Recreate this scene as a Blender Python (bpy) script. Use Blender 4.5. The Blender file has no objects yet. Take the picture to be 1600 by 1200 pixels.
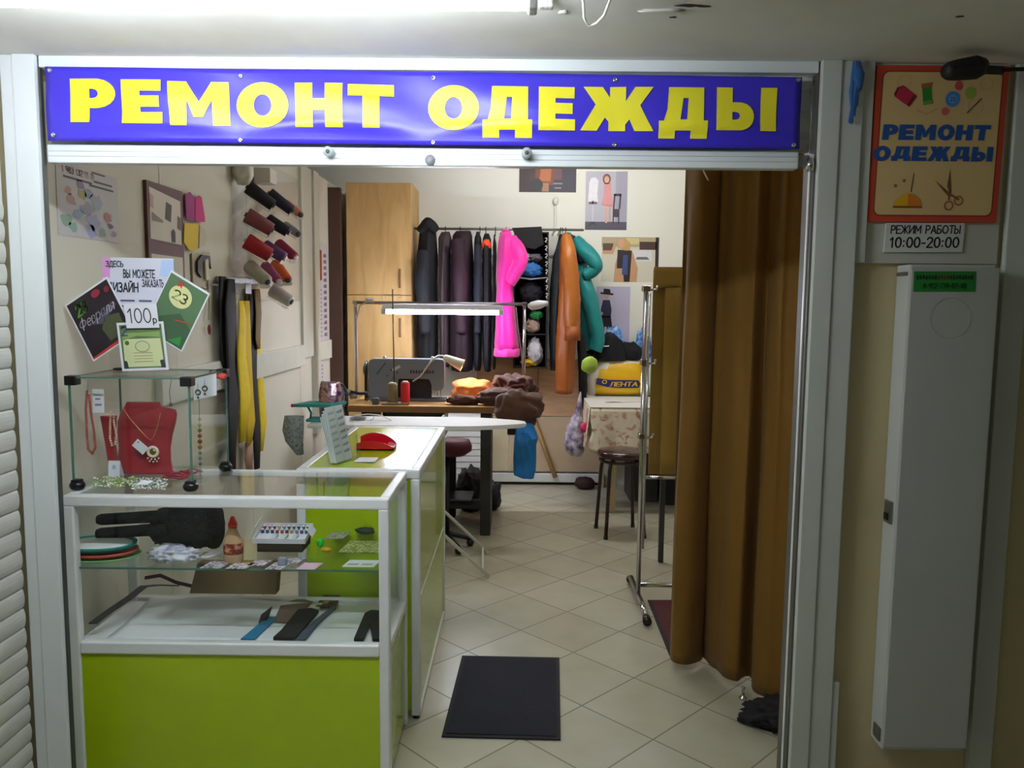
import bpy, bmesh, math, random
from mathutils import Vector, Matrix, noise

scene = bpy.context.scene
COL = scene.collection
PI = math.pi

# ------------------------------------------------------------------ camera
F = 1244.0                                   # focal length in pixels of a 1600 px wide frame
CAM = Vector((0.0, -2.3, 1.55))
_Y = Vector((10, 126, -1244)).normalized()
_Z = Vector((112, 11740, 1244)); _Z = (_Z - _Z.dot(_Y) * _Y).normalized()
_X = _Y.cross(_Z)
ROT = Matrix((_X, _Y, _Z))
cam_data = bpy.data.cameras.new('camera')
cam_data.sensor_width = 36.0
cam_data.lens = 36.0 * F / 1600.0
cam_data.clip_start = 0.02
cam = bpy.data.objects.new('camera', cam_data)
COL.objects.link(cam)
cam.matrix_world = Matrix.Translation(CAM) @ ROT.to_4x4()
scene.camera = cam

# ------------------------------------------------------------------ world, exposure, lamps' light
world = bpy.data.worlds.new('world'); scene.world = world
world.use_nodes = True
bg = world.node_tree.nodes['Background']
bg.inputs[0].default_value = (0.92, 1.0, 0.88, 1)
bg.inputs[1].default_value = 0.055
scene.view_settings.view_transform = 'Standard'
scene.view_settings.look = 'None'
scene.view_settings.gamma = 1.0
scene.view_settings.use_curve_mapping = False
scene.view_settings.exposure = 0.0
scene.cycles.transparent_max_bounces = 40
CORRIDOR_TUBE = 105.0        # emission strengths of the fluorescent tubes
SHOP_TUBE = 165.0
SEWING_TUBE = 120.0
BULB = 7.0


def lamp(name, kind, loc, energy, color, size=None, rot=None, size_y=None):
    d = bpy.data.lights.new(name, kind)
    d.energy = energy; d.color = color
    if kind == 'AREA':
        d.shape = 'RECTANGLE'; d.size = size; d.size_y = size_y or size
    elif size:
        d.shadow_soft_size = size
    o = bpy.data.objects.new(name, d); COL.objects.link(o)
    o.location = loc
    if rot: o.rotation_euler = rot
    return o


# ------------------------------------------------------------------ helpers
def P(px, py, X=None, Y=None, Z=None):
    v = Vector((px - 800.0, 600.0 - py, -F))
    d = Vector((_X.dot(v), _Y.dot(v), _Z.dot(v)))
    if Y is not None: t = (Y - CAM.y) / d.y
    elif Z is not None: t = (Z - CAM.z) / d.z
    else: t = (X - CAM.x) / d.x
    return CAM + d * t


def lin(h):
    h = h.lstrip('#')
    c = [int(h[i:i + 2], 16) / 255.0 for i in (0, 2, 4)]
    return tuple(x / 12.92 if x <= 0.04045 else ((x + 0.055) / 1.055) ** 2.4 for x in c) + (1.0,)


_m = {}
def mat(h, rough=0.6, metal=0.0, var=0.08, scale=9.0, emit=0.0, bump=0.0, spec=0.5, sheen=0.0, coat=0.0, bscale=None):
    key = (h, rough, metal, var, scale, emit, bump, spec, sheen, coat, bscale)
    if key in _m: return _m[key]
    m = bpy.data.materials.new('mat_%02d' % len(_m)); m.use_nodes = True
    nt = m.node_tree; b = nt.nodes['Principled BSDF']
    c = lin(h)
    b.inputs['Roughness'].default_value = rough
    b.inputs['Metallic'].default_value = metal
    b.inputs['Specular IOR Level'].default_value = spec
    if sheen: b.inputs['Sheen Weight'].default_value = sheen
    if coat: b.inputs['Coat Weight'].default_value = coat
    tc = nt.nodes.new('ShaderNodeTexCoord')
    nz = nt.nodes.new('ShaderNodeTexNoise'); nz.inputs['Scale'].default_value = scale; nz.inputs['Detail'].default_value = 4
    nt.links.new(tc.outputs['Object'], nz.inputs['Vector'])
    mx = nt.nodes.new('ShaderNodeMix'); mx.data_type = 'RGBA'
    mx.inputs[6].default_value = tuple(x * (1 - var) for x in c[:3]) + (1,)
    mx.inputs[7].default_value = tuple(min(1, x * (1 + var)) for x in c[:3]) + (1,)
    nt.links.new(nz.outputs['Fac'], mx.inputs[0])
    nt.links.new(mx.outputs[2], b.inputs['Base Color'])
    if emit:
        b.inputs['Emission Color'].default_value = c
        b.inputs['Emission Strength'].default_value = emit
    if bump:
        bp = nt.nodes.new('ShaderNodeBump'); bp.inputs['Strength'].default_value = bump; bp.inputs['Distance'].default_value = 0.01
        if bscale:
            n2 = nt.nodes.new('ShaderNodeTexNoise'); n2.inputs['Scale'].default_value = bscale; n2.inputs['Detail'].default_value = 3
            nt.links.new(tc.outputs['Object'], n2.inputs['Vector']); nt.links.new(n2.outputs['Fac'], bp.inputs['Height'])
        else:
            nt.links.new(nz.outputs['Fac'], bp.inputs['Height'])
        nt.links.new(bp.outputs['Normal'], b.inputs['Normal'])
    _m[key] = m
    return m


def glass_mat(name, tint=(0.985, 0.995, 0.99), refl=0.6, rough=0.0, base=0.025):
    if name in _m: return _m[name]
    m = bpy.data.materials.new(name); m.use_nodes = True
    nt = m.node_tree; nt.nodes.clear()
    out = nt.nodes.new('ShaderNodeOutputMaterial')
    tr = nt.nodes.new('ShaderNodeBsdfTransparent'); tr.inputs[0].default_value = tint + (1,)
    gl = nt.nodes.new('ShaderNodeBsdfGlossy'); gl.inputs['Roughness'].default_value = rough
    fr = nt.nodes.new('ShaderNodeLayerWeight'); fr.inputs['Blend'].default_value = 0.5
    pw = nt.nodes.new('ShaderNodeMath'); pw.operation = 'POWER'; pw.inputs[1].default_value = 5.0
    mu = nt.nodes.new('ShaderNodeMath'); mu.operation = 'MULTIPLY_ADD'; mu.inputs[1].default_value = refl; mu.inputs[2].default_value = base
    mix = nt.nodes.new('ShaderNodeMixShader')
    nt.links.new(fr.outputs['Facing'], pw.inputs[0]); nt.links.new(pw.outputs[0], mu.inputs[0]); nt.links.new(mu.outputs[0], mix.inputs[0])
    nt.links.new(tr.outputs[0], mix.inputs[1]); nt.links.new(gl.outputs[0], mix.inputs[2])
    nt.links.new(mix.outputs[0], out.inputs[0])
    _m[name] = m
    return m


def ramp_mat(name, tex, scale, stops, rough=0.6, detail=4, dist=0.0, vec_scale=(1, 1, 1), metal=0.0, coord='Object', bump=0.0):
    """noise / voronoi / wave texture through a colour ramp"""
    if name in _m: return _m[name]
    m = bpy.data.materials.new(name); m.use_nodes = True
    nt = m.node_tree; b = nt.nodes['Principled BSDF']
    b.inputs['Roughness'].default_value = rough; b.inputs['Metallic'].default_value = metal
    tc = nt.nodes.new('ShaderNodeTexCoord'); mp = nt.nodes.new('ShaderNodeMapping'); mp.inputs['Scale'].default_value = vec_scale
    nt.links.new(tc.outputs[coord], mp.inputs['Vector'])
    if tex == 'noise':
        t = nt.nodes.new('ShaderNodeTexNoise'); t.inputs['Scale'].default_value = scale; t.inputs['Detail'].default_value = detail; t.inputs['Distortion'].default_value = dist; o = t.outputs['Fac']
    elif tex == 'voronoi':
        t = nt.nodes.new('ShaderNodeTexVoronoi'); t.inputs['Scale'].default_value = scale; o = t.outputs['Distance']
    else:
        t = nt.nodes.new('ShaderNodeTexWave'); t.inputs['Scale'].default_value = scale; t.inputs['Distortion'].default_value = dist; t.inputs['Detail'].default_value = detail; o = t.outputs['Fac']
    nt.links.new(mp.outputs[0], t.inputs['Vector'])
    r = nt.nodes.new('ShaderNodeValToRGB')
    while len(r.color_ramp.elements) < len(stops): r.color_ramp.elements.new(0.5)
    for e, (p, h) in zip(r.color_ramp.elements, stops): e.position = p; e.color = lin(h)
    nt.links.new(o, r.inputs[0]); nt.links.new(r.outputs[0], b.inputs['Base Color'])
    if bump:
        bp = nt.nodes.new('ShaderNodeBump'); bp.inputs['Strength'].default_value = bump; bp.inputs['Distance'].default_value = 0.01
        nt.links.new(o, bp.inputs['Height']); nt.links.new(bp.outputs[0], b.inputs['Normal'])
    _m[name] = m
    return m


def _capture(curve, sx=None):
    o = bpy.data.objects.new('tmp', curve); COL.objects.link(o)
    dg = bpy.context.evaluated_depsgraph_get()
    me = bpy.data.meshes.new_from_object(o.evaluated_get(dg))
    vs = [(v.co.x, v.co.y) for v in me.vertices]; fs = [tuple(p.vertices) for p in me.polygons]
    bpy.data.objects.remove(o); bpy.data.meshes.remove(me); bpy.data.curves.remove(curve)
    return vs, fs


def _arc(cx, cy, rx, ry, a0, a1, n=9):
    return [(cx + rx * math.cos(math.radians(a0 + (a1 - a0) * i / (n - 1))), cy + ry * math.sin(math.radians(a0 + (a1 - a0) * i / (n - 1)))) for i in range(n)]


# stroke alphabet: glyph -> (advance, polylines) on a cell one unit high
_O = _arc(.34, .5, .34, .5, 0, 360, 17); _bow = lambda y0, y1, w=.5: [(0, y1), (w * .45, y1)] + _arc(w * .45, (y0 + y1) / 2, w * .55, (y1 - y0) / 2, 90, -90) + [(0, y0)]
STROKES = {
    'Р': (.6, [[(0, 0), (0, 1)], _bow(.45, 1)]), 'Е': (.55, [[(.5, 0), (0, 0), (0, 1), (.5, 1)], [(0, .5), (.44, .5)]]),
    'Ж': (.95, [[(.42, 0), (.42, 1)], [(0, 1), (.36, .5), (0, 0)], [(.84, 1), (.48, .5), (.84, 0)], [(.36, .5), (.48, .5)]]),
    'И': (.68, [[(0, 1), (0, 0), (.56, 1), (.56, 0)]]), 'Й': (.68, [[(0, 1), (0, 0), (.56, 1), (.56, 0)], [(.16, 1.2), (.28, 1.12), (.40, 1.2)]]),
    'М': (.8, [[(0, 0), (0, 1), (.34, .3), (.68, 1), (.68, 0)]]), 'А': (.7, [[(0, 0), (.3, 1), (.6, 0)], [(.1, .32), (.5, .32)]]),
    'Б': (.6, [[(.46, 1), (0, 1), (0, 0)], _bow(0, .55)]), 'О': (.8, [_O]), '0': (.62, [_arc(.25, .5, .25, .5, 0, 360, 17)]), 'Т': (.6, [[(0, 1), (.52, 1)], [(.26, 1), (.26, 0)]]),
    'Ь': (.6, [[(0, 1), (0, 0)], _bow(0, .55)]), 'Ы': (.78, [[(0, 1), (0, 0)], _bow(0, .55, .44), [(.66, 1), (.66, 0)]]),
    'З': (.58, [_arc(.22, .76, .24, .24, 150, -90) + _arc(.22, .26, .27, .26, 90, -150)]), 'С': (.68, [_arc(.34, .5, .34, .5, 50, 310, 13)]),
    'Д': (.75, [[(.0, -.2), (.0, 0), (.64, 0), (.64, -.2)], [(.1, 0), (.2, 1), (.54, 1), (.54, 0)]]), 'В': (.6, [[(0, 0), (0, 1)], _bow(.52, 1, .44), _bow(0, .52)]),
    'К': (.62, [[(0, 0), (0, 1)], [(.5, 1), (.04, .5), (.52, 0)]]), 'Н': (.66, [[(0, 0), (0, 1)], [(.54, 0), (.54, 1)], [(0, .5), (.54, .5)]]),
    'Л': (.68, [[(0, 0), (.12, .1), (.2, 1), (.56, 1), (.56, 0)]]), 'Ф': (.85, [[(.36, -.1), (.36, 1.1)], _arc(.36, .52, .36, .34, 0, 360, 17)]),
    'е': (.55, [[(.02, .36), (.44, .36)] + _arc(.23, .35, .22, .35, 5, 310, 11)]), 'в': (.5, [[(0, 0), (0, .7)], _bow(.38, .7, .34), _bow(0, .38, .4)]),
    'р': (.56, [[(0, -.3), (0, .7)], _arc(.22, .35, .22, .35, 180, -180, 15)]), 'а': (.54, [_arc(.21, .35, .21, .35, 0, 360, 15), [(.42, .7), (.42, 0)]]),
    'л': (.54, [[(0, 0), (.1, .08), (.16, .7), (.42, .7), (.42, 0)]]), 'я': (.5, [[(.38, 0), (.38, .7), (.2, .7)] + _arc(.2, .52, .18, .18, 90, 270, 7) + [(.38, .34)], [(.2, .34), (.0, 0)]]),
    '1': (.42, [[(0, .76), (.2, 1), (.2, 0)]]), '2': (.6, [_arc(.24, .74, .24, .26, 165, -20) + [(.0, 0), (.5, 0)]]), '3': (.58, [_arc(.22, .76, .24, .24, 150, -90) + _arc(.22, .26, .27, .26, 90, -150)]),
    '4': (.6, [[(.38, 0), (.38, 1), (0, .3), (.5, .3)]]), '7': (.56, [[(0, 1), (.48, 1), (.16, 0)]]), '8': (.6, [_arc(.25, .76, .21, .24, 0, 360, 13), _arc(.25, .26, .25, .26, 0, 360, 13)]),
    '9': (.6, [_arc(.25, .7, .24, .3, 0, 360, 13), [(.49, .7), (.44, .3), (.2, 0)]]), ':': (.28, [[(.06, .12), (.06, .16)], [(.06, .62), (.06, .66)]]), '-': (.42, [[(.02, .42), (.3, .42)]]), ' ': (.4, []),
}
_t = {}
def text2d(body, bold=0.0, shear=0.0):
    """lettering from the stroke alphabet, normalised to the unit square"""
    k = (body, bold, shear)
    if k not in _t:
        h = .062 + bold; vs, fs, x = [], [], 0.0
        def put(p): vs.extend(p); fs.append(tuple(range(len(vs) - len(p), len(vs))))
        for ch in body:
            adv, lines = STROKES[ch]
            for ln in lines:
                for (ax, ay), (bx, by) in zip(ln, ln[1:]):
                    dx, dy = bx - ax, by - ay; L = math.hypot(dx, dy) or 1; nx, ny = -dy / L * h, dx / L * h
                    put([(x + ax + nx, ay + ny), (x + bx + nx, by + ny), (x + bx - nx, by - ny), (x + ax - nx, ay - ny)])
                for i, (ax, ay) in enumerate(ln):
                    put([(x + ax + h * math.cos(j * PI / 4 + PI / 8) * 1.05, ay + h * math.sin(j * PI / 4 + PI / 8) * 1.05) for j in range(8)])
            x += adv + 2 * h * .55
        vs = [(X + shear * Y, Y) for X, Y in vs]
        x0 = min(v[0] for v in vs); x1 = max(v[0] for v in vs); y0 = min(v[1] for v in vs); y1 = max(v[1] for v in vs)
        _t[k] = ([((X - x0) / (x1 - x0), (Y - y0) / (y1 - y0)) for X, Y in vs], fs)
    return _t[k]


def shape2d(loops):
    """filled 2-D shape with holes -> verts, faces"""
    cu = bpy.data.curves.new('tmp', 'CURVE'); cu.dimensions = '2D'; cu.fill_mode = 'BOTH'
    for lp in loops:
        s = cu.splines.new('POLY'); s.points.add(len(lp) - 1); s.use_cyclic_u = True
        for p, (x, y) in zip(s.points, lp): p.co = (x, y, 0, 1)
    return _capture(cu)


def ell(cx, cy, rx, ry, n=18, a0=0.0, a1=2 * PI):
    full = abs(a1 - a0 - 2 * PI) < 1e-6
    return [(cx + rx * math.cos(a0 + (a1 - a0) * i / (n if full else n - 1)), cy + ry * math.sin(a0 + (a1 - a0) * i / (n if full else n - 1))) for i in range(n)]


class MB:
    """collects shapes in world coordinates; build() links them as one mesh object"""
    def __init__(s):
        s.bm = bmesh.new(); s.mats = []

    def mi(s, m):
        if m not in s.mats: s.mats.append(m)
        return s.mats.index(m)

    def faces(s, vs, fs, m, smooth=False):
        i = s.mi(m); bv = [s.bm.verts.new(v) for v in vs]
        for f in fs:
            try:
                q = s.bm.faces.new([bv[k] for k in f]); q.material_index = i; q.smooth = smooth
            except ValueError: pass
        return s

    def poly(s, pts, m):
        return s.faces(pts, [tuple(range(len(pts)))], m)

    def obox(s, c, size, m, R=None, bev=0.0, seg=2):
        t = bmesh.new(); bmesh.ops.create_cube(t, size=1.0)
        for v in t.verts: v.co = Vector((v.co.x * size[0], v.co.y * size[1], v.co.z * size[2]))
        if bev > 0: bmesh.ops.bevel(t, geom=list(t.edges), offset=min(bev, min(size) * 0.45), segments=seg, profile=0.5, affect='EDGES')
        c = Vector(c)
        for v in t.verts: v.co = c + (R @ v.co if R else v.co)
        t.verts.index_update()
        s.faces([v.co.copy() for v in t.verts], [tuple(v.index for v in f.verts) for f in t.faces], m)
        t.free(); return s

    def box(s, x0, x1, y0, y1, z0, z1, m, bev=0.0, seg=2):
        return s.obox(((x0 + x1) / 2, (y0 + y1) / 2, (z0 + z1) / 2), (abs(x1 - x0), abs(y1 - y0), abs(z1 - z0)), m, None, bev, seg)

    def loft(s, rings, m, cap=True, smooth=True, closed=True):
        n = len(rings[0]); vs = [p for r in rings for p in r]; fs = []
        for i in range(len(rings) - 1):
            for j in range(n if closed else n - 1):
                k = (j + 1) % n
                fs.append((i * n + j, i * n + k, (i + 1) * n + k, (i + 1) * n + j))
        if cap:
            fs.append(tuple(range(n - 1, -1, -1))); fs.append(tuple((len(rings) - 1) * n + j for j in range(n)))
        return s.faces(vs, fs, m, smooth)

    def tube(s, pts, r, m, n=8, closed=False, cap=True, flat=None):
        pts = [Vector(p) for p in pts]; N = len(pts)
        rr = r if isinstance(r, (list, tuple)) else [r] * N
        rings = []; up = None
        for i, p in enumerate(pts):
            a = pts[(i - 1) % N] if (closed or i > 0) else p
            b = pts[(i + 1) % N] if (closed or i < N - 1) else p
            t = (b - a).normalized()
            if up is None:
                up = Vector((0, 0, 1)) if abs(t.z) < 0.9 else Vector((0, 1, 0))
            sd = t.cross(up)
            if sd.length < 1e-5: sd = t.cross(Vector((1, 0, 0)))
            sd.normalize(); up = sd.cross(t).normalized()
            fl = flat or 1.0
            rings.append([p + sd * math.cos(2 * PI * j / n) * rr[i] + up * math.sin(2 * PI * j / n) * rr[i] * fl for j in range(n)])
        if closed: rings.append(rings[0])
        return s.loft(rings, m, cap and not closed)

    def cyl(s, a, b, r, m, n=12, r2=None):
        return s.tube([a, b], [r, r if r2 is None else r2], m, n)

    def lathe(s, c, prof, m, n=18, axis=None, smooth=True):
        c = Vector(c); ax = Vector(axis).normalized() if axis is not None else Vector((0, 0, 1))
        q = ax.to_track_quat('Z', 'Y') if axis is not None else None
        rings = []
        for r, z in prof:
            ring = [Vector((r * math.cos(2 * PI * j / n), r * math.sin(2 * PI * j / n), z)) for j in range(n)]
            if q: ring = [q @ v for v in ring]
            rings.append([c + v for v in ring])
        return s.loft(rings, m, True, smooth)

    def ring(s, c, R, r, m, axis=(0, 0, 1), n=20, k=6):
        q = Vector(axis).normalized().to_track_quat('Z', 'Y'); c = Vector(c)
        return s.tube([c + q @ Vector((R * math.cos(2 * PI * i / n), R * math.sin(2 * PI * i / n), 0)) for i in range(n)], r, m, k, closed=True)

    def ball(s, c, r, m, sub=2):
        return s.blob(c, (r, r, r), m, 0, 0, 1, sub)

    def blob(s, c, rad, m, seed=0, amp=0.2, freq=2.5, sub=4, floor=None, ridge=0.0, R=None):
        t = bmesh.new(); bmesh.ops.create_icosphere(t, subdivisions=sub, radius=1.0); c = Vector(c); off = Vector((seed * 3.17, seed * 1.71, seed * 7.3))
        for v in t.verts:
            d = v.co.normalized(); k = 1.0
            if amp: k += amp * noise.noise(d * freq + off)
            if ridge: k += ridge * (abs(noise.noise(d * freq * 2.1 + off * 2)) - 0.25) * 2
            w = Vector((d.x * rad[0] * k, d.y * rad[1] * k, d.z * rad[2] * k))
            if R: w = R @ w
            w = c + w
            if floor is not None and w.z < floor: w.z = floor
            v.co = w
        t.verts.index_update()
        s.faces([v.co.copy() for v in t.verts], [tuple(v.index for v in f.verts) for f in t.faces], m, True)
        t.free(); return s

    def grid(s, fn, nu, nv, m, smooth=True):
        vs = [Vector(fn(i / nu, j / nv)) for j in range(nv + 1) for i in range(nu + 1)]
        fs = [(j * (nu + 1) + i, j * (nu + 1) + i + 1, (j + 1) * (nu + 1) + i + 1, (j + 1) * (nu + 1) + i) for j in range(nv) for i in range(nu)]
        return s.faces(vs, fs, m, smooth)

    def prism(s, pts, off, m):
        off = Vector(off); pts = [Vector(p) for p in pts]; n = len(pts)
        fs = [tuple(range(n - 1, -1, -1)), tuple(range(n, 2 * n))] + [(i, (i + 1) % n, n + (i + 1) % n, n + i) for i in range(n)]
        return s.faces(pts + [p + off for p in pts], fs, m)

    # ---- flat artwork on a frame (origin, U, V, normal)
    def art(s, fr, pts, m, lvl=1):
        O, U, V, N = fr
        return s.poly([O + U * u + V * v + N * (0.0007 * lvl) for u, v in pts], m)

    def art_shape(s, fr, vf, m, lvl=1, box=(0, 0, 1, 1), rot=0.0, warp=None):
        O, U, V, N = fr; vs, fs = vf; a, b, c, d = box
        out = []
        for x, y in vs:
            u = a + (c - a) * x; v = b + (d - b) * y
            if rot:
                cu, cv = (a + c) / 2, (b + d) / 2; lu, lv = U.length, V.length
                du, dv = (u - cu) * lu, (v - cv) * lv
                du, dv = du * math.cos(rot) - dv * math.sin(rot), du * math.sin(rot) + dv * math.cos(rot)
                u, v = cu + du / lu, cv + dv / lv
            out.append(O + U * u + V * v + N * (0.0007 * lvl))
        return s.faces(out, fs, m)

    def text(s, fr, body, box, m, lvl=2, bold=0.0, rot=0.0, shear=0.0):
        return s.art_shape(fr, text2d(body, bold, shear), m, lvl, box, rot)

    def sheet(s, fr, m, th=0.0015, edge=None):
        O, U, V, N = fr
        return s.prism([O - N * th, O + U - N * th, O + U + V - N * th, O + V - N * th], N * th, m)

    def build(s, name, parent=None, solid=0.0, recalc=True):
        if recalc: bmesh.ops.recalc_face_normals(s.bm, faces=s.bm.faces)
        vs = [v.co for v in s.bm.verts]
        if parent is not None:
            root = parent
            while root.parent: root = root.parent
            org = root.location.copy()
        else:
            org = Vector(((min(v.x for v in vs) + max(v.x for v in vs)) / 2, (min(v.y for v in vs) + max(v.y for v in vs)) / 2, min(v.z for v in vs)))
        for v in s.bm.verts: v.co = v.co - org
        me = bpy.data.meshes.new(name); s.bm.to_mesh(me); s.bm.free()
        for m in s.mats: me.materials.append(m)
        o = bpy.data.objects.new(name, me); COL.objects.link(o)
        if parent is not None: o.parent = parent
        else: o.location = org
        if solid:
            md = o.modifiers.new('thickness', 'SOLIDIFY'); md.thickness = solid; md.offset = 0
        return o


def tag(o, label, cat, group=None, kind=None):
    if label: o['label'] = label
    if cat: o['category'] = cat
    if group: o['group'] = group
    if kind: o['kind'] = kind
    return o


def thing(name, label, cat, loc, group=None):
    o = bpy.data.objects.new(name, None); COL.objects.link(o)
    o.empty_display_size = 0.05; o.location = Vector(loc)
    return tag(o, label, cat, group)


def struct(name, mb, label=None, **k):
    o = mb.build(name, **k); o['kind'] = 'structure'
    if label: o['label'] = label
    return o


def copy_tree(o, parent=None, loc=None):
    c = o.copy(); COL.objects.link(c)
    if parent is not None: c.parent = parent
    if loc is not None: c.location = loc
    for ch in list(o.children): copy_tree(ch, c)
    return c


def quad(tl, tr, br, bl, N, **pl):
    """frame of a flat thing from its pixel corners on one plane (parallelogram)"""
    a, b, c, d = (P(*q, **pl) for q in (tl, tr, br, bl))
    O = d; U = ((c - d) + (b - a)) / 2; V = ((a - d) + (b - c)) / 2
    return (O, U, V, Vector(N))


def rect_back(x0, y0, x1, y1, Y):
    a = P(x0, y1, Y=Y); b = P(x1, y0, Y=Y)
    return (a, Vector((b.x - a.x, 0, 0)), Vector((0, 0, b.z - a.z)), Vector((0, -1, 0)))


def rect_left(x0, yt, yb, x1, X):
    """upright rectangle on a wall X = const: pixel span x0..x1, height yt..yb measured at x0"""
    a = P(x0, yb, X=X); t = P(x0, yt, X=X); b = P(x1, yb, X=X)
    return (a, Vector((0, b.y - a.y, 0)), Vector((0, 0, t.z - a.z)), Vector((1, 0, 0)))


# colours
WHITE = mat('#e6e8e6', 0.35); FRAMEW = mat('#dfe3e2', 0.32, var=0.04); CREAM = mat('#d8d4c4', 0.75, var=0.05, scale=3)
BLACK = mat('#131214', 0.6); BLACKP = mat('#101012', 0.35); CHROME = mat('#c9c9c9', 0.18, 1.0); STEEL = mat('#9a9a9a', 0.35, 0.9)
LIME = mat('#a9c40e', 0.2, var=0.05, scale=4, coat=0.3); PAPER = mat('#e9e8ee', 0.7, var=0.03)
RED = mat('#c4101c', 0.45); NAVY = mat('#14182e', 0.7); INK = mat('#26242c', 0.7)
GLASS = glass_mat('clear_glass'); GLASS2 = glass_mat('shelf_glass', (0.95, 0.985, 0.965), 0.7)
EDGE = mat('#4f7a6c', 0.15, var=0.1); CLEARP = glass_mat('clear_plastic', (0.975, 0.98, 0.985), 0.6, 0.06, 0.04)
# ================================================================== THE SETTING
def tile_material():
    m = bpy.data.materials.new('floor_tiles'); m.use_nodes = True
    nt = m.node_tree; b = nt.nodes['Principled BSDF']; L = nt.links.new
    g = nt.nodes.new('ShaderNodeNewGeometry'); sp = nt.nodes.new('ShaderNodeSeparateXYZ'); L(g.outputs['Position'], sp.inputs[0])
    def math_(op, a, c, d=None):
        n = nt.nodes.new('ShaderNodeMath'); n.operation = op
        for i, v in enumerate((a, c, d)):
            if v is None: continue
            if isinstance(v, (int, float)): n.inputs[i].default_value = v
            else: L(v, n.inputs[i])
        return n.outputs[0]
    t = 0.334; k = 1 / (math.sqrt(2) * t); x0, y0 = 0.026, 1.358
    su = math_('ADD', sp.outputs[0], sp.outputs[1]); sv = math_('SUBTRACT', sp.outputs[0], sp.outputs[1])
    u = math_('MULTIPLY_ADD', su, k, 40 - (x0 + y0) * k); v = math_('MULTIPLY_ADD', sv, k, 40 - (x0 - y0) * k)
    def line(q):
        return math_('GREATER_THAN', math_('ABSOLUTE', math_('SUBTRACT', math_('FRACT', q, 0), 0.5), 0), 0.4905)
    grout = math_('MAXIMUM', line(u), line(v))
    cb = nt.nodes.new('ShaderNodeCombineXYZ'); L(math_('FLOOR', u, 0), cb.inputs[0]); L(math_('FLOOR', v, 0), cb.inputs[1])
    wn = nt.nodes.new('ShaderNodeTexWhiteNoise'); wn.noise_dimensions = '2D'; L(cb.outputs[0], wn.inputs['Vector'])
    nz = nt.nodes.new('ShaderNodeTexNoise'); nz.inputs['Scale'].default_value = 5; nz.inputs['Detail'].default_value = 6; L(g.outputs['Position'], nz.inputs['Vector'])
    ad = math_('ADD', math_('MULTIPLY', wn.outputs['Value'], 0.35), math_('MULTIPLY', nz.outputs['Fac'], 0.9))
    r = nt.nodes.new('ShaderNodeValToRGB'); r.color_ramp.elements[0].position = 0.25; r.color_ramp.elements[0].color = lin('#aca78e'); r.color_ramp.elements[1].position = 0.95; r.color_ramp.elements[1].color = lin('#c6c3ae')
    L(ad, r.inputs[0])
    mx = nt.nodes.new('ShaderNodeMix'); mx.data_type = 'RGBA'; L(grout, mx.inputs[0]); L(r.outputs[0], mx.inputs[6]); mx.inputs[7].default_value = lin('#857f6c')
    L(mx.outputs[2], b.inputs['Base Color'])
    L(math_('MULTIPLY_ADD', grout, 0.3, 0.3), b.inputs['Roughness'])
    return m


YB = 4.45                     # back wall
XL = -1.47                    # left partition wall
ZC = P(640, 89, Y=-0.06).z    # corridor ceiling
XP0, XP1 = P(18, 470, Y=-0.06).x, P(73, 470, Y=-0.06).x       # left post of the opening
XQ0, XQ1 = P(1267, 470, Y=-0.06).x, P(1334, 470, Y=-0.06).x   # right post

struct('floor', MB().box(-2.6, 2.9, -2.6, YB + 0.1, -0.06, 0, tile_material()))
DIRTY = ramp_mat('old_ceiling_paint', 'noise', 2.2, [(0.3, '#d8d4c8'), (0.6, '#e9e7de'), (1.0, '#f0eee8')], 0.8)
HOLE = mat('#3a2c22', 0.95, var=0.3, scale=60)
mb = MB().box(-2.6, 2.9, -2.6, -0.0, ZC, ZC + 0.08, DIRTY)
random.seed(3)
for (px, py, a, b_, rot) in ((1078, 9, 0.035, 0.009, 0.15), (1100, 10, 0.02, 0.006, 0.3), (1052, 27, 0.010, 0.006, 0), (1500, 26, 0.012, 0.007, 0)):
    c = P(px, py, Z=ZC - 0.001)
    mb.poly([c + Vector((math.cos(t) * a * random.uniform(.6, 1.1), math.sin(t) * b_ * random.uniform(.6, 1.2), 0)) for t in [2 * PI * i / 12 for i in range(12)]], HOLE)
PLASTER = mat('#dedbd2', 0.9, var=0.1, scale=40)
for (px, py, a, b_) in ((1035, 17, 0.06, 0.012), (880, 19, 0.012, 0.010)):
    c = P(px, py, Z=ZC - 0.002)
    mb.blob(c, (a, b_, 0.004), PLASTER, 4, 0.5, 3, 2)
struct('ceiling_corridor', mb)
struct('ceiling', MB().box(-2.6, 2.2, 0.06, YB + 0.1, 2.82, 2.9, mat('#b9b3b3', 0.9)))
WALLB = mat('#ecebe2', 0.7, var=0.04, scale=2)
struct('wall_back', MB().box(-2.6, 2.2, YB, YB + 0.1, 0, 2.82, WALLB))
mb = MB()
seam = [-0.03, P(249, 300, X=XL).y, 2.05, 3.05, YB - 0.0]
for a, b_ in zip(seam, seam[1:]): mb.box(XL - 0.05, XL, a + 0.0015, b_ - 0.0015, 0, 2.47, CREAM, 0.002, 1)
mb.box(XL - 0.05, XL - 0.004, -0.03, YB, 0, 2.465, mat('#6b6456', 0.9))
struct('wall_left', mb)
struct('wall_beyond', MB().box(-2.6, -2.5, 0.06, YB, 0, 2.82, mat('#77707c', 0.9)))
struct('wall_right', MB().box(1.62, 1.72, 0.12, YB, 0, 2.82, CREAM))
BEIGE = mat('#c6b78e', 0.75, var=0.05, scale=3)
struct('wall_front', MB().box(XQ1 - 0.02, 2.9, -0.02, 0.10, 0, ZC, BEIGE))
struct('wall_front_left', MB().box(-2.6, XL - 0.055, 0.0, 0.06, 0, 2.82, BEIGE).box(XL - 0.055, XP0 + 0.005, -0.035, -0.031, 0, ZC, BEIGE))
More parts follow.
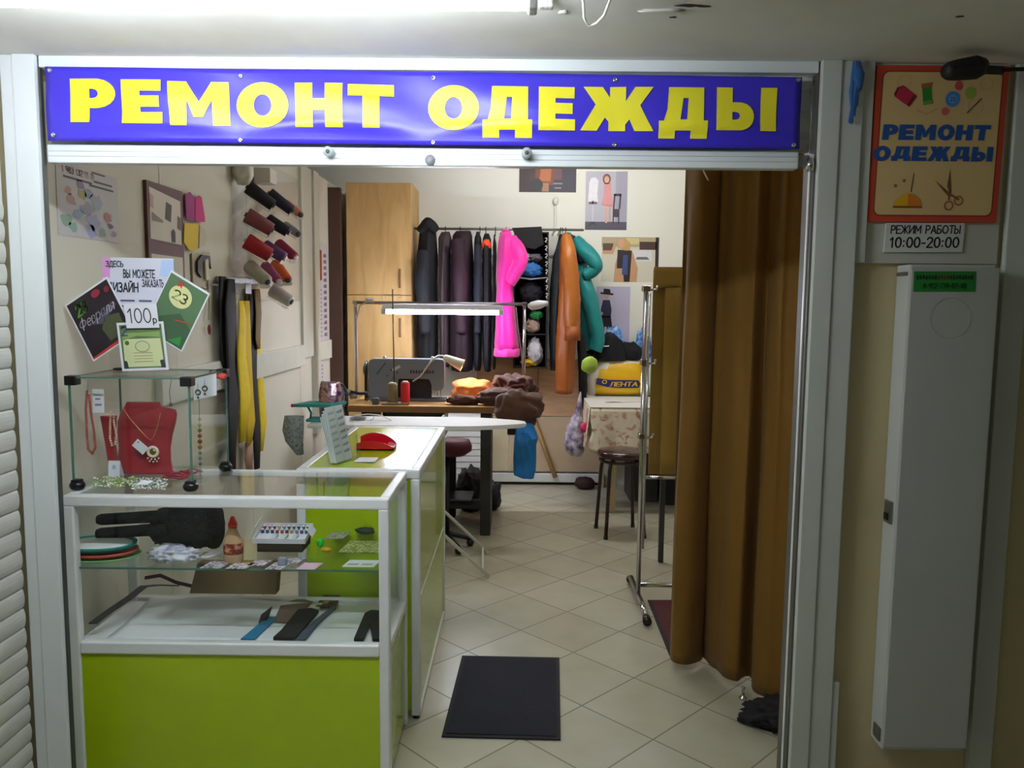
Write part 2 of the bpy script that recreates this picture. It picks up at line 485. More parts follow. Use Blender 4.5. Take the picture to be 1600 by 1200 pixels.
struct('wall_over_opening', MB().box(XP0, 2.9, 0.04, 0.10, ZC - 0.03, 2.82, BEIGE))

# aluminium posts and head of the shop opening
mb = MB().box(XP0, XP1, -0.06, -0.036, 0, ZC, FRAMEW, 0.004).box(P(38, 470, Y=-0.06).x, XP1 - 0.001, -0.064, -0.05, 0, ZC, FRAMEW, 0.002)
mb.box(XP1 - 0.002, XP1 + 0.005, -0.050, -0.034, 0, ZC, mat('#3d423f', 0.5), 0.001)
struct('trim_1', mb, 'white aluminium post on the left of the shop opening')
DIMW = mat('#c9ccc4', .4, var=.05)  # frame white, darkened to stand for the weaker light on the right
mb = MB().box(XQ0, XQ1, -0.06, 0.035, 0, ZC, DIMW, 0.004).box(XQ0, XQ0 + 0.055, -0.066, -0.05, 0, ZC, DIMW, 0.003)
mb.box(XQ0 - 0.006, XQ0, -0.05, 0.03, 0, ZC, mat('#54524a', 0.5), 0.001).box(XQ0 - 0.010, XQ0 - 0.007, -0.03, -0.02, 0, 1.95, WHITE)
a = P(1304, 1068, Y=-0.06); mb.box(XQ1, XQ1 + 0.02, -0.055, 0.0, 0, a.z, DIMW, 0.002)
a = P(1336, 410, Y=-0.06); mb.box(XQ1, XQ1 + 0.03, -0.05, 0.0, a.z, ZC, DIMW, 0.002)
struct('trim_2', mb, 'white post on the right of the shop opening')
zh0 = P(640, 110, Y=-0.045).z
struct('trim_3', MB().box(XP1, XQ0, -0.05, 0.03, zh0, ZC, FRAMEW, 0.002), 'white head rail over the shop opening')
# corridor trims on the right wall
a = P(1556, 750, Y=-0.03); xq = P(1541, 750, Y=-0.03).x; xr = P(1577, 750, Y=-0.03).x
struct('trim_4', MB().box(xq, xr, -0.045, -0.02, 0, ZC, DIMW, 0.003), 'white vertical strip right of the metal cabinet')

# wall trims inside
y0 = P(468, 400, X=XL).y; y1 = P(484, 400, X=XL).y; z0 = P(470, 560, X=XL).z
TR = mat('#d4d6ca', 0.5)
mb = MB().box(XL, XL + 0.02, y0, y1, z0, 2.46, TR, 0.002)
struct('trim_5', mb, 'pale vertical conduit cover on the left wall')
y1b = P(492, 400, X=XL).y
struct('trim_6', MB().box(XL, XL + 0.035, y1 + 0.01, y1b, 0.6, 2.46, TR, 0.002), 'pale vertical cable duct on the left wall')
za, zb = P(420, 548, X=XL).z, P(420, 585, X=XL).z
struct('trim_7', MB().box(XL, XL + 0.03, 0.9, y0 - 0.002, zb, za, TR, 0.003).box(XL, XL + 0.03, y1b + 0.002, 3.85, zb, za, TR, 0.003), 'wide horizontal cable duct on the left wall')

# lower part of the back wall: plywood sheets and a white pipe-like skirting
PLY = ramp_mat('plywood', 'noise', 3.0, [(0.2, '#b98d68'), (0.5, '#cfa680'), (0.9, '#dab792')], 0.7, 6, 1.0, (1, 1, 6))
PALE = mat('#d8cbaa', 0.7)
px = [P(x, 600, Y=YB).x for x in (745, 841, 936)]
zt = P(800, 560, Y=YB).z; zm = P(830, 650, Y=YB).z; zf = P(830, 736, Y=YB).z
mb = MB()
for a, b_ in zip(px, px[1:]): mb.box(a + 0.002, b_ - 0.002, YB - 0.015, YB, zm + 0.002, zt, PLY, 0.002, 1)
mb.box(P(745, 700, Y=YB).x, P(795, 700, Y=YB).x, YB - 0.015, YB, zf, zm - 0.002, PALE, 0.002, 1)
mb.box(P(797, 700, Y=YB).x, P(936, 700, Y=YB).x, YB - 0.015, YB, zf, zm - 0.002, mat('#cdb698', 0.7), 0.002, 1)
struct('trim_8', mb, 'plywood sheets on the lower back wall')
z1 = P(830, 739, Y=YB - .03).z; z2 = P(830, 753, Y=YB - .03).z
struct('baseboard_back', MB().box(-1.3, 0.75, YB - 0.045, YB - 0.018, z2, z1, WHITE, 0.01, 3).box(-1.3, 0.75, YB - 0.018, YB, 0, z1, mat('#2a2622', 0.8)))

# ================================================================== SHUTTER, BANNER, CORRIDOR LAMP
RS = thing('roller_shutter', 'rolled-up white roller shutter with a thick bottom rail behind the blue banner', 'roller shutter', ((XP1 + XQ0) / 2, -0.02, P(640, 260, Y=-0.03).z))
zr0, zr1 = P(640, 260, Y=-0.03).z, P(640, 231, Y=-0.03).z
mb = MB(); z = zr1
SLAT = ramp_mat('slat_paint', 'noise', 7, [(0.28, '#8b877c'), (0.42, '#cfd0ca'), (1, '#dcdedb')], 0.45, 6, 0, (1, 1, 2.5))
while z < zh0 + 0.02:
    rows = []
    for t in (0, 0.06, 0.3, 0.6, 0.94, 1.0):
        rows.append((-0.012 - 0.006 * math.sin(PI * t), z + 0.054 * t))
    pr = [Vector((XP1 + 0.008, y, q)) for y, q in rows] + [Vector((XP1 + 0.008, 0.0, z + 0.054)), Vector((XP1 + 0.008, 0.0, z))]
    mb.prism(pr, (XQ0 - XP1 - 0.016, 0, 0), SLAT); z += 0.0555
mb.build('slat_curtain', RS)
mb = MB().box(XP1 + 0.01, XQ0 - 0.045, -0.042, -0.004, zr0, zr1, FRAMEW, 0.004)
for q in (0.35, 0.62): mb.box(XP1 + 0.01, XQ0 - 0.045, -0.0432, -0.04, zr0 + (zr1 - zr0) * q, zr0 + (zr1 - zr0) * q + 0.0015, mat('#b5b9b6', 0.5))
mb.box(XQ0 - 0.075, XQ0 - 0.012, -0.036, -0.004, zr0 + 0.006, zr1 - 0.012, STEEL, 0.003)
mb.build('bottom_rail', RS)
for (x, y) in ((514, 238), (823, 240)):
    c = P(x, y, Y=-0.06); mb = MB().cyl(Vector((c.x, -0.075, c.z)), Vector((c.x, -0.042, c.z)), 0.014, mat('#aab0ad', 0.4), 16)
    mb.cyl(Vector((c.x, -0.0765, c.z)), Vector((c.x, -0.075, c.z)), 0.006, mat('#4a4d4c', 0.5), 12); mb.build('rubber_stop', RS)
c = P(672, 250, Y=-0.045); MB().cyl(Vector((c.x, -0.046, c.z)), Vector((c.x, -0.042, c.z)), 0.0145, mat('#85868a', 0.5), 20).build('lock_cover', RS)
c = P(1266, 258, Y=-0.05); MB().cyl(Vector((c.x, -0.05, c.z - 0.016)), Vector((c.x, -0.05, c.z + 0.018)), 0.010, CHROME, 14).build('end_bolt', RS)

# banner
YBN = -0.062
btl, btr, bbr, bbl = P(70, 104, Y=YBN), P(1253, 121, Y=YBN), P(1249, 233, Y=YBN), P(75, 220, Y=YBN)


def ripple(x, z):
    u = (x - btl.x) / (btr.x - btl.x); v = (z - bbl.z) / (btl.z - bbl.z)
    ph = u * 4.0; fr = ph - math.floor(ph)
    sag = math.sin(PI * fr) * (0.0075 * (0.6 + 0.9 * math.exp(-((u - 0.42) / 0.3) ** 2)))
    w = sag * (0.35 + math.sin(PI * max(0, min(1, v)))) + 0.0035 * math.sin(9 * u * PI + 5 * v) * math.sin(PI * max(0, min(1, v)))
    w += 0.006 * math.exp(-((v - 0.16 - 0.10 * math.sin(PI * fr)) / 0.07) ** 2) * math.sin(PI * fr)
    return YBN - w


def bpt(u, v):
    a = bbl.lerp(bbr, u); b_ = btl.lerp(btr, u); q = a.lerp(b_, v)
    return Vector((q.x, ripple(q.x, q.z), q.z))


BN = thing('banner', 'long blue vinyl banner with big yellow lettering over the shop opening', 'banner', ((btl.x + btr.x) / 2, YBN, bbl.z))
VINYL = mat('#3d2fc6', 0.33, var=0.03, spec=0.55); YEL = mat('#efe22e', 0.4, var=0.03)
MB().grid(bpt, 96, 16, VINYL).build('vinyl_sheet', BN, solid=0.0012)


def arc(cx, cy, rx, ry, a0, a1, n=10):
    return [(cx + rx * math.cos(math.radians(a0 + (a1 - a0) * i / (n - 1))), cy + ry * math.sin(math.radians(a0 + (a1 - a0) * i / (n - 1)))) for i in range(n)]


def nrm(pts, x0, x1, y0, y1):
    return [((x - x0) / (x1 - x0), (y1 - y) / (y1 - y0)) for x, y in pts]


GL = {
    'Р': [[(0, 0), (0, 1), (.55, 1)] + arc(.55, .665, .45, .335, 80, -80) + [(.55, .33), (.42, .33), (.42, 0)], [(.42, .56), (.42, .77), (.48, .77)] + arc(.48, .665, .13, .105, 80, -80, 6) + [(.48, .56)]],
    'Е': [[(0, 0), (0, 1), (.98, 1), (.98, .74), (.46, .74), (.46, .63), (.93, .63), (.93, .38), (.46, .38), (.46, .26), (1, .26), (1, 0)]],
    'М': [nrm([(1062, 512), (1175, 512), (1253, 640), (1325, 512), (1430, 512), (1440, 790), (1335, 790), (1330, 628), (1275, 738), (1218, 738), (1180, 628), (1175, 790), (1075, 790)], 1062, 1440, 512, 790)],
    'О': [ell(.5, .5, .5, .52, 32), ell(.5, .5, .17, .245, 24)],
    'Н': [[(0, 0), (0, 1), (.37, 1), (.37, .64), (.63, .64), (.63, 1), (1, 1), (1, 0), (.63, 0), (.63, .38), (.37, .38), (.37, 0)]],
    'Т': [[(0, .73), (0, 1), (1, 1), (1, .73), (.69, .73), (.69, 0), (.32, 0), (.32, .73)]],
    'Д': [nrm([(972, 552), (1198, 552), (1198, 758), (1225, 758), (1225, 868), (1118, 868), (1118, 820), (1018, 820), (1018, 868), (913, 868), (913, 758), (945, 758), (965, 690)], 913, 1225, 552, 868), nrm([(1065, 620), (1098, 620), (1092, 752), (1050, 752)], 913, 1225, 552, 868)],
    'Ж': [nrm([(425, 820), (522, 655), (443, 548), (565, 548), (612, 612), (612, 548), (712, 548), (712, 635), (770, 548), (885, 548), (803, 660), (890, 820), (770, 820), (738, 745), (712, 780), (712, 820), (605, 820), (605, 760), (582, 735), (530, 820)], 425, 890, 548, 820)],
    'Ь': [[(0, 0), (0, 1), (.42, 1), (.42, .66), (.62, .66)] + arc(.62, .33, .38, .33, 80, -80) + [(.62, 0)], [(.42, .25), (.42, .43), (.5, .43)] + arc(.5, .34, .12, .09, 80, -80, 6) + [(.5, .25)]],
    'I': [[(0, 0), (0, 1), (1, 1), (1, 0)]],
}
GV = {k: shape2d(v) for k, v in GL.items()}
LETTERS = (('Р', 113, 182, 124, 192), ('Е', 194, 255, 126, 194), ('М', 266, 360, 129, 197), ('О', 371, 452, 131, 199), ('Н', 464, 537, 132, 200), ('Т', 546, 616, 134, 201),
           ('О', 669, 749, 136, 203), ('Д', 754, 832, 137, 216), ('Е', 841, 899, 137, 205), ('Ж', 906, 1022, 137, 205), ('Д', 1028, 1106, 138, 217), ('Ь', 1117, 1179, 138, 205), ('I', 1186, 1214, 138, 206))
for word_ in (LETTERS[:6], LETTERS[6:]):
    mb = MB()
    for ch, x0, x1, yt, yb in word_:
        vs, fs = GV[ch]; a, b_ = P(x0, yb, Y=YBN), P(x1, yt, Y=YBN)
        mb.faces([Vector((a.x + (b_.x - a.x) * x, 0, a.z + (b_.z - a.z) * y)) for x, y in vs], fs, YEL)
    for i in range(1, 120):
        bmesh.ops.bisect_plane(mb.bm, geom=list(mb.bm.verts) + list(mb.bm.edges) + list(mb.bm.faces), plane_co=(btl.x + (btr.x - btl.x) * i / 120, 0, 0), plane_no=(1, 0, 0))
    for i in range(1, 14):
        bmesh.ops.bisect_plane(mb.bm, geom=list(mb.bm.verts) + list(mb.bm.edges) + list(mb.bm.faces), plane_co=(0, 0, bbl.z - 0.02 + (btr.z - bbl.z + 0.05) * i / 14), plane_no=(0, 0, 1))
    for v in mb.bm.verts: v.co.y = ripple(v.co.x, v.co.z) - 0.003
    for f in mb.bm.faces: f.smooth = True
    mb.build('lettering', BN)
for x, y in ((78, 110), (84, 211), (376, 119), (376, 219), (677, 122), (677, 223), (961, 125), (960, 226), (1247, 125), (1240, 227)):
    c = P(x, y, Y=YBN); yy = ripple(c.x, c.z)
    MB().lathe((c.x, yy - 0.0005, c.z), [(0.0065, 0), (0.006, 0.003), (0.003, 0.0032), (0.002, 0.001)], CHROME, 12, (0, -1, 0)).build('grommet', BN)

# corridor lamp on the ceiling
L0, L1 = P(0, 4, Z=ZC - 0.085), P(832, 3, Z=ZC - 0.085)
YL = L1.y
CL = thing('ceiling_lamp', 'white fluorescent batten lamp glowing on the corridor ceiling', 'lamp', ((L1.x - 0.6), YL, ZC - 0.075))
TUBEM = mat('#eaf4ff', 0.4, var=0.0, emit=CORRIDOR_TUBE)
MB().box(L1.x - 1.21, L1.x + 0.005, YL - 0.03, YL + 0.005, ZC - 0.03, ZC, WHITE, 0.006).build('housing', CL)
MB().cyl((L1.x - 1.195, YL, ZC - 0.085), (L1.x - 0.008, YL, ZC - 0.085), 0.016, TUBEM, 14).build('tube', CL)
for xx in (L1.x - 1.205, L1.x + 0.0):
    MB().box(xx - 0.009, xx + 0.009, YL - 0.018, YL + 0.018, ZC - 0.105, ZC - 0.03, WHITE, 0.004).build('end_cap', CL)
c = P(853, 5, Z=ZC - 0.012)
tag(MB().obox((c.x, c.y, ZC - 0.012), (0.032, 0.022, 0.024), mat('#a8a79f', 0.8, bump=0.5, bscale=300), None, 0.004).build('cable_clip_box'), 'small ribbed grey box on the ceiling at the end of the lamp', 'cable box')
mb = MB(); a = P(908, -22, Z=ZC); pts = [a]
for (x, y, dz) in ((911, 0, .03), (913, 28, .055), (919, 41, .062), (932, 36, .06), (944, 24, .05), (951, 6, .04), (957, -12, .02), (962, -30, 0.0)):
    pts.append(P(x, y, Z=ZC - dz))
tag(mb.tube(pts, 0.0032, mat('#e3e0d2', 0.5), 6).build('ceiling_cable'), 'loop of white cable hanging from the corridor ceiling', 'cable')

# closed shutter of the neighbouring unit, running towards the viewer on the left
XS = XP0 - 0.004
SH = thing('side_shutter', 'closed white roller shutter of the neighbouring unit at the left edge', 'roller shutter', (XS - 0.02, -0.5, 0))
zt = P(10, 330, X=XS).z
mb = MB(); z = 0.01
SL2 = mat('#c9c8bf', 0.5, var=0.1)
while z < zt - 0.01:
    pr = [Vector((XS - 0.006 + 0.006 * math.sin(PI * t) ** 0.6, -0.066, z + 0.056 * t)) for t in (0, .1, .3, .5, .7, .9, 1)] + [Vector((XS - 0.02, -0.066, z + 0.056)), Vector((XS - 0.02, -0.066, z))]
    mb.prism(pr, (0, -1.0, 0), SL2); z += 0.0585
mb.build('slat_curtain', SH)
MB().box(XS - 0.12, XS - 0.001, -1.07, -0.066, zt + 0.005, ZC - 0.001, mat('#d8d2cf', 0.6), 0.004).build('shutter_box', SH)
struct('wall_corridor_left', MB().box(XS - 0.2, XS - 0.125, -2.6, -0.0, 0, ZC, BEIGE))

# shop's own ceiling lamps (above the line of sight) 
for k, (x, y) in enumerate(((0.45, 3.1), (0.1, 1.5))):
    SLM = thing('ceiling_lamp', ('fluorescent ceiling lamp inside the shop before the back wall', 'fluorescent ceiling lamp inside the shop above the long counter')[k], 'lamp', (x, y, 2.72))
    MB().box(x - 0.62, x + 0.62, y - 0.05, y + 0.05, 2.76, 2.82, WHITE, 0.006).build('housing', SLM)
    MB().cyl((x - 0.59, y, 2.735), (x + 0.59, y, 2.735), 0.013, mat('#f8f8f4', 0.4, var=0.0, emit=SHOP_TUBE * (1.0, 0.12)[k]), 14).build('tube', SLM)
    for xx in (x - 0.6, x + 0.6): MB().box(xx - 0.01, xx + 0.01, y - 0.02, y + 0.02, 2.712, 2.76, WHITE, 0.004).build('end_cap', SLM)
# ================================================================== CORRIDOR WALL ON THE RIGHT
a = P(1357, 411, Y=-0.03); b = P(1578, 94, Y=-0.03)
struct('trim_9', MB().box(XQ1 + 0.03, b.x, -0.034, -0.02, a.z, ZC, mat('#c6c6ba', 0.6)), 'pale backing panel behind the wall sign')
# sign
fr = quad((1372, 101), (1578, 103), (1558, 347), (1354, 346), (0, -1, 0), Y=-0.045)
SG = thing('wall_sign', 'cream wall sign with a red border, blue lettering and sewing pictures above the metal cabinet', 'sign', fr[0] + fr[1] / 2)
SGR = mat('#c8472c', 0.5); SGC = mat('#dcbc82', 0.55, var=0.03); SBL = mat('#23559f', 0.5)
mb = MB(); mb.sheet(fr, SGR, 0.010)


def rrect(x0, y0, x1, y1, rx, ry, n=6):
    return (arc(x1 - rx, y1 - ry, rx, ry, 0, 90, n) + arc(x0 + rx, y1 - ry, rx, ry, 90, 180, n) + arc(x0 + rx, y0 + ry, rx, ry, 180, 270, n) + arc(x1 - rx, y0 + ry, rx, ry, 270, 360, n))


mb.build('board', SG)
mb = MB(); mb.art(fr, rrect(.042, .035, .958, .965, .05, .045), mat('#8f3a2a', 0.5), 1); mb.art(fr, rrect(.052, .045, .948, .957, .045, .04), SGC, 2)
A = lambda pts, h, l=3: mb.art(fr, pts, mat(h, 0.55), l)
def U_(x, y): return ((x - 1369) / 205.0, (347 - y) / 245.0)      # rough reading grid of the sign
def poly_px(pts, h, l=3): A([U_(*p) for p in pts], h, l)
poly_px([(1401, 137), (1411, 133), (1433, 149), (1422, 166), (1412, 160), (1398, 150)], '#c02a48'); poly_px([(1397, 147), (1402, 136), (1404, 138), (1400, 150)], '#7c1a28', 4); poly_px([(1428, 148), (1433, 150), (1422, 167), (1418, 163)], '#7c1a28', 4)
poly_px([(1440, 135), (1454, 131), (1458, 160), (1444, 163)], '#2f8b34'); poly_px([(1440, 138), (1455, 135), (1456, 128), (1438, 131)], '#b4622c', 4); poly_px([(1443, 158), (1458, 155), (1459, 161), (1444, 164)], '#6aa43c', 4)
A(ell(*U_(1489, 154), .055, .05, 20), '#4a90d8'); A(ell(*U_(1489, 154), .03, .027, 14), '#6aaae6', 4)
for dx, dy in ((-2, -2), (2, -2), (-2, 2), (2, 2)): A(ell(*U_(1489 + dx, 154 + dy), .006, .006, 6), '#2d5f9c', 5)
A(ell(*U_(1479, 173), .03, .026, 14), '#dd6a62'); A(ell(*U_(1497, 133), .03, .03, 14), '#cf4c52'); A(ell(*U_(1516, 144), .042, .038, 14), '#a7b94a')
poly_px([(1512, 175), (1533, 152), (1535, 153), (1514, 176)], '#6a5a48')
for cx, cy, r in ((1412, 128, 11), (1526, 165, 12), (1540, 130, 10)): 
    mb.art_shape(fr, shape2d([ell(*U_(cx, cy), r / 205, r / 245, 20), ell(*U_(cx, cy), (r - 1.2) / 205, (r - 1.2) / 245, 20)]), mat('#d9a878', 0.55), 3)
poly_px([(1434, 170), (1450, 176), (1466, 168), (1468, 170), (1450, 179), (1434, 173)], '#d6a86c')
# pincushion, pins and scissors
A([U_(1408 + 46 * t, 322 - 20 * math.sin(PI * t) ** .7) for t in [i / 14 for i in range(15)]], '#e9b21c'); poly_px([(1431, 322), (1431, 302), (1441, 304), (1450, 312), (1454, 322)], '#d9821c', 4)
poly_px([(1408, 322), (1454, 322), (1454, 325), (1408, 325)], '#8c4a1c', 4)
poly_px([(1434, 300), (1437, 270), (1438.5, 270), (1436, 300)], '#5f4a34'); A(ell(*U_(1410, 290), .012, .011, 8), '#7c7a50'); A(ell(*U_(1423, 282), .012, .011, 8), '#8a7040')
poly_px([(1494, 262), (1499, 300), (1496, 303), (1491, 290)], '#7a5236'); poly_px([(1471, 281), (1492, 297), (1500, 305), (1496, 308), (1486, 298)], '#8a5c3a')
poly_px([(1495, 300), (1512, 310), (1510, 313), (1494, 303)], '#8a5c3a', 4); poly_px([(1495, 300), (1497, 312), (1494, 312), (1493, 300)], '#8a5c3a', 4)
for cx, cy in ((1496, 321), (1511, 313)):
    mb.art_shape(fr, shape2d([ell(*U_(cx, cy), 7.5 / 205, 8 / 245, 20), ell(*U_(cx, cy), 5.2 / 205, 5.6 / 245, 20)]), mat('#a0603c', 0.5), 3)
mb.build('picture_panel', SG)
mb = MB()
def word(chars, x0, x1, y0, y1):
    tot = sum(w for _, w in chars); x = x0; k = (x1 - x0) / tot
    for ch, w in chars:
        a0, b0 = U_(x, y1); a1, b1 = U_(x + w * k * .93, y0)
        vs, fs = GV[ch]; mb.art_shape(fr, ([(X + 0.0 + .10 * (Y - .5) * .6, Y) for X, Y in vs], fs), SBL, 4, (a0, b0, a1, b1)); x += w * k
word([('Р', .8), ('Е', .8), ('М', 1.1), ('О', .9), ('Н', .9), ('Т', .85)], 1384, 1553, 194, 218)
mb.build('lettering', SG); mb = MB()
word([('О', .9), ('Д', 1), ('Е', .8), ('Ж', 1.15), ('Д', 1), ('Ь', .75), ('I', .32)], 1372, 1559, 228, 251)
mb.build('lettering', SG)

fr = quad((1385, 348), (1508, 348), (1503, 394), (1381, 394), (0, -1, 0), Y=-0.040)
t = thing('opening_hours_plate', 'small white plate reading the opening hours below the wall sign', 'plate', fr[0] + fr[1] / 2)
mb = MB(); mb.sheet(fr, mat('#d9d9d2', 0.5), 0.0055); mb.build('plate', t)
mb = MB(); mb.text(fr, 'РЕЖИМ РАБОТЫ', (.06, .62, .95, .92), INK, 1, 0.012); mb.text(fr, '10:00-20:00', (.06, .14, .95, .52), INK, 1, 0.01); mb.build('lettering', t)

# metal cabinet hanging on the wall
x0 = P(1386, 760, Y=-0.022).x; xf0 = P(1404, 760, Y=-0.11).x; xf1 = P(1537, 760, Y=-0.11).x
zt = P(1490, 413, Y=-0.11).z; zb = P(1450, 1176, Y=-0.11).z
CB = thing('metal_cabinet', 'tall narrow white metal cabinet mounted on the wall under the opening hours plate', 'cabinet', ((xf0 + xf1) / 2, -0.06, zb))
CBW = mat('#c3c6c0', 0.45, var=0.05, scale=3)
MB().box(xf0 + 0.002, xf1, -0.098, -0.021, zb, zt, CBW, 0.004).build('cabinet_body', CB)
MB().box(xf0 - 0.002, xf1 + 0.004, -0.112, -0.099, zb + 0.012, zt - 0.010, mat('#b3b5af', 0.5, var=0.05, scale=3), 0.004).build('door', CB)
c = P(1388, 797, X=xf0)
LT = MB().box(xf0 - 0.007, xf0 + 0.001, -0.085, -0.045, c.z - 0.035, c.z + 0.03, STEEL, 0.002); LT.box(xf0 - 0.012, xf0 - 0.006, -0.075, -0.055, c.z - 0.025, c.z - 0.005, BLACKP, 0.001); LT.build('latch', CB)
MB().box(xf0 - 0.004, xf0 + 0.001, -0.09, -0.05, zb + 0.02, zb + 0.06, STEEL, 0.001).build('hinge', CB)
MB().box(xf0 - 0.003, xf0 + 0.001, -0.09, -0.03, zt - 0.03, zt - 0.02, STEEL, 0.001).build('hinge', CB)
fr = quad((1428, 424), (1526, 424), (1524, 456), (1427, 456), (0, -1, 0), Y=-0.1125)
mb = MB(); mb.sheet(fr, mat('#1f7a2c', 0.5), 0.0003); DG = mat('#0e2a14', 0.6); DR = mat('#5a2414', 0.6)
[mb.art(fr, [(.04 + .0484 * i, .60 + .02 * (i % 3)), (.04 + .0484 * i + .036, .60), (.04 + .0484 * i + .034, .82), (.04 + .0484 * i + .004, .82 - .05 * (i % 2))], DR if 6 < i < 11 else DG, 1) for i in range(19)]; mb.text(fr, '8-912-739-87-40', (.15, .16, .85, .42), DG, 1, .01)
s = mb.build('sticker', CB); s['label'] = 'dark green sticker with two lines of small writing'
mb = MB(); c = P(1485, 497, Y=-0.1125); mb.ring((c.x, c.y, c.z), 0.055, 0.0006, mat('#aaaca8', 0.5), (0, 1, 0), 28, 4); mb.build('ring_mark', CB)

# blue ribbon tatters by the post and the black spotlight
mb = MB(); BLU = mat('#2b64a8', 0.6, var=0.25, scale=40, sheen=0.3)
random.seed(8)
c = P(1343, 95, Y=-0.075)
for i in range(9):
    x = c.x + random.uniform(-.014, .012); l = random.uniform(.09, .165)
    mb.tube([Vector((x, -0.072 + random.uniform(-.004, .004), c.z)), Vector((x + random.uniform(-.008, .006), -0.074, c.z - l * .5)), Vector((x + random.uniform(-.012, .004), -0.072, c.z - l))], [.004, .0065, .003], BLU, 6, flat=.5)
mb.blob((c.x, -0.072, c.z - 0.045), (.016, .008, .035), BLU, 3, .3, 3, 3)
tag(mb.build('ribbon_bunch'), 'bunch of ragged blue ribbons hanging beside the wall sign', 'ribbons')
SP = thing('spotlight', 'black spotlight on a thin arm in front of the wall sign', 'spotlight', P(1508, 105, Y=-0.14))
a = P(1476, 112, Y=-0.16); b = P(1536, 104, Y=-0.14)
d = (b - a); BK = mat('#16120f', 0.55)
mb = MB(); mb.tube([a, a + d * .1, a + d * .35, a + d * .8, b], [.016, .023, .027, .030, .022], BK, 16); mb.build('lamp_head', SP)
MB().tube([P(1538, 109, Y=-0.14), P(1566, 110, Y=-0.13)], .011, BK, 10).build('joint', SP)
MB().tube([P(1566, 109, Y=-0.13), P(1600, 108, Y=-0.10), P(1680, 107, Y=-0.028)], .0055, BK, 8).build('arm', SP)

# ================================================================== GLAZED DISPLAY COUNTER
YF, YK = 0.10, 0.515
ZT = P(350, 777, Y=YF).z
XR = P(608, 900, Y=YF).x; XL0 = P(97, 783, Y=YF).x
ZS = P(350, 890, Y=YF + .01).z        # glass shelf
ZB = P(350, 1006, Y=YF).z; ZB2 = P(350, 1025, Y=YF).z
DC = thing('display_counter', 'lime green display counter with white frame and glass top at the front of the shop', 'display counter', ((XL0 + XR) / 2, (YF + YK) / 2, 0))
pw = 0.033
def bar(name, root, x0, x1, y0, y1, z0, z1, m=WHITE, bev=0.006): return MB().box(x0, x1, y0, y1, z0, z1, m, bev, 3).build(name, root)
for x in (XL0, XR - pw):
    for y in (YF, YK - pw): bar('frame_post', DC, x, x + pw, y, y + pw, 0, ZT - pw)
bar('top_rail', DC, XL0, XR, YF, YF + pw, ZT - 0.036, ZT); bar('top_rail', DC, XL0, XR, YK - 0.02, YK, ZT - 0.024, ZT)
for x in (XL0, XR - pw): bar('top_rail', DC, x, x + pw, YF + pw, YK - 0.02, ZT - 0.03, ZT)
bar('middle_rail', DC, XL0 + pw, XR - pw, YF, YF + pw, ZB2, ZB); bar('middle_rail', DC, XL0 + pw, XR - pw, YK - pw, YK, ZB2, ZB)
bar('middle_rail', DC, XR - pw, XR, YF + pw, YK - pw, ZB2 + .01, ZB)
MB().box(XL0 + pw, XR - pw, YF + 0.008, YF + 0.022, 0.02, ZB2, LIME, 0.001).build('front_panel', DC)
MB().box(XR - 0.022, XR - 0.008, YF + pw, YK - pw, 0.02, ZB2 + .01, LIME, 0.001).build('side_panel', DC)
MB().box(XL0 + .01, XR - pw, YF + pw, YK - pw, ZB2 - 0.004, ZB - 0.012, mat('#eef1f4', 0.25, var=0.03), 0.001).build('display_floor', DC)
MB().box(XL0 + pw, XR - pw, YF + pw - .002, YK - 0.018, ZT - 0.006, ZT - 0.001, GLASS).build('glass_top', DC)
MB().box(XL0 + pw, XR - pw, YF + 0.010, YF + 0.014, ZB, ZT - 0.036, GLASS).build('glass_front', DC)
MB().box(XR - 0.018, XR - 0.014, YF + pw, YK - pw, ZB, ZT - 0.03, GLASS2).build('glass_side', DC)
sh = MB().box(XL0 + 0.012, XR - pw - .002, YF + 0.02, YK - 0.08, ZS - 0.006, ZS, GLASS2); sh.box(XL0 + 0.012, XR - pw - .002, YF + 0.018, YF + 0.02, ZS - 0.006, ZS, EDGE); sh.build('glass_shelf', DC)
# ---- things on the glass shelf
ZS += 0.0006
def onshelf(px, py): return P(px, py, Z=ZS)
def disc(px0, px1, py, name, h, label, z, th, y=0.0, rim=None, cat='tray'):
    yc = 0.27
    a = P(px0, py, Y=yc); b = P(px1, py, Y=yc); r = (b.x - a.x) / 2; c = Vector(((a.x + b.x) / 2, 0.14 + r * .62 + y, z))
    mb = MB(); m = mat(h, 0.4); sx = 0.66
    prof = [(r * .80, 0), (r * .97, th * .5), (r, th), (r * .96, th), (r * .93, th * .6), (r * .82, th * .35), (r * .0 + .002, th * .35)]
    mb.lathe(c, prof, m, 36)
    for v in mb.bm.verts: v.co.y = c.y + (v.co.y - c.y) * sx
    if rim:
        mb2 = MB().lathe(c + Vector((0, 0, th * .36)), [(r * .90, 0), (r * .86, .010), (r * .60, .014), (.002, .016)], mat(rim, 0.5), 36)
        for v in mb2.bm.verts: v.co.y = c.y + (v.co.y - c.y) * sx
        return mb, mb2, c
    return mb, None, c
x0 = -1.35
mb, _, c = disc(110, 232, 885, 'tray', '#8fd08a', '', ZS, 0.012); tag(mb.build('round_tray'), 'pale green round tray at the bottom of the stack of trays', 'tray', 'round trays stacked on the glass shelf')
mb, _, c = disc(113, 228, 880, 'tray', '#d2543e', '', ZS + 0.0125, 0.016); tag(mb.build('round_tray'), 'red round tray in the middle of the stack of trays', 'tray', 'round trays stacked on the glass shelf')
mb, m2, c = disc(112, 226, 870, 'tray', '#1c8a7c', '', ZS + 0.029, 0.022, 0, '#eef2f0')
t = tag(mb.build('round_tray'), 'teal-rimmed white round tray on top of the stack of trays', 'tray', 'round trays stacked on the glass shelf'); o = m2.build('white_lining', t)

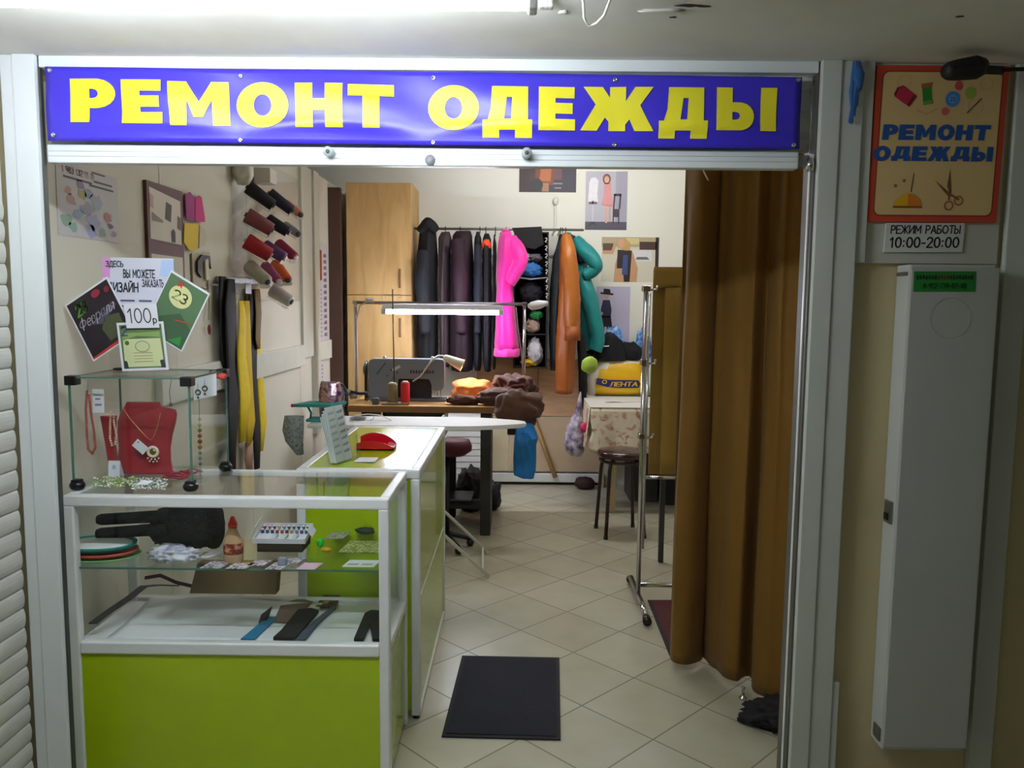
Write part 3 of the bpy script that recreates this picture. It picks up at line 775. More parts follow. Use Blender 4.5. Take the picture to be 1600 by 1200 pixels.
FELT = mat('#0d0c0f', 0.95, bump=0.4, bscale=120)
mb = MB(); z2 = ZS + 0.078; yy = 0.27
def sp(px, py, y=yy): return P(px, py, Y=y)
for (p, q, r) in (((153, 812), (262, 806), .019), ((152, 834), (262, 826), .019)):
    a, b = sp(*p), sp(*q); mb.tube([a, a.lerp(b, .05), a.lerp(b, .5), b], [r * .8, r, r * 1.02, r * 1.1], FELT, 14)
a = sp(285, 835, .30); mb.blob((a.x, a.y, ZS + .072), (.118, .045, .072), FELT, 5, .16, 2.4, 4, floor=ZS + .0005, ridge=.2)
a = sp(333, 820, .32); mb.blob((a.x, a.y, ZS + .082), (.04, .035, .083), FELT, 7, .12, 2.0, 3, floor=ZS + .0005)
tag(mb.build('rolled_cloth'), 'thick rolls and folds of black cloth lying across the trays on the glass shelf', 'cloth')
mb = MB(); a = sp(245, 800, .3); b = sp(295, 793, .3); mb.tube([a, a.lerp(b, .5) + Vector((0, 0, .006)), b], .006, FELT, 8, flat=.5); tag(mb.build('cloth_strap'), 'short black strap on top of the rolled black cloth', 'strap')
a = onshelf(261, 884); mb = MB().blob((a.x, a.y + .045, ZS + .023), (.078, .042, .028), ramp_mat('white_bag_plastic', 'noise', 30, [(.35, '#9aa0bd'), (.5, '#e6e8f4'), (.8, '#f4f6fb')], .3), 9, .25, 2.6, 4, floor=ZS + .0004, ridge=.3)
tag(mb.build('plastic_bag'), 'crumpled white plastic bag on the glass shelf before the black cloth', 'bag')
a = onshelf(318, 880)
mb = MB().grid(lambda u, v: Vector((a.x - .035 + .095 * u, a.y + .05 + .05 * v, ZS + .001 + .055 * max(0, u - .25) ** 1.5 + 0.004 * v)), 14, 4, PAPER); tag(mb.build('paper_scrap', solid=.0012), 'curled white paper strip next to the glue bottle', 'paper')
# bottle
a = onshelf(359, 883); bx, by = a.x, a.y + .035
BT = thing('glue_bottle', 'amber glue bottle with a red cap on the glass shelf', 'bottle', (bx, by, ZS))
mb = MB().lathe((bx, by, ZS), [(.028, 0), (.031, .003), (.031, .05), (.028, .075), (.019, .098), (.014, .108), (.013, .113)], mat('#cfae86', 0.25, var=0.05), 24)
for v in mb.bm.verts: v.co.y = by + (v.co.y - by) * .7
mb.build('bottle_body', BT)
mb = MB().lathe((bx, by, ZS + .113), [(.014, 0), (.0145, .012), (.011, .02), (.006, .034), (.004, .036)], mat('#d41f26', .35), 18); mb.build('cap', BT)
mb = MB().lathe((bx, by, ZS + .028), [(.0313, 0), (.0315, .002), (.0315, .034), (.0313, .036)], ramp_mat('bottle_label', 'noise', 45, [(.4, '#6a2c20'), (.5, '#a24a34'), (.62, '#d9b08a')], .5), 24)
for v in mb.bm.verts: v.co.y = by + (v.co.y - by) * .71
mb.build('bottle_label', BT)
# box of threads
a = onshelf(386, 872); b = onshelf(470, 872); ox, oy = a.x, a.y + .06; W = b.x - a.x; D = .11
BX = thing('thread_box', 'open white box of small thread reels in the middle of the glass shelf', 'box', (ox + W / 2, oy + D / 2, ZS))
tilt = Matrix.Rotation(math.radians(12), 3, 'X')
SUP = mat('#3b3328', .7)
MB().box(ox + .012, ox + W - .01, oy + .004, oy + D, ZS, ZS + .030, SUP, .002).build('box_base', BX)
mb = MB(); bc = Vector((ox + W / 2, oy + D / 2, ZS + .043))
mb.obox(bc, (W, D, .003), PAPER, tilt); mb.obox(bc + tilt @ Vector((0, -D / 2, .008)), (W, .002, .018), PAPER, tilt); mb.obox(bc + tilt @ Vector((-W / 2, 0, .008)), (.002, D, .018), PAPER, tilt)
mb.obox(bc + tilt @ Vector((W / 2, 0, .008)), (.002, D, .018), PAPER, tilt); mb.obox(bc + tilt @ Vector((0, D / 2, .008)), (W, .002, .018), PAPER, tilt)
mb.obox(bc + tilt @ Vector((-W / 2 - .006, .01, .03)), (.002, D * .7, .035), PAPER, tilt @ Matrix.Rotation(.5, 3, 'Y')); mb.obox(bc + tilt @ Vector((W / 2 + .009, .0, .02)), (.002, D * .45, .03), PAPER, tilt @ Matrix.Rotation(-.6, 3, 'Y'))
mb.build('box_tray', BX)
cols = ['#1d3f8c', '#1b7a6e', '#2d2f6e', '#9b2338', '#c05a5a', '#7a3030', '#c9a64a', '#8d8fc0', '#5b4a86', '#2a6a4a']
nm = ['dark blue', 'sea green', 'indigo', 'crimson', 'salmon pink', 'dark red', 'golden', 'lavender', 'purple', 'bottle green']
k = 0
for r_ in range(2):
    for i in range(10):
        c = bc + tilt @ Vector((-W / 2 + .012 + (W - .024) * i / 9, .012 + .026 * r_, .0016)); h = cols[(i + 3 * r_) % 10]
        tr = thing('thread_reel', '%s thread reel in the %s row of the white thread box' % (nm[(i + 3 * r_) % 10], 'front' if r_ == 0 else 'back'), 'thread reel', c, 'thread reels in the white box')
        mb = MB().lathe(c, [(.0056, .001), (.0056, .014)], mat(h, .6), 10, tilt @ Vector((0, 0, 1))); mb.build('thread', tr)
        mb = MB().lathe(c, [(.0064, 0), (.0064, .0012), (.003, .0013), (.003, .0145), (.0064, .0146), (.0064, .0158), (.002, .0158)], WHITE, 10, tilt @ Vector((0, 0, 1))); mb.build('bobbin', tr)
for i, w in enumerate(('left of', 'middle of', 'right of')):
    c = bc + tilt @ Vector((-W / 2 + W * (.36 + .2 * i), -.030, .0075))
    mb = MB().tube([c + tilt @ Vector((-.005, -.02, 0)), c + tilt @ Vector((0, 0, .003)), c + tilt @ Vector((.006, .02, 0))], [.0055, .0068, .0055], mat('#dff0ea', .5, bump=.3, bscale=500), 10)
    mb.ring(c + tilt @ Vector((0, .008, .003)), .0062, .0012, mat('#eef6f2', .5), tilt @ Vector((0, 1, .1)), 14, 5)
    tag(mb.build('cord_roll'), 'white cord roll, %s the three in front of the thread reels' % w, 'cord roll', 'white cord rolls in the thread box')
# small goods
GREENB = mat('#19c435', .3, var=.1)
a = onshelf(495, 862); tag(MB().blob((a.x, a.y + .05, ZS + .0145), (.012, .010, .016), GREENB, 2, .2, 2, 3, floor=ZS + .0003).build('bead_ball'), 'bright green ball of beads beside the thread box', 'bead ball')
a = onshelf(505, 866); tag(MB().blob((a.x + .004, a.y + .028, ZS + .007), (.017, .009, .008), mat('#e0a018', .3), 3, .25, 2, 3, floor=ZS + .0003).build('bead_pile'), 'small orange pile of beads next to the green bead ball', 'bead pile')
CARD = mat('#c6d3bd', .5)
def packet(px0, px1, py0, py1, h, label, marks=None, z=ZS, cat='packet', name='packet', tex=None):
    a = P(px0, py1, Z=z); b = P(px1, py1, Z=z); c = P(px1 + (px0 - px1) * .0, py0, Z=z)
    fr = (Vector((a.x, a.y, z + .0018)), Vector((b.x - a.x, 0, 0)), Vector((.012, max(.02, c.y - a.y), 0)), Vector((0, 0, 1)))
    mb = MB(); mb.sheet(fr, tex or mat(h, .35), .0015)
    if marks:
        for (u0, v0, u1, v1, hh) in marks: mb.art(fr, [(u0, v0), (u1, v0), (u1, v1), (u0, v1)], mat(hh, .4), 1)
    return tag(mb.build(name), label, cat)
GL_ = ramp_mat('pearl_pack', 'voronoi', 90, [(.1, '#e9ead2'), (.35, '#a9b07c'), (.7, '#7f8c40')], .25)
o = packet(528, 596, 846, 864, '#b9c08c', 'clear packet of pearl pins on the right of the glass shelf', tex=GL_)
packet(534, 584, 876, 886, '#dfe9e4', 'pale card with small print at the right end of the glass shelf', [(.1, .2, .45, .45, '#9fb0ac'), (.55, .2, .9, .45, '#9fb0ac')])
o = packet(506, 536, 832, 842, '#9a9a90', 'grey patterned packet behind the green bead ball', tex=ramp_mat('grey_pack', 'noise', 120, [(.4, '#5c5a54'), (.6, '#c9c9c4')], .3))
a = onshelf(568, 838); tag(MB().blob((a.x, a.y + .03, ZS + .012), (.035, .018, .013), mat('#2d3d26', .6), 6, .3, 2.4, 3, floor=ZS + .0003).build('brooch'), 'dark green brooch behind the packet of pearl pins', 'brooch')
random.seed(5)
SHN = ramp_mat('shiny_pack', 'noise', 80, [(.35, '#5a4a52'), (.5, '#c9bcc6'), (.65, '#f0eef2')], .2, 5)
spots = [(312, 345, 878, 888), (352, 384, 880, 889), (386, 412, 876, 884), (414, 440, 880, 890), (462, 492, 880, 890), (440, 466, 872, 880)]
names = ['leftmost of the shiny packets, before the paper strip', 'shiny packet at the foot of the glue bottle', 'shiny packet right of the glue bottle', 'shiny packet in front of the thread box', 'pink shiny packet right of the blue ribbon clip', 'shiny packet just behind the blue ribbon clip']
for s_, n_ in zip(spots, names):
    o = packet(*s_, '#c9bcc6', n_, tex=SHN if 'pink' not in n_ else mat('#e2bcd0', .25)); o['group'] = 'shiny haberdashery packets along the shelf edge'
a = onshelf(441, 886); mb = MB().box(a.x - .018, a.x + .012, a.y + .006, a.y + .022, ZS, ZS + .028, mat('#8b95ac', .6), .006); tag(mb.build('ribbon_clip'), 'grey blue folded ribbon clip standing before the thread box', 'clip')
a = onshelf(395, 868); b = P(395, 868, Y=a.y)
# ---- things on the floor of the display
ZF = ZB - 0.0115
a, b = P(150, 1000, Z=ZF), P(520, 1000, Z=ZF)
mb = MB().grid(lambda u, v: Vector((-1.31 + .62 * u, .145 + .31 * v, ZF + .004 + .05 * max(0, v - .35) ** 2 * (1 - .55 * u) + .004 * math.sin(5 * u) * v)), 24, 14, mat('#f2f5f8', .3, var=.03))
tag(mb.build('backing_sheet', solid=.0012), 'large glossy white sheet curling up on the floor of the display counter', 'sheet')
BELT = mat('#241c24', .7, sheen=.3)
pts = [(138, 975), (165, 955), (195, 935), (218, 917), (240, 915), (268, 916)]
mb = MB(); pp = [P(x, y, Y=.16 + .3 * i / 5) for i, (x, y) in enumerate(pts)]
w = Vector((.028, 0, 0)); mb.loft([[p, p + w, p + w + Vector((0, .004, .003)), p + Vector((0, .004, .003))] for p in pp], BELT, True, False)
tag(mb.build('belt'), 'dark belt strap lying along the left edge of the white sheet', 'belt')
pts = [(226, 906), (250, 902), (275, 913), (305, 920), (340, 925)]
mb = MB(); pp = [P(x, y, Y=.47) for x, y in pts]
mb.loft([[p, p + Vector((0, 0, .012)), p + Vector((0, .006, .012)), p + Vector((0, .006, 0))] for p in pp], mat('#4c2c34', .7), True, True); tag(mb.build('ribbon'), 'brownish red ribbon curling behind the white sheet', 'ribbon')
a = P(300, 928, Y=.46); b = P(438, 928, Y=.46)
mb = MB(); mb.prism([Vector((a.x, .44, ZF + .045)), Vector((b.x - .01, .44, ZF + .045)), Vector((b.x, .44, ZF + .155)), Vector((a.x + .03, .44, ZF + .155))], (0, .045, 0), mat('#8a7350', .7))
tag(mb.build('cardboard_box'), 'brown cardboard box standing behind the white sheet in the display counter', 'box')
def flatpiece(pts, h, name, label, cat, th=.004, extra=None, rough=.6):
    mb = MB(); mb.prism([P(x, y, Z=ZF + .007) for x, y in pts], (0, 0, th), mat(h, rough))
    if extra:
        for p, hh in extra: mb.prism([P(x, y, Z=ZF + .007 + th) for x, y in p], (0, 0, .0008), mat(hh, rough))
    return tag(mb.build(name), label, cat)
flatpiece([(376, 1000), (398, 1000), (434, 965), (418, 965)], '#1f7ea8', 'ribbon', 'bright blue ribbon length on the floor of the display counter', 'ribbon')
flatpiece([(408, 962), (426, 948), (418, 970), (404, 974)], '#2c2a30', 'zip_pull', 'small dark zip piece left of the blue ribbon', 'zip piece')
flatpiece([(428, 972), (452, 974), (490, 942), (470, 936), (440, 944)], '#7c6658', 'lace_scrap', 'brown patterned lace scrap behind the blue ribbon', 'lace')
flatpiece([(427, 1000), (462, 1001), (498, 957), (486, 954), (466, 956), (440, 988)], '#121114', 'glove', 'black glove lying in the middle of the display floor', 'glove', .010, None, .9)
flatpiece([(458, 1001), (476, 1001), (500, 972), (525, 950), (519, 948), (490, 972)], '#4b586c', 'ribbon', 'long slate grey ribbon right of the black glove', 'ribbon')
flatpiece([(493, 948), (525, 950), (532, 931), (505, 930)], '#4e3a26', 'picture_card', 'dark brown picture card at the back of the display floor', 'card', .002, [([(503, 944), (512, 944), (516, 936), (508, 936)], '#a58a5e')])
flatpiece([(553, 1002), (568, 1002), (578, 978), (582, 1002), (598, 1002), (596, 958), (580, 957), (570, 962)], '#121114', 'mitten', 'black mitten near the right post of the display counter', 'mitten', .010, None, .9)
# ================================================================== GLASS BOX ON THE DISPLAY COUNTER
ZD = ZT + 0.0005
gx0, gx1 = P(107, 610, Y=YF + .065).x, P(296, 610, Y=YF + .065).x
gy0, gy1 = YF + 0.065, YK - 0.03
gz1 = P(205, 590, Y=gy0).z
GB = thing('glass_box', 'small glass display cube with black corner connectors on the display counter', 'glass box', ((gx0 + gx1) / 2, (gy0 + gy1) / 2, ZD))
g = .004
gb0 = ZD + .012
MB().box(gx0, gx1, gy0, gy1, gb0, gb0 + g, GLASS2).build('bottom_pane', GB)
MB().box(gx0, gx1, gy0, gy1, gz1 - g, gz1, GLASS2).build('top_pane', GB)
for nm_, (x0, x1, y0, y1) in (('front_pane', (gx0, gx1, gy0, gy0 + g)), ('side_pane', (gx0, gx0 + g, gy0 + g, gy1)), ('side_pane', (gx1 - g, gx1, gy0 + g, gy1))):
    MB().box(x0, x1, y0, y1, gb0 + g, gz1 - g, GLASS).build(nm_, GB)
mb = MB()
for x in (gx0, gx1 - g):
    for y in (gy0, gy1 - g): mb.box(x - .0008, x + g + .0008, y - .0008, y + g + .0008, gb0 + .01, gz1 - .01, EDGE)
for y in (gy0, gy1 - g): mb.box(gx0, gx1, y - .0008, y + g * .5, gz1 - g, gz1 + .0008, EDGE)
for x in (gx0, gx1 - g): mb.box(x - .0006, x + g * .5, gy0, gy1, gz1 - g, gz1 + .0008, EDGE)
mb.build('pane_edge', GB)
for x in (gx0, gx1):
    for y in (gy0, gy1):
        sx = .009 if x == gx0 else -.009; sy = .009 if y == gy0 else -.009
        MB().box(x + sx - .018, x + sx + .018, y + sy - .018, y + sy + .018, gz1 - .026, gz1 + .004, BLACKP, .003).build('corner_connector', GB)
        mb = MB().blob((x + sx, y + sy, ZD + .0145), (.024, .022, .018), BLACKP, 1, 0, 1, 3, floor=ZD); mb.box(x + sx - .014, x + sx + .014, y + sy - .014, y + sy + .014, ZD + .012, ZD + .034, BLACKP, .003); mb.build('corner_connector', GB)
ZG = gb0 + g + 0.0004
# red velvet bust
yb = .36
VEL = mat('#98041a', .75, var=.12, scale=14, sheen=.35)
BU = thing('necklace_bust', 'large red velvet necklace bust inside the glass cube', 'necklace stand', (P(225, 740, Y=yb).x, yb, ZG))
out = [(188, 742), (180, 712), (184, 700), (178, 670), (179, 655), (183, 642), (187, 634), (205, 631), (242, 629), (246, 634), (250, 637), (268, 637), (271, 648), (268, 665), (264, 690), (265, 718), (270, 735), (274, 744)]
ctr = P(226, 690, Y=yb)
rings = []
ys = [744, 735, 720, 700, 680, 660, 648, 641, 637, 630]
lx = [189, 186, 182, 183, 179, 178, 181, 184, 187, 190]; rx = [274, 270, 266, 264, 266, 270, 271, 269, 246, 243]
for y, l, r in zip(ys, lx, rx):
    a, b = P(l, y, Y=yb), P(r, y, Y=yb); hw = (b.x - a.x) / 2; cx = (a.x + b.x) / 2; z = max(ZG, a.z)
    th = .030 if y > 700 else (.026 if y > 645 else .016); lean = (744 - y) * .0003
    rings.append([Vector((cx + hw * (abs(math.cos(t)) ** .6) * (1 if math.cos(t) > 0 else -1), yb + lean + (th if math.sin(t) > 0 else th * .8) * math.sin(t), z)) for t in [2 * PI * i / 28 for i in range(28)]])
MB().loft(rings, VEL).build('velvet_form', BU)
a, b = P(158, 650, Y=yb - .01), P(180, 648, Y=yb - .01)
SBU = MB(); SBU.loft([[Vector((cx - w, y - .01, z)), Vector((cx + w, y - .01, z)), Vector((cx + w, y + .01, z)), Vector((cx - w, y + .01, z))] for cx, w, y, z in ((P(178, 690, Y=.345).x, .013, .345, ZG), (P(172, 690, Y=.345).x, .013, .345, P(172, 690, Y=.345).z), (P(170, 650, Y=.345).x, .024, .345, P(170, 650, Y=.345).z))], VEL, True, False)
tag(SBU.build('earring_stand'), 'small red velvet earring stand left of the large bust', 'jewellery stand')
# pendant necklace
GOLD = mat('#c9a063', .35, .7); PRL = mat('#eee0d2', .25, var=.08)
yn = yb - .034
NK = thing('pendant_necklace', 'gold chain necklace with a round cream pendant on the red bust', 'necklace', P(240, 700, Y=yn))
pts = [P(x, y, Y=yn + .004) for x, y in ((190, 634), (202, 653), (216, 669), (228, 682), (236, 688), (241, 681), (246, 666), (251, 645))]
MB().tube(pts, .0013, GOLD, 5).build('chain', NK)
c = P(239, 706, Y=yn - .003)
mb = MB().ring(c, .0155, .0055, PRL, (0, 1, 0), 22, 8); mb.lathe(c, [(.011, 0), (.011, .002), (.002, .004)], mat('#8a6a2a', .3, .6), 14, (0, -1, 0)); mb.build('pendant', NK)
mb = MB()
for i in range(7): mb.ball((c.x - .018 + .006 * i, c.y, c.z - .022 - .004 * math.sin(PI * i / 6) - (.008 if i % 2 else 0)), .0036, mat('#e9c7b4', .25), 1)
mb.build('bead_fringe', NK)
fr = quad((216, 687), (232, 700), (224, 712), (206, 696), (0, -1, 0), Y=yn - .006)
mb = MB(); mb.sheet(fr, PAPER, .0008); mb.art(fr, ell(.2, .75, .06, .08, 8), INK, 1); tag(mb.build('price_tag'), 'small pale price tag hanging at the round pendant', 'price tag')
# bracelet on the small stand, bead string on the left, tags
mb = MB(); loop = [(173, 645), (172, 665), (172, 685), (175, 696), (180, 694), (182, 680), (178, 660), (177, 645)]
yq = .326; q = [P(x, y, Y=yq) for x, y in loop]
for a, b in zip(q, q[1:]):
    n = max(1, int((b - a).length / .0065))
    for i in range(n): mb.ball(a.lerp(b, i / n), .0047, mat('#edb89c', .3, var=.1), 1)
tag(mb.build('pearl_bracelet'), 'pink pearl bracelet hanging on the small red stand', 'bracelet')
mb = MB(); loop = [(136, 612), (134, 640), (136, 680), (138, 702), (144, 709), (149, 700), (147, 675), (142, 645), (139, 615)]
q = [P(x, y, Y=.22) for x, y in loop]
for a, b in zip(q, q[1:]):
    n = max(1, int((b - a).length / .006))
    for i in range(n): mb.ball(a.lerp(b, i / n), .0048, mat('#a8524a', .3, var=.2, scale=200), 1)
tag(mb.build('bead_string'), 'dull red bead string hanging at the left in the glass cube', 'necklace')
mb = MB().tube([P(137, 594, Y=.22), P(137, 613, Y=.22)], .0012, STEEL, 5); tag(mb.build('hanging_hook'), 'thin wire holding the red bead string under the glass top', 'hook')
fr = quad((144, 608), (162, 608), (163, 645), (145, 645), (0, -1, 0), Y=.23)
mb = MB(); mb.sheet(fr, PAPER, .0008); mb.art(fr, [(.25, .55), (.7, .55), (.7, .62), (.25, .62)], mat('#8a88a0', .7)); mb.art(fr, [(.2, .3), (.8, .3), (.8, .38), (.2, .38)], mat('#8a88a0', .7)); tag(mb.build('price_tag'), 'upright white price slip by the red bead string', 'price tag')
a = P(178, 746, Z=ZG); fr = (Vector((a.x - .019, a.y, ZG)), Vector((.038, 0, 0)), Vector((0, .006, .055)), Vector((0, -1, .1)))
mb = MB(); mb.sheet(fr, PAPER, .001); mb.art(fr, [(.3, .5), (.7, .5), (.6, .75), (.4, .75)], mat('#a9b4dc', .6)); mb.prism([fr[0] + Vector((0, .03, 0)), fr[0] + Vector((.038, .03, 0)), fr[0] + fr[1] + fr[2] + Vector((0, .001, 0)), fr[0] + fr[2] + Vector((0, .001, 0))], (0, .001, 0), PAPER); tag(mb.build('earring_card'), 'white card standing below the small red stand in the glass cube', 'card')
fr = (P(212, 757, Z=ZG + .012), Vector((.034, 0, 0)), Vector((.012, .022, .008)), Vector((0, -.3, 1)))
mb = MB(); mb.sheet(fr, PAPER, .001); tag(mb.build('price_tag'), 'white price tag lying on the bead heap before the red bust', 'price tag')
random.seed(12)
def beads(name, label, n, px0, px1, py0, py1, cols_, r=.004, zt=.006):
    mb = MB()
    for i in range(n):
        c = P(random.uniform(px0, px1), random.uniform(py0, py1), Z=ZG); mb.blob((c.x, c.y, ZG + r * .7 + random.uniform(0, zt)), (r, r, r * .8), mat(random.choice(cols_), .15, var=.1), 1, 0, 1, 1)
    o = tag(mb.build(name), label, 'beads'); o['kind'] = 'stuff'; return o
beads('loose_beads', 'glassy green and yellow beads spread on the floor of the glass cube', 150, 145, 215, 748, 764, ['#b9b43a', '#8fae6a', '#cfd8a6', '#b4c79a', '#dfe6d2'])
beads('clear_beads', 'clear sparkling beads at the front of the glass cube', 150, 205, 262, 750, 766, ['#e6ece6', '#c9d8cf', '#f4f6f2', '#b9c9bb'], .0035)
mb = MB()
for k in range(4):
    c = P(272 + 9 * k, 745 - 2 * k, Z=ZG + .004)
    mb.tube([c + Vector((.035 * math.cos(t), .02 * math.sin(t), .003 * math.sin(3 * t + k) + .002 * k)) for t in [2 * PI * i / 24 for i in range(24)]], .0032, mat('#9c1b34', .4, var=.15, scale=300), 6, closed=True)
tag(mb.build('coral_necklace'), 'coiled dark red coral necklace beside the foot of the red bust', 'necklace')
fr = quad((301, 592), (338, 584), (337, 617), (303, 626), (0, -1, 0), Y=.36)
EC = thing('earring_card', 'pale card with two pairs of drop earrings by the right pane of the glass cube', 'earrings', fr[0] + fr[1] / 2)
mb = MB(); mb.sheet(fr, PAPER, .001); mb.build('card', EC)
for u, v in ((.2, .35), (.5, .45)):
    mb = MB(); c = fr[0] + fr[1] * u + fr[2] * v; mb.tube([c + Vector((0, -.003, .03)), c + Vector((0, -.003, .01))], .0008, STEEL, 4); mb.ring(c + Vector((0, -.003, 0)), .008, .002, mat('#5f5a3a', .4, .6), (0, 1, 0), 14, 5); mb.ball(c + Vector((0, -.004, -.018)), .004, mat('#3a3a30', .4), 1); mb.build('earring', EC)
mb = MB(); c = P(232 + 7, 600, Y=.37); a = P(268, 592, Y=.37); b = P(267, 632, Y=.37)
mb.tube([a, a.lerp(b, .5) + Vector((-.006, 0, 0)), b], .0009, INK, 4); mb.ball(b, .007, mat('#5c625a', .4), 2); tag(mb.build('stone_pendant'), 'grey stone pendant on a thin cord above the red bust', 'pendant')
mb = MB(); q = [P(312, 655, Y=.4), P(311, 690, Y=.4), P(312, 720, Y=.4), P(313, 742, Y=.4)]
for i, h in enumerate(['#8a9a40', '#9aa84a', '#6a6f38', '#a8483c', '#7a2f2c', '#94503c', '#6c7a4a', '#8a948a', '#5f6a6a', '#7e8a90']):
    mb.ball(q[0].lerp(q[3], i / 10), .0085 - .004 * abs(i - 4) / 6, mat(h, .3), 2)
mb.tube([q[0] + Vector((0, 0, .09)), q[3] + Vector((0, 0, -.002))], .0008, INK, 4); tag(mb.build('bead_strand'), 'hanging strand of large green, red and grey beads in the right of the glass cube', 'beads')
tag(MB().blob(P(346, 588, Y=.42), (.018, .012, .012), mat('#e0564e', .4), 4, .3, 3, 3).build('red_bow'), 'small red bow at the back right corner of the glass cube', 'bow')

# ================================================================== PAPER SIGNS ON THE GLASS CUBE
ZK = gz1 + 0.0052
ys_ = .235
AS = thing('acrylic_stand', 'clear acrylic stand holding the paper signs on top of the glass cube', 'sign stand', (P(223, 575, Y=ys_).x, ys_, ZK - .004))
a, b = P(150, 582, Y=ys_ - .04), P(268, 582, Y=ys_ - .04)
MB().box(a.x, b.x, ys_ - .06, ys_ + .06, ZK - .004, ZK, CLEARP).build('stand_base', AS)
c = P(165, 404, Y=ys_ + .036); d = P(272, 404, Y=ys_ + .036)
MB().box(c.x, d.x, ys_ + .035, ys_ + .038, ZK, c.z, CLEARP).build('stand_back', AS)
fr = quad((160, 402), (271, 404), (275, 530), (164, 528), (0, -1, 0), Y=ys_ + .031)
mb = MB(); mb.sheet(fr, mat('#dcdcea', .6, var=.03), .0015)
mb.art(fr, [(0, .75), (.1, .75), (.12, 1), (0, 1)], mat('#e2a0d8', .6)); mb.art(fr, [(.8, .78), (1, .76), (1, .98), (.83, .98)], mat('#b8cdf0', .6))
for body, bx in (('ЗДЕСЬ', (.05, .87, .30, .96)), ('ВЫ МОЖЕТЕ', (.29, .75, .74, .86)), ('ЗАКАЗАТЬ', (.55, .64, .86, .74)), ('ДИЗАЙН', (.06, .55, .50, .72))): mb.text(fr, body, bx, INK, 2, .022)
GT = mat('#63606e', .7)
for i, y in enumerate((.46, .39, .32, .25, .18)):
    for x0, x1 in ((.09, .17), (.24, .46), (.50, .70), (.75, .9)): mb.art(fr, [(x0 + .01 * (i % 2), y), (x1 - .02 * ((i + 1) % 3), y), (x1 - .02 * ((i + 1) % 3), y + .022), (x0 + .01 * (i % 2), y + .022)], GT, 2)
tag(mb.build('paper_sign'), 'white printed sheet with large words behind the cards on the glass cube', 'sign')
fr = quad((100, 467), (167, 432), (211, 511), (146, 565), (0, -1, 0), Y=ys_ + .020)
mb = MB(); mb.sheet(fr, PAPER, .0015); mb.art(fr, [(.03, .02), (.97, .02), (.97, .97), (.03, .97)], mat('#2a2028', .5)); mb.art(fr, [(.03, .02), (.97, .02), (.97, .07), (.03, .05)], mat('#c23a34', .5), 2)
mb.art(fr, [(.5, .12), (.85, .12), (.9, .42), (.6, .5), (.45, .35)], mat('#4b5236', .6), 2); mb.art(fr, [(.3, .5), (.9, .62), (.92, .55), (.5, .42)], mat('#55505c', .6), 2)
mb.text(fr, '23', (.12, .70, .42, .90), mat('#4f9a2c', .6), 3, .03, 0, .2); mb.text(fr, 'Февраля', (.08, .46, .90, .68), mat('#c9c4d4', .6), 3, -.01, 0, .3); mb.art(fr, ell(.65, .88, .1, .06, 10), mat('#94263c', .6), 2); mb.art(fr, ell(.88, .84, .06, .05, 8), mat('#7c1f34', .6), 2)
tag(mb.build('greeting_card'), 'dark chalkboard style greeting card leaning at the left of the sign group', 'card')
fr = quad((267, 422), (328, 459), (284, 550), (224, 513), (0, -1, 0), Y=ys_ + .020)
mb = MB(); mb.sheet(fr, PAPER, .0015); mb.art(fr, [(.03, .02), (.97, .02), (.97, .97), (.03, .97)], mat('#55744f', .5)); mb.art(fr, [(.3, .02), (.97, .02), (.97, .35), (.6, .5), (.2, .3)], mat('#3c5a3c', .6), 2); mb.art(fr, [(.6, .05), (.9, .05), (.85, .2)], mat('#2f8a3c', .6), 3)
mb.art(fr, ell(.45, .72, .27, .17, 26), mat('#dcdc9c', .5), 3); mb.text(fr, '23', (.27, .64, .63, .80), mat('#a9b478', .6), 4, .01)
star = [(.34 + (.10 if i % 2 == 0 else .04) * math.cos(PI / 2 + i * PI / 5), .89 + (.066 if i % 2 == 0 else .026) * math.sin(PI / 2 + i * PI / 5)) for i in range(10)]
mb.art(fr, star, mat('#c8342c', .5), 5); mb.art(fr, [(.55, .38), (.9, .45), (.9, .43), (.55, .36)], mat('#b04a3a', .5), 4)
tag(mb.build('greeting_card'), 'green greeting card with a round cream badge and a red star', 'card')
fr = quad((182, 501), (255, 502), (264, 574), (191, 580), (0, -1, 0), Y=ys_ + .008)
mb = MB(); mb.sheet(fr, PAPER, .0015); mb.art(fr, [(.05, .05), (.95, .05), (.95, .95), (.05, .95)], mat('#5f7a50', .5)); mb.art(fr, [(.08, .08), (.92, .08), (.9, .66), (.1, .66)], mat('#d6dba6', .5), 2); mb.art(fr, [(.08, .62), (.4, .72), (.9, .68), (.9, .8), (.1, .78)], mat('#8aa860', .5), 2)
mb.text(fr, '2', (.08, .72, .22, .93), mat('#4d5878', .6), 3, .02); mb.art_shape(fr, shape2d([ell(.5, .5, .16, .12, 16), ell(.5, .5, .14, .1, 16)]), mat('#9aa47c', .6), 3)
for y in (.36, .30, .24, .18): mb.art(fr, [(.3, y), (.7, y), (.7, y + .015), (.3, y + .015)], mat('#b0a878', .6), 3)
mb.art(fr, ell(.18, .58, .05, .05, 8), mat('#4a6a34', .6), 3); mb.art(fr, [(.06, .05), (.16, .05), (.14, .2), (.08, .22)], mat('#3a3a3c', .6), 3); mb.art(fr, [(.86, .05), (.95, .05), (.92, .22), (.84, .2)], mat('#3a3a3c', .6), 3)
tag(mb.build('certificate_card'), 'pale green certificate card in front of the sign group', 'card')
fr = quad((193, 474), (244, 474), (249, 511), (198, 513), (0, -1, 0), Y=ys_ - .001)
mb = MB(); mb.sheet(fr, PAPER, .001); mb.text(fr, '100', (.08, .2, .80, .82), INK, 1, -.022); mb.text(fr, 'р', (.83, .1, .96, .40), INK, 1, .01)
tag(mb.build('price_card'), 'white price card with a handwritten number over the certificate card', 'price card')

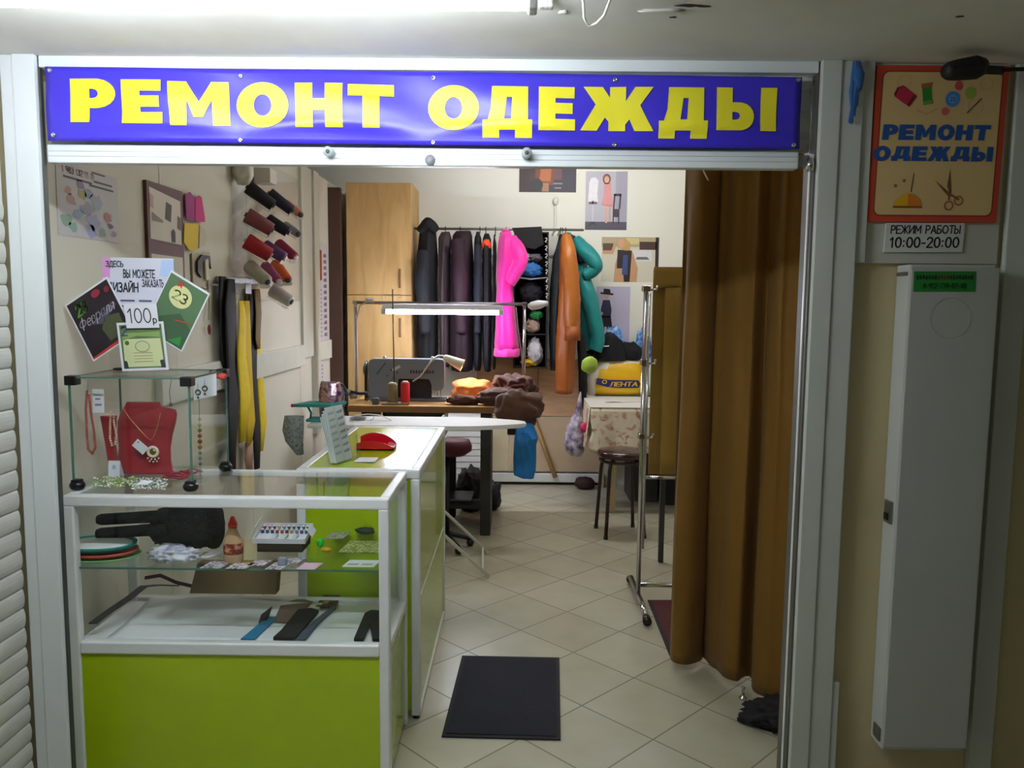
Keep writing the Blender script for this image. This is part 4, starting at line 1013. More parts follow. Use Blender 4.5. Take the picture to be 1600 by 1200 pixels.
# ================================================================== LONG COUNTER
lx0, lx1 = P(466, 860, Y=.545).x, P(657, 900, Y=.545).x
ly0, ly1 = .530, P(700, 667, Z=ZT).y
LCZ = ZT + .0
LC = thing('long_counter', 'long lime green service counter with white edges behind the display counter', 'counter', ((lx0 + lx1) / 2, (ly0 + ly1) / 2, 0))
for x in (lx0, lx1 - .034):
    for y in (ly0, ly1 - .034): bar('frame_post', LC, x, x + .034, y, y + .034, 0.012, LCZ - .034)
for y in (ly0, ly1 - .034): bar('top_rail', LC, lx0, lx1, y, y + .034, LCZ - .034, LCZ)
for x in (lx0, lx1 - .034): bar('top_rail', LC, x, x + .034, ly0 + .034, ly1 - .034, LCZ - .034, LCZ)
MB().box(lx0 + .034, lx1 - .034, ly0 + .034, ly1 - .034, LCZ - .016, LCZ - .0015, LIME).build('top_panel', LC)
MB().box(lx0 + .03, lx1 - .034, ly0 + .008, ly0 + .024, .03, LCZ - .034, LIME, .001).build('end_panel', LC)
MB().box(lx0 + .03, lx1 - .034, ly1 - .024, ly1 - .008, .03, LCZ - .034, LIME, .001).build('end_panel', LC)
zs = P(664, 917, X=lx1).z
mb = MB().box(lx1 - .022, lx1 - .006, ly0 + .034, ly1 - .034, .03, zs - .003, LIME, .001).box(lx1 - .022, lx1 - .006, ly0 + .034, ly1 - .034, zs + .003, LCZ - .034, LIME, .001); mb.build('side_panel', LC)
MB().box(lx1 - .021, lx1 - .004, ly0 + .034, ly1 - .034, zs - .003, zs + .003, WHITE).build('joint_strip', LC)
MB().box(lx1 - .03, lx1, ly0 + .034, ly1 - .034, 0, .03, WHITE, .003).build('bottom_rail', LC)
MB().cyl((lx1 - .017, ly0 + .017, 0), (lx1 - .017, ly0 + .017, .012), .014, BLACKP, 12).build('foot', LC)
ZL = LCZ + .0005
# leaflet holder
a = P(527, 726, Z=ZL); b = P(548, 722, Z=ZL)
LH = thing('leaflet_holder', 'clear leaflet holder full of pale leaflets on the long counter', 'leaflet holder', (a.x + .03, a.y + .05, ZL))
dirv = Vector((.35, .94, 0)).normalized(); nrmv = Vector((dirv.y, -dirv.x, 0))
o0 = Vector((a.x, a.y, ZL)); H = .205; lean = -nrmv * .045
for k in range(4):
    off = -nrmv * (.006 + .006 * k); mb = MB()
    frl = (o0 + off + Vector((0, 0, .004)), dirv * .115, lean + Vector((0, 0, H - .012 * k)), nrmv); mb.sheet(frl, mat('#ccd4d4', .5), .004)
    if k == 0:
        mb.art(frl, [(.5, 0), (.52, 0), (.52, 1), (.5, 1)], mat('#8d9aa0', .6))
        for j in range(7): mb.art(frl, [(.08, .9 - .12 * j), (.44, .92 - .12 * j), (.42, .87 - .12 * j), (.08, .86 - .12 * j)], mat('#9fb0b0', .6)); mb.art(frl, [(.58, .9 - .12 * j), (.94, .93 - .12 * j), (.9, .87 - .12 * j), (.58, .86 - .12 * j)], mat('#8a9698', .6))
    tag(mb.build('leaflet'), ('leaflet at the front of the leaflet holder', 'second leaflet from the front in the leaflet holder', 'third leaflet from the front in the leaflet holder', 'rearmost leaflet in the leaflet holder')[k], 'leaflet', 'leaflets in the clear holder')
mb = MB(); frl = (o0 + nrmv * .003, dirv * .17, lean + Vector((0, 0, H * .8)), nrmv); mb.sheet(frl, CLEARP, .002); frl2 = (o0 - nrmv * .036, dirv * .17, lean + Vector((0, 0, H)), nrmv); mb.sheet(frl2, CLEARP, .002)
mb.prism([o0 - nrmv * .038, o0 + nrmv * .003, o0 + nrmv * .003 + dirv * .17, o0 - nrmv * .038 + dirv * .17], (0, 0, .002), CLEARP); mb.build('holder_body', LH)
# red dish
a = P(560, 703, Z=ZL); b = P(612, 703, Z=ZL)
RD = MB(); cx = (a.x + b.x) / 2; hw = (b.x - a.x) / 2 * 1.12; y0 = a.y
RM = mat('#c50f1e', .25, var=.04, coat=.3)
n = 16
prof = [(-1 + 2 * i / n) for i in range(n + 1)]
top = [(t * hw, .014 + .044 * max(0, 1 - ((t + .22) / (1.22 if t > -.22 else .78)) ** 2 * (1 if t > -.22 else .45)) ** .8) for t in prof]
for y_, tk in ((y0, .004), (y0 + .085, .004)):
    hs = .62 if y_ == y0 else 1.0
    pts = [Vector((cx + x, y_, ZL)) for x, z in reversed(top)][:1] + [Vector((cx + x, y_, ZL + z * hs)) for x, z in reversed(top)] + [Vector((cx - hw, y_, ZL))]
    RD.prism(pts, (0, tk, 0), RM)
RD.box(cx - hw, cx + hw, y0, y0 + .089, ZL, ZL + .004, RM); RD.box(cx - hw, cx - hw + .004, y0, y0 + .089, ZL, ZL + .012, RM); RD.box(cx + hw - .004, cx + hw, y0, y0 + .089, ZL, ZL + .012, RM)
RD.prism([Vector((cx + hw - .03, y0 + .004, ZL + .012)), Vector((cx + hw, y0 + .004, ZL + .010)), Vector((cx + hw, y0 + .086, ZL + .010)), Vector((cx + hw - .03, y0 + .086, ZL + .018))], (0, 0, .003), mat('#dd6a74', .25))
tag(RD.build('red_dish'), 'shiny red arched plastic dish on the long counter', 'dish')
for k, (pts, lb) in enumerate(((((552, 722), (575, 722), (583, 715), (562, 715)), 'white card on the long counter, left of a pair'), (((572, 722), (586, 722), (592, 715), (581, 715)), 'white card on the long counter, right of a pair'))):
    mb = MB(); mb.prism([P(x, y, Z=ZL + .0012 * k) for x, y in pts], (0, 0, .001), PAPER); tag(mb.build('business_card'), lb, 'card', 'white cards on the long counter')
# ================================================================== LEFT WALL
XW = XL + 0.002
def wall_rect(px0, yt, yb, px1, X=XW): return rect_left(px0, yt, yb, px1, X)
fr = wall_rect(92, 250, 366, 186)
fr = (fr[0], fr[1], fr[2], fr[3])
mb = MB(); mb.sheet(fr, mat('#c3bfc0', .6, var=.06, scale=20), .0015)
mb.text(fr, '1 983 132 11 11', (.08, .86, .58, .955), mat('#c05a58', .6), 1, .015)
for (u0, v0, u1, v1) in ((.1, .79, .55, .82), (.58, .83, .9, .86), (.5, .76, .92, .79), (.55, .955, .78, .98)): mb.art(fr, [(u0, v0), (u1, v0), (u1, v1), (u0, v1)], mat('#5f5a62', .7), 1)
random.seed(21)
for (u, v, r, h) in ((.16, .62, .06, '#c08a80'), (.2, .5, .08, '#b98f8c'), (.38, .62, .07, '#a9a24a'), (.35, .75, .07, '#8c7f9c'), (.3, .32, .09, '#8fa9c4'), (.45, .42, .10, '#9a9ab0'), (.55, .25, .12, '#a3a6cc'), (.62, .55, .12, '#a4a8ba'), (.12, .22, .09, '#7fa08c'), (.22, .14, .08, '#86aa96'), (.8, .36, .07, '#b0716c'), (.84, .24, .05, '#5d5560'), (.5, .12, .10, '#9fa4cc'), (.7, .12, .08, '#8aa39a'), (.9, .12, .05, '#a08a9c'), (.48, .66, .08, '#8f97ac')):
    mb.art(fr, [(min(.98, max(.02, u + r * random.uniform(.6, 1.25) * math.cos(t))), v + r * random.uniform(.6, 1.25) * math.sin(t)) for t in [2 * PI * i / 11 for i in range(11)]], mat(h, .6, var=.12, scale=40), 1)
tag(mb.build('wall_poster'), 'pale flowery poster with a red number at the top left of the left wall', 'poster')
# hanging calendar with two picture panels
fr = wall_rect(235, 283, 462, 290, XW + .012)
mb = MB(); mb.sheet(fr, mat('#5a2e28', .6, var=.15), .014)
mb.art(fr, [(.06, .50), (.92, .49), (.92, .90), (.06, .95)], mat('#d2c9b8', .6), 1); mb.art(fr, [(.06, .04), (.94, .06), (.94, .37), (.06, .37)], mat('#cfc7ae', .6), 1)
mb.art(fr, [(.45, .70), (.62, .68), (.66, .84), (.5, .86)], mat('#57504a', .7), 2); mb.art(fr, [(.62, .50), (.74, .50), (.74, .60), (.69, .63), (.62, .60)], mat('#4a4440', .7), 2); mb.art(fr, [(.1, .66), (.4, .66), (.4, .68), (.1, .74)], mat('#8a7f76', .7), 2); mb.art(fr, [(.8, .64), (.91, .62), (.91, .74), (.82, .76)], mat('#6a5a54', .7), 2); mb.art(fr, [(.06, .78), (.16, .77), (.16, .88), (.06, .9)], mat('#c4a0a4', .7), 2)
mb.art(fr, [(.3, .30), (.6, .30), (.6, .33), (.3, .34)], mat('#4a4440', .7), 2); mb.art(fr, [(.75, .10), (.94, .10), (.94, .17), (.75, .2)], mat('#5a3a30', .7), 2)
for k in range(3): mb.art(fr, [(.1, .42 + .02 * k), (.85, .41 + .02 * k), (.85, .416 + .02 * k), (.1, .426 + .02 * k)], mat('#8c5a4c', .7), 2)
tag(mb.build('wall_calendar'), 'reddish brown wall calendar with two picture panels on the left wall', 'calendar')
SWD = 'felt swatches pinned beside the brown wall calendar'
def swatch(pts, h, label, X=XW + .012, group=SWD):
    mb = MB(); mb.prism([P(x, y, X=X) for x, y in pts], (.004, 0, 0), mat(h, .8, sheen=.2)); return tag(mb.build('felt_swatch'), label, 'felt swatch', group)
swatch([(290, 342), (288, 305), (296, 300), (303, 310), (303, 345)], '#a21a78', 'magenta petal-shaped felt swatch beside the wall calendar')
swatch([(304, 346), (304, 312), (309, 305), (314, 308), (319, 340), (319, 347)], '#d01f78', 'hot pink petal-shaped felt swatch right of the magenta one')
swatch([(287, 349), (309, 350), (308, 386), (302, 392), (294, 390), (286, 378)], '#e2c21c', 'yellow rounded felt swatch below the magenta one')
swatch([(311, 351), (319, 358), (323, 372), (318, 384), (310, 388)], '#cfc7ae', 'cream rounded felt swatch right of the yellow one')
KH = thing('trinket_hanger', 'small hanger of pale and dark trinkets under the felt swatches', 'hanger', P(310, 470, X=XW + .01))
mb = MB(); mb.prism([P(x, y, X=XW + .002) for x, y in ((298, 396), (326, 394), (326, 452), (300, 446))], (.006, 0, 0), mat('#b9ad94', .7)); mb.build('backing_card', KH)
mb = MB(); mb.prism([P(x, y, X=XW + .010) for x, y in ((306, 408), (313, 398), (325, 400), (327, 420), (321, 405), (313, 410), (312, 434), (306, 425))], (.01, 0, 0), mat('#33261f', .6)); mb.prism([P(x, y, X=XW + .012) for x, y in ((318, 404), (323, 404), (325, 436), (320, 438))], (.008, 0, 0), mat('#d2cbb4', .6)); mb.build('trinket', KH)
mb = MB(); mb.tube([P(325, 438, X=XW + .012), P(327, 470, X=XW + .012), P(326, 500, X=XW + .012)], .005, mat('#c9c4b2', .6), 8); mb.blob(P(327, 515, X=XW + .014), (.008, .008, .024), mat('#7a1f22', .5), 2, .2, 2, 2); mb.build('hanging_charm', KH)
mb = MB(); mb.tube([P(322, 444, X=XW + .008), P(345, 446, X=XW + .03)], .003, STEEL, 6); mb.tube([P(322, 438, X=XW + .008), P(322, 448, X=XW + .008)], .003, STEEL, 6); tag(mb.build('wall_hook'), 'thin metal wall hook between the trinket hanger and the hanging zips', 'hook')

# thread spools on a clear stepped rack
random.seed(4)
RK = thing('spool_rack', 'clear wall rack of tilted shelves holding big thread spools on the left wall', 'spool rack', P(420, 470, X=XW))
a = P(362, 300, X=XW + .002); b = P(466, 300, X=XW + .002); zt = P(366, 262, X=XW).z + .12; zb = P(400, 470, X=XW).z
MB().box(XW, XW + .003, a.y, b.y, zb, zt, CLEARP).build('back_sheet', RK)
sp_list = [((386, 291), (428, 322), .046, '#16121c', 'black thread spool, leftmost in the top row of the spool rack'), ((419, 301), (457, 330), .044, '#1d1430', 'dark violet thread spool in the top row of the spool rack'), ((448, 318), (470, 336), .032, '#d98a76', 'salmon thread spool at the right end of the top row'),
           ((384, 335), (426, 360), .052, '#8a4a4c', 'dusty rose thread spool, leftmost in the second row'), ((417, 342), (452, 364), .044, '#0f0e18', 'black thread spool in the middle of the second row'), ((446, 352), (466, 366), .032, '#8f8a90', 'grey thread spool at the right end of the second row'),
           ((383, 375), (424, 400), .054, '#b3202a', 'red thread spool, leftmost in the third row'), ((412, 383), (446, 404), .046, '#5c3468', 'purple thread spool in the middle of the third row'), ((434, 380), (462, 403), .042, '#8c1e3c', 'crimson thread spool at the right end of the third row'),
           ((388, 415), (419, 441), .048, '#bdb8a4', 'beige thread spool, leftmost in the fourth row'), ((414, 415), (436, 440), .036, '#a34a78', 'mauve thread spool in the fourth row, beside the beige one'), ((430, 412), (450, 438), .040, '#e0641c', 'orange thread spool at the right end of the fourth row'), ((424, 452), (456, 472), .052, '#c9c9cc', 'light grey thread spool alone at the bottom of the spool rack')]
for A_, B_, r, h, lb in sp_list:
    p = P(*A_, X=XW + .055); q = P(*B_, X=XW + .175); q.y = p.y + (q.y - p.y)
    ax = (q - p).normalized(); r *= .80
    sp_ = thing('thread_spool', lb, 'thread spool', p, 'big thread spools on the clear wall rack')
    L = (q - p).length
    MB().lathe(p, [(r * .9, .004), (r, .01), (r * .86, L - .01), (r * .8, L - .006)], mat(h, .65, var=.12, scale=60, bump=.2, bscale=250), 20, ax).build('thread', sp_)
    MB().lathe(p, [(.012, -.004), (.012, L - .003), (.016, L - .003), (.016, L + .003), (.006, L + .003)], mat('#4a4246' if random.random() < .5 else '#d9d6d0', .5), 14, ax).build('core', sp_)
    up = Vector((0, 0, 1)); sd = ax.cross(up).normalized(); dn = sd.cross(ax).normalized()
    if dn.z > 0: dn = -dn
    f0 = q + dn * (r * 1.03) - ax * .006
    MB().prism([f0 - sd * r * .9, f0 + sd * r * .9, f0 + sd * r * .9 - dn * r * .62, f0 - sd * r * .9 - dn * r * .62], ax * .003, mat('#dfe2e8', .15, var=.02)).build('shelf_lip', RK) if lb.find('bottom of') < 0 and lb.find('grey thread spool at') < 0 else None
    t0 = p + dn * (r * 1.02); 
    MB().prism([t0 - sd * r * .7 + dn * .002, t0 + sd * r * .7 + dn * .002, f0 + sd * r * .7 + dn * .004, f0 - sd * r * .7 + dn * .004], dn * .002, CLEARP).build('tray', RK)
mb = MB(); c = P(380, 268, X=XW + .05); mb.blob(c, (.05, .06, .07), mat('#d6d2c2', .5), 3, .25, 2, 3); tag(mb.build('thread_bag'), 'pale bag above the black spool at the top of the spool rack', 'bag')
c = P(408, 276, X=XW + .05); tag(MB().box(c.x - .04, c.x + .05, c.y, c.y + .12, c.z - .03, c.z + .05, mat('#cfcabb', .6), .004).build('label_box'), 'pale little box above the top row of thread spools', 'box')

# hanging zips
ZP = 'zips hanging under the spool rack'
def zipper(name, pts, w, h, label, X=XW + .03, group=ZP, teeth=True):
    """pts: pixel polyline down the hanging tape, w: half widths (px)"""
    mb = MB(); q = [P(x, y, X=X) for x, y in pts]; rings = []
    for (x, y), p, ww in zip(pts, q, w):
        l = P(x - ww, y, X=X); r = P(x + ww, y, X=X); hy = (r.y - l.y) / 2
        rings.append([p + Vector((.006 * math.sin(t) + .004 * math.sin(2.0 * t + y * .05), hy * math.cos(t), 0)) for t in [2 * PI * i / 10 for i in range(10)]])
    mb.loft(rings, mat(h, .75, var=.15, scale=20))
    o = mb.build(name)
    tag(o, label, 'zip', group)
    return o
zipper('zip_bundle', [(348, 432), (350, 470), (351, 520), (352, 560), (355, 585)], [5, 8, 9, 8, 3], '#08080a', 'thick bundle of black zips at the left of the hanging zips')
zipper('zip_bundle', [(361, 436), (361, 480), (362, 560), (364, 640), (363, 700), (364, 738)], [6, 9, 8, 8, 7, 4], '#0a090c', 'long black zip bundle beside the leftmost bundle', XW + .05)
zipper('zip_bundle', [(377, 470), (379, 500), (378, 560), (384, 620), (379, 690)], [4, 5, 7, 8, 5], '#f2d008', 'yellow zip bundle with a fork at its top, middle of the hanging zips', XW + .06)
zipper('zip_bundle', [(386, 470), (386, 520), (388, 580), (391, 660), (390, 694)], [4, 5, 7, 7, 4], '#dcb80a', 'darker yellow zip bundle right behind the forked yellow one', XW + .045)
zipper('zip_bundle', [(395, 452), (394, 520), (396, 600), (401, 680), (402, 732)], [6, 7, 6, 6, 4], '#0a090c', 'black zip bundle between the two yellow ones', XW + .03)
zipper('zip_bundle', [(404, 468), (403, 540), (408, 600), (411, 660), (409, 704)], [3, 4, 5, 5, 3], '#ecd010', 'narrow yellow zip bundle at the right of the hanging zips', XW + .02)
zipper('zip_bundle', [(402, 452), (404, 490), (402, 530), (404, 545)], [5, 4, 4, 2], '#7a6030', 'short brown zip bundle above the narrow yellow one', XW + .045)
zipper('zip_bundle', [(390, 690), (389, 715), (390, 737)], [6, 6, 4], '#b58a72', 'pinkish beige zip end below the yellow zips', XW + .035)
mb = MB(); a, b = P(343, 432, X=XW + .02), P(408, 452, X=XW + .02); mb.box(XW, XW + .03, a.y, b.y, P(360, 436, X=XW).z - .02, P(360, 436, X=XW).z + .008, STEEL, .002)
tag(mb.build('zip_rail'), 'narrow metal rail from which the zips hang', 'rail')
mb = MB(); c = P(378, 448, X=XW + .06); mb.box(c.x - .02, c.x + .03, c.y - .05, c.y + .05, c.z - .04, c.z + .05, CLEARP, .004); mb.box(c.x + .031, c.x + .034, c.y - .045, c.y + .045, c.z - .035, c.z + .02, mat('#6d6c74', .3), .002); tag(mb.build('clear_pouch'), 'small clear pouch hanging over the zips below the spool rack', 'pouch')
# notice on the wall, two papers
fr = wall_rect(487, 374, 537, 513)
mb = MB(); mb.sheet(fr, mat('#cfc9cd', .6), .002); mb.art(fr, [(.06, .62), (.66, .62), (.66, .92), (.06, .93)], mat('#8f4a24', .5, var=.3, scale=25), 1); mb.art(fr, [(.3, .62), (.5, .62), (.46, .8), (.36, .8)], mat('#5a2a16', .5), 2)
for k in range(12): mb.art(fr, [(.06, .05 + .042 * k), (.64, .05 + .042 * k), (.64, .068 + .042 * k), (.06, .068 + .042 * k)], mat('#a79fae', .7), 1)
for k in range(14): mb.art(fr, [(.74, .05 + .062 * k), (.94, .05 + .062 * k), (.92, .09 + .062 * k), (.76, .08 + .062 * k)], mat('#77697c', .7), 1)
tag(mb.build('wall_notice'), 'tall printed notice with an orange brown picture on the left wall', 'notice')
fr = wall_rect(490, 567, 620, 507)
mb = MB(); mb.sheet(fr, mat('#d6d1d8', .6), .002)
for k in range(7): mb.art(fr, [(.1, .1 + .12 * k), (.9, .1 + .12 * k), (.9, .15 + .12 * k), (.1, .15 + .12 * k)], mat('#a39aac', .7), 1)
tag(mb.build('wall_notice'), 'small printed notice below the horizontal cable duct on the left wall', 'notice')

# ================================================================== IRONING BOARD AND WHAT IS ON IT
iz = .90; iy0, iy1 = P(700, 667, Z=iz).y + .02, P(640, 652, Z=iz).y + .03
ixl, ixr = -1.12, P(822, 660, Y=(iy0 + iy1) / 2).x
IB = thing('ironing_board', 'white ironing board standing between the long counter and the sewing table', 'ironing board', ((ixl + ixr) / 2, (iy0 + iy1) / 2, 0))
hw = (iy1 - iy0) / 2; cy = (iy0 + iy1) / 2
out = []
for i in range(15):
    t = i / 14; x = ixr - .42 * (1 - t); out.append((x, hw * (1 - .75 * t ** 2) if t < .999 else hw * .22))
prof = [(ixl, hw * .9), (ixl + .06, hw)] + out
pts = [Vector((x, cy - w, iz - .022)) for x, w in prof] + [Vector((x, cy + w, iz - .022)) for x, w in reversed(prof)]
mb = MB(); mb.prism(pts, (0, 0, .022), mat('#e8e8e6', .6)); bmesh.ops.bevel(mb.bm, geom=[e for e in mb.bm.edges if abs(e.verts[0].co.z - e.verts[1].co.z) < 1e-5], offset=.006, segments=2, affect='EDGES'); mb.build('board', IB)
f1, f2 = P(764, 901, Z=.01), P(763, 864, Z=.01)
IW = mat('#dddcd6', .4)
for s_, f in ((0, f1), (1, f2)):
    y = f.y; MB().tube([Vector((f.x, y, .012)), Vector((-1.08, y, iz - .03))], .010, IW, 8).build('leg', IB)
for s_, y in ((0, f1.y + .03), (1, f2.y - .03)):
    MB().tube([Vector((-1.16, y, .012)), Vector((-.44, y, iz - .03))], .010, IW, 8).build('leg', IB)
MB().tube([Vector((f1.x - .035, f1.y, .045)), Vector((f2.x - .035, f2.y, .045))], .007, IW, 8).build('cross_bar', IB)
MB().tube([Vector((-1.15, f1.y, .014)), Vector((-1.15, f2.y, .014))], .008, IW, 8).build('cross_bar', IB)
IZ = iz + .001
# sleeve board (teal) on the ironing board, foil bag, floral cloth, hanger
sy = cy - .02
SB = thing('sleeve_board', 'small teal sleeve board with a red tip on the big ironing board', 'sleeve board', (P(478, 660, Y=sy).x, sy, IZ))
TEAL = mat('#1f8f8c', .6); z1 = P(478, 636, Y=sy - .06).z
a = P(457, 640, Y=sy - .06).x; b = P(503, 640, Y=sy - .06).x
tb = [Vector((a + .006, sy - .07, z1)), Vector((b + .05, sy - .07, z1)), Vector((b + .10, sy + .09, z1)), Vector((a + .06, sy + .09, z1))]
mb = MB(); mb.prism(tb, (0, 0, .016), TEAL); mb.build('board', SB)
mb = MB(); mb.box(a - .006, a + .010, sy - .072, sy - .05, z1 - .001, z1 + .0165, RED, .004); mb.build('red_tip', SB)
mb = MB(); mb.box(a + .07, b + .08, sy - .06, sy + .06, IZ, IZ + .014, TEAL, .004); mb.build('base', SB)
for x in (a + .085, b + .05): mb = MB(); mb.tube([Vector((x - .02, sy, z1)), Vector((x, sy, (z1 + IZ) / 2)), Vector((x - .004, sy, IZ + .012))], .006, TEAL, 8); mb.build('leg', SB)
mb = MB().blob((b + .02, sy + .01, IZ + .014 + .035), (.045, .04, .035), ramp_mat('check_cloth', 'voronoi', 60, [(.1, '#e6ece8'), (.3, '#4f7f80'), (.6, '#2a4f52')], .6), 3, .3, 3, 3, floor=IZ + .0145); tag(mb.build('folded_scarf'), 'crumpled teal and white scarf under the teal sleeve board', 'scarf')
FLC = ramp_mat('grey_floral', 'noise', 26, [(.3, '#3c4346'), (.45, '#9fa8a6'), (.6, '#6a7a78'), (.75, '#c9d0cc')], .7, 3, 1.5)
q = [P(x, y, Y=cy - .12) for x, y in ((459, 650), (457, 672), (459, 690), (468, 710))]
mb = MB(); rings = []
for p, w in zip(q, (.05, .055, .045, .02)): rings.append([p + Vector((w * math.cos(t) * (1 + .15 * math.sin(3 * t)), .025 * math.sin(t), 0)) for t in [2 * PI * i / 16 for i in range(16)]])
mb.loft(rings, FLC); tag(mb.build('floral_bag'), 'grey floral cloth bag hanging at the left end of the ironing board', 'bag')
a = P(500, 668, Y=cy + .05); b = P(534, 668, Y=cy + .05)
FOIL = ramp_mat('foil', 'noise', 14, [(.25, '#2a3f8c'), (.4, '#8a5a78'), (.5, '#d6c2cc'), (.6, '#b8707a'), (.75, '#e9d9cc')], .22, 3, 2.0, metal=.7)
z2 = P(516, 596, Y=cy + .05).z
mb = MB(); rings = []
for z, l, r, d in ((IZ, 0, 0, .05), (IZ + (z2 - IZ) * .3, -.004, .006, .05), (IZ + (z2 - IZ) * .65, -.004, .01, .04), (z2 - .01, .004, -.004, .025), (z2, .006, -.01, .012)):
    rings.append([Vector(((a.x + b.x) / 2 + ((b.x - a.x) / 2 + (r - l) / 2) * math.cos(t), cy + .05 + d * math.sin(t), z)) for t in [2 * PI * i / 14 for i in range(14)]])
mb.loft(rings, FOIL, True, False); tag(mb.build('foil_bag'), 'shiny pink and blue foil bag standing behind the leaflet holder', 'bag')
mb = MB(); c = P(528, 618, Y=cy + .14); mb.ring(c, .075, .006, mat('#2c2a3a', .5), (1, -.6, .2), 26, 6); mb.ring(c + Vector((-.008, 0, 0)), .062, .004, mat('#7a88a8', .4), (1, -.6, .2), 24, 6); tag(mb.build('embroidery_hoop'), 'dark ring-shaped hoop leaning behind the foil bag', 'hoop')
mb = MB(); a = P(548, 650, Z=IZ + .014)
q = [P(x, y, Y=cy) for x, y in ((548, 655), (556, 649), (575, 647), (595, 649), (612, 657))]
mb.tube(q, .0035, IW, 6); q2 = [P(584, 650, Y=cy), P(583, 655, Y=cy - .01), P(578, 657, Y=cy - .02)]; mb.tube(q2, .003, IW, 6); mb.tube([q[0], q[0].lerp(q[-1], .5) + Vector((0, 0, -.004)), q[-1]], .003, IW, 6)
for v in mb.bm.verts: v.co.z = max(v.co.z, IZ + .0005)
tag(mb.build('coat_hanger'), 'white wire hanger lying on the ironing board behind the red dish', 'hanger')
a = P(560, 656, Z=IZ); tag(MB().blob((a.x, cy + .02, IZ + .010), (.045, .03, .012), mat('#8a8a94', .6), 3, .2, 2, 3, floor=IZ).build('grey_pad'), 'grey flat pad on the ironing board behind the leaflet holder', 'pad')

# ================================================================== SEWING TABLE, MACHINE, LAMPS
tz = P(650, 634, Y=2.86).z; ty0, ty1 = 2.85, 3.42
tx0, tx1 = P(543, 640, Y=ty0).x, P(832, 640, Y=ty0 + .2).x
ST = thing('sewing_table', 'industrial sewing table with a worn wooden top behind the ironing board', 'sewing table', ((tx0 + tx1) / 2, (ty0 + ty1) / 2, 0))
WOOD = ramp_mat('table_wood', 'noise', 5, [(.3, '#b98b50'), (.6, '#cfa468'), (.9, '#dcb87c')], .5, 6, 1.5, (1, 6, 1))
MB().box(tx0, tx1, ty0, ty1, tz - .045, tz, WOOD, .004).build('table_top', ST)
MB().box(tx0, tx1, ty0 - .003, ty0, tz - .043, tz - .004, mat('#8a5c30', .5)).build('edge_band', ST)
DKL = mat('#2e2b28', .6)
lx = P(750, 800, Y=2.9).x; lx2 = P(766, 800, Y=2.9).x
MB().box(lx, lx2, 2.9, 3.32, 0, tz - .045, DKL, .004).build('leg', ST)
MB().box(tx0 + .08, tx0 + .14, 2.9, 3.32, 0, tz - .045, DKL, .004).build('leg', ST)
MB().box(tx0 + .14, lx, 3.05, 3.12, .14, .20, DKL, .004).build('cross_bar', ST)
MB().box(-.62, -.30, 2.98, 3.24, .205, .225, BLACKP, .006).build('treadle', ST)
MB().box(tx0 + .2, tx0 + .62, 3.0, 3.3, tz - .25, tz - .046, BLACKP, .02).build('drive_box', ST)
# machine
my = 3.16
MZ = tz + .0008
mx0, mx1 = P(578, 600, Y=my).x, P(695, 600, Y=my).x
SM = thing('sewing_machine', 'grey industrial sewing machine on the wooden table', 'sewing machine', ((mx0 + mx1) / 2, my, MZ))
MG = mat('#7c8593', .35, var=.05); zt = P(640, 561, Y=my - .05).z; H = zt - MZ; W = mx1 - mx0
MB().box(mx0 - .01, mx1 + .012, my - .085, my + .085, MZ, MZ + .018, mat('#5d6067', .4), .004).build('bed', SM)
mb = MB(); th = .055
pl = [(0, .018), (.36, .018), (.38, H * .5), (.40, H * .55), (.80, H * .55), (.83, H * .48), (.84, .075), (.97, .075), (1.0, .10), (1.0, H * .96), (.97, H), (.05, H), (0, H * .93)]
mb.prism([Vector((mx0 + W * u, my - th, MZ + z)) for u, z in pl], (0, 2 * th, 0), MG)
bmesh.ops.bevel(mb.bm, geom=list(mb.bm.edges), offset=.006, segments=2, affect='EDGES', clamp_overlap=True)
mb.build('machine_body', SM)
MB().box(mx0 + W * .37, mx0 + W * .82, my + .01, my + .03, MZ + .018, MZ + H * .56, mat('#24252a', .5)).build('rear_cover', SM)
c = Vector((mx0 - .012, my, MZ + H * .72)); MB().lathe(c, [(.018, .0), (.06, .002), (.066, .010), (.06, .018), (.03, .022), (.028, .03)], mat('#55595f', .3, .7), 24, (-1, 0, 0)).build('hand_wheel', SM)
MB().box(mx0 - .03, mx0 - .014, my - .05, my + .05, MZ, MZ + H * .58, BLACKP, .006).build('belt_guard', SM)
mb = MB(); xn = mx0 + W * .905; mb.cyl((xn, my, MZ + .03), (xn, my, MZ + .09), .004, CHROME, 8); mb.cyl((xn + .02, my, MZ + .022), (xn + .02, my, MZ + .1), .005, CHROME, 8); mb.box(xn + .008, xn + .032, my - .02, my + .012, MZ + .019, MZ + .024, CHROME, .001); mb.build('needle_bar', SM)
mb = MB(); 
for u in (.2, .84): mb.lathe((mx0 + W * u, my, MZ + H), [(.014, 0), (.014, .006), (.008, .016), (.003, .018)], STEEL, 12)
for u, z in ((.3, .74), (.25, .6), (.33, .55), (.38, .68)): mb.lathe((mx0 + W * u, my - th, MZ + H * z), [(.006, 0), (.005, .004), (.002, .006)], mat('#2c2e33', .4), 10, (0, -1, 0))
mb.build('knob', SM)
fr = (Vector((mx0, my - th - .0004, MZ)), Vector((W, 0, 0)), Vector((0, 0, H)), Vector((0, -1, 0)))
mb = MB()
for i in range(9): mb.art(fr, [(.55 + .036 * i, .66), (.575 + .036 * i, .66), (.578 + .036 * i, .74 - .02 * (i % 2)), (.556 + .036 * i, .74)], mat('#3a3d44', .5), 1)
mb.art(fr, [(.33, .70), (.43, .80), (.41, .86), (.31, .76)], mat('#c9ccd2', .5), 1); mb.art(fr, [(.12, .62), (.24, .9), (.22, .92), (.10, .64)], mat('#4a6a58', .5), 1); mb.build('machine_markings', SM)
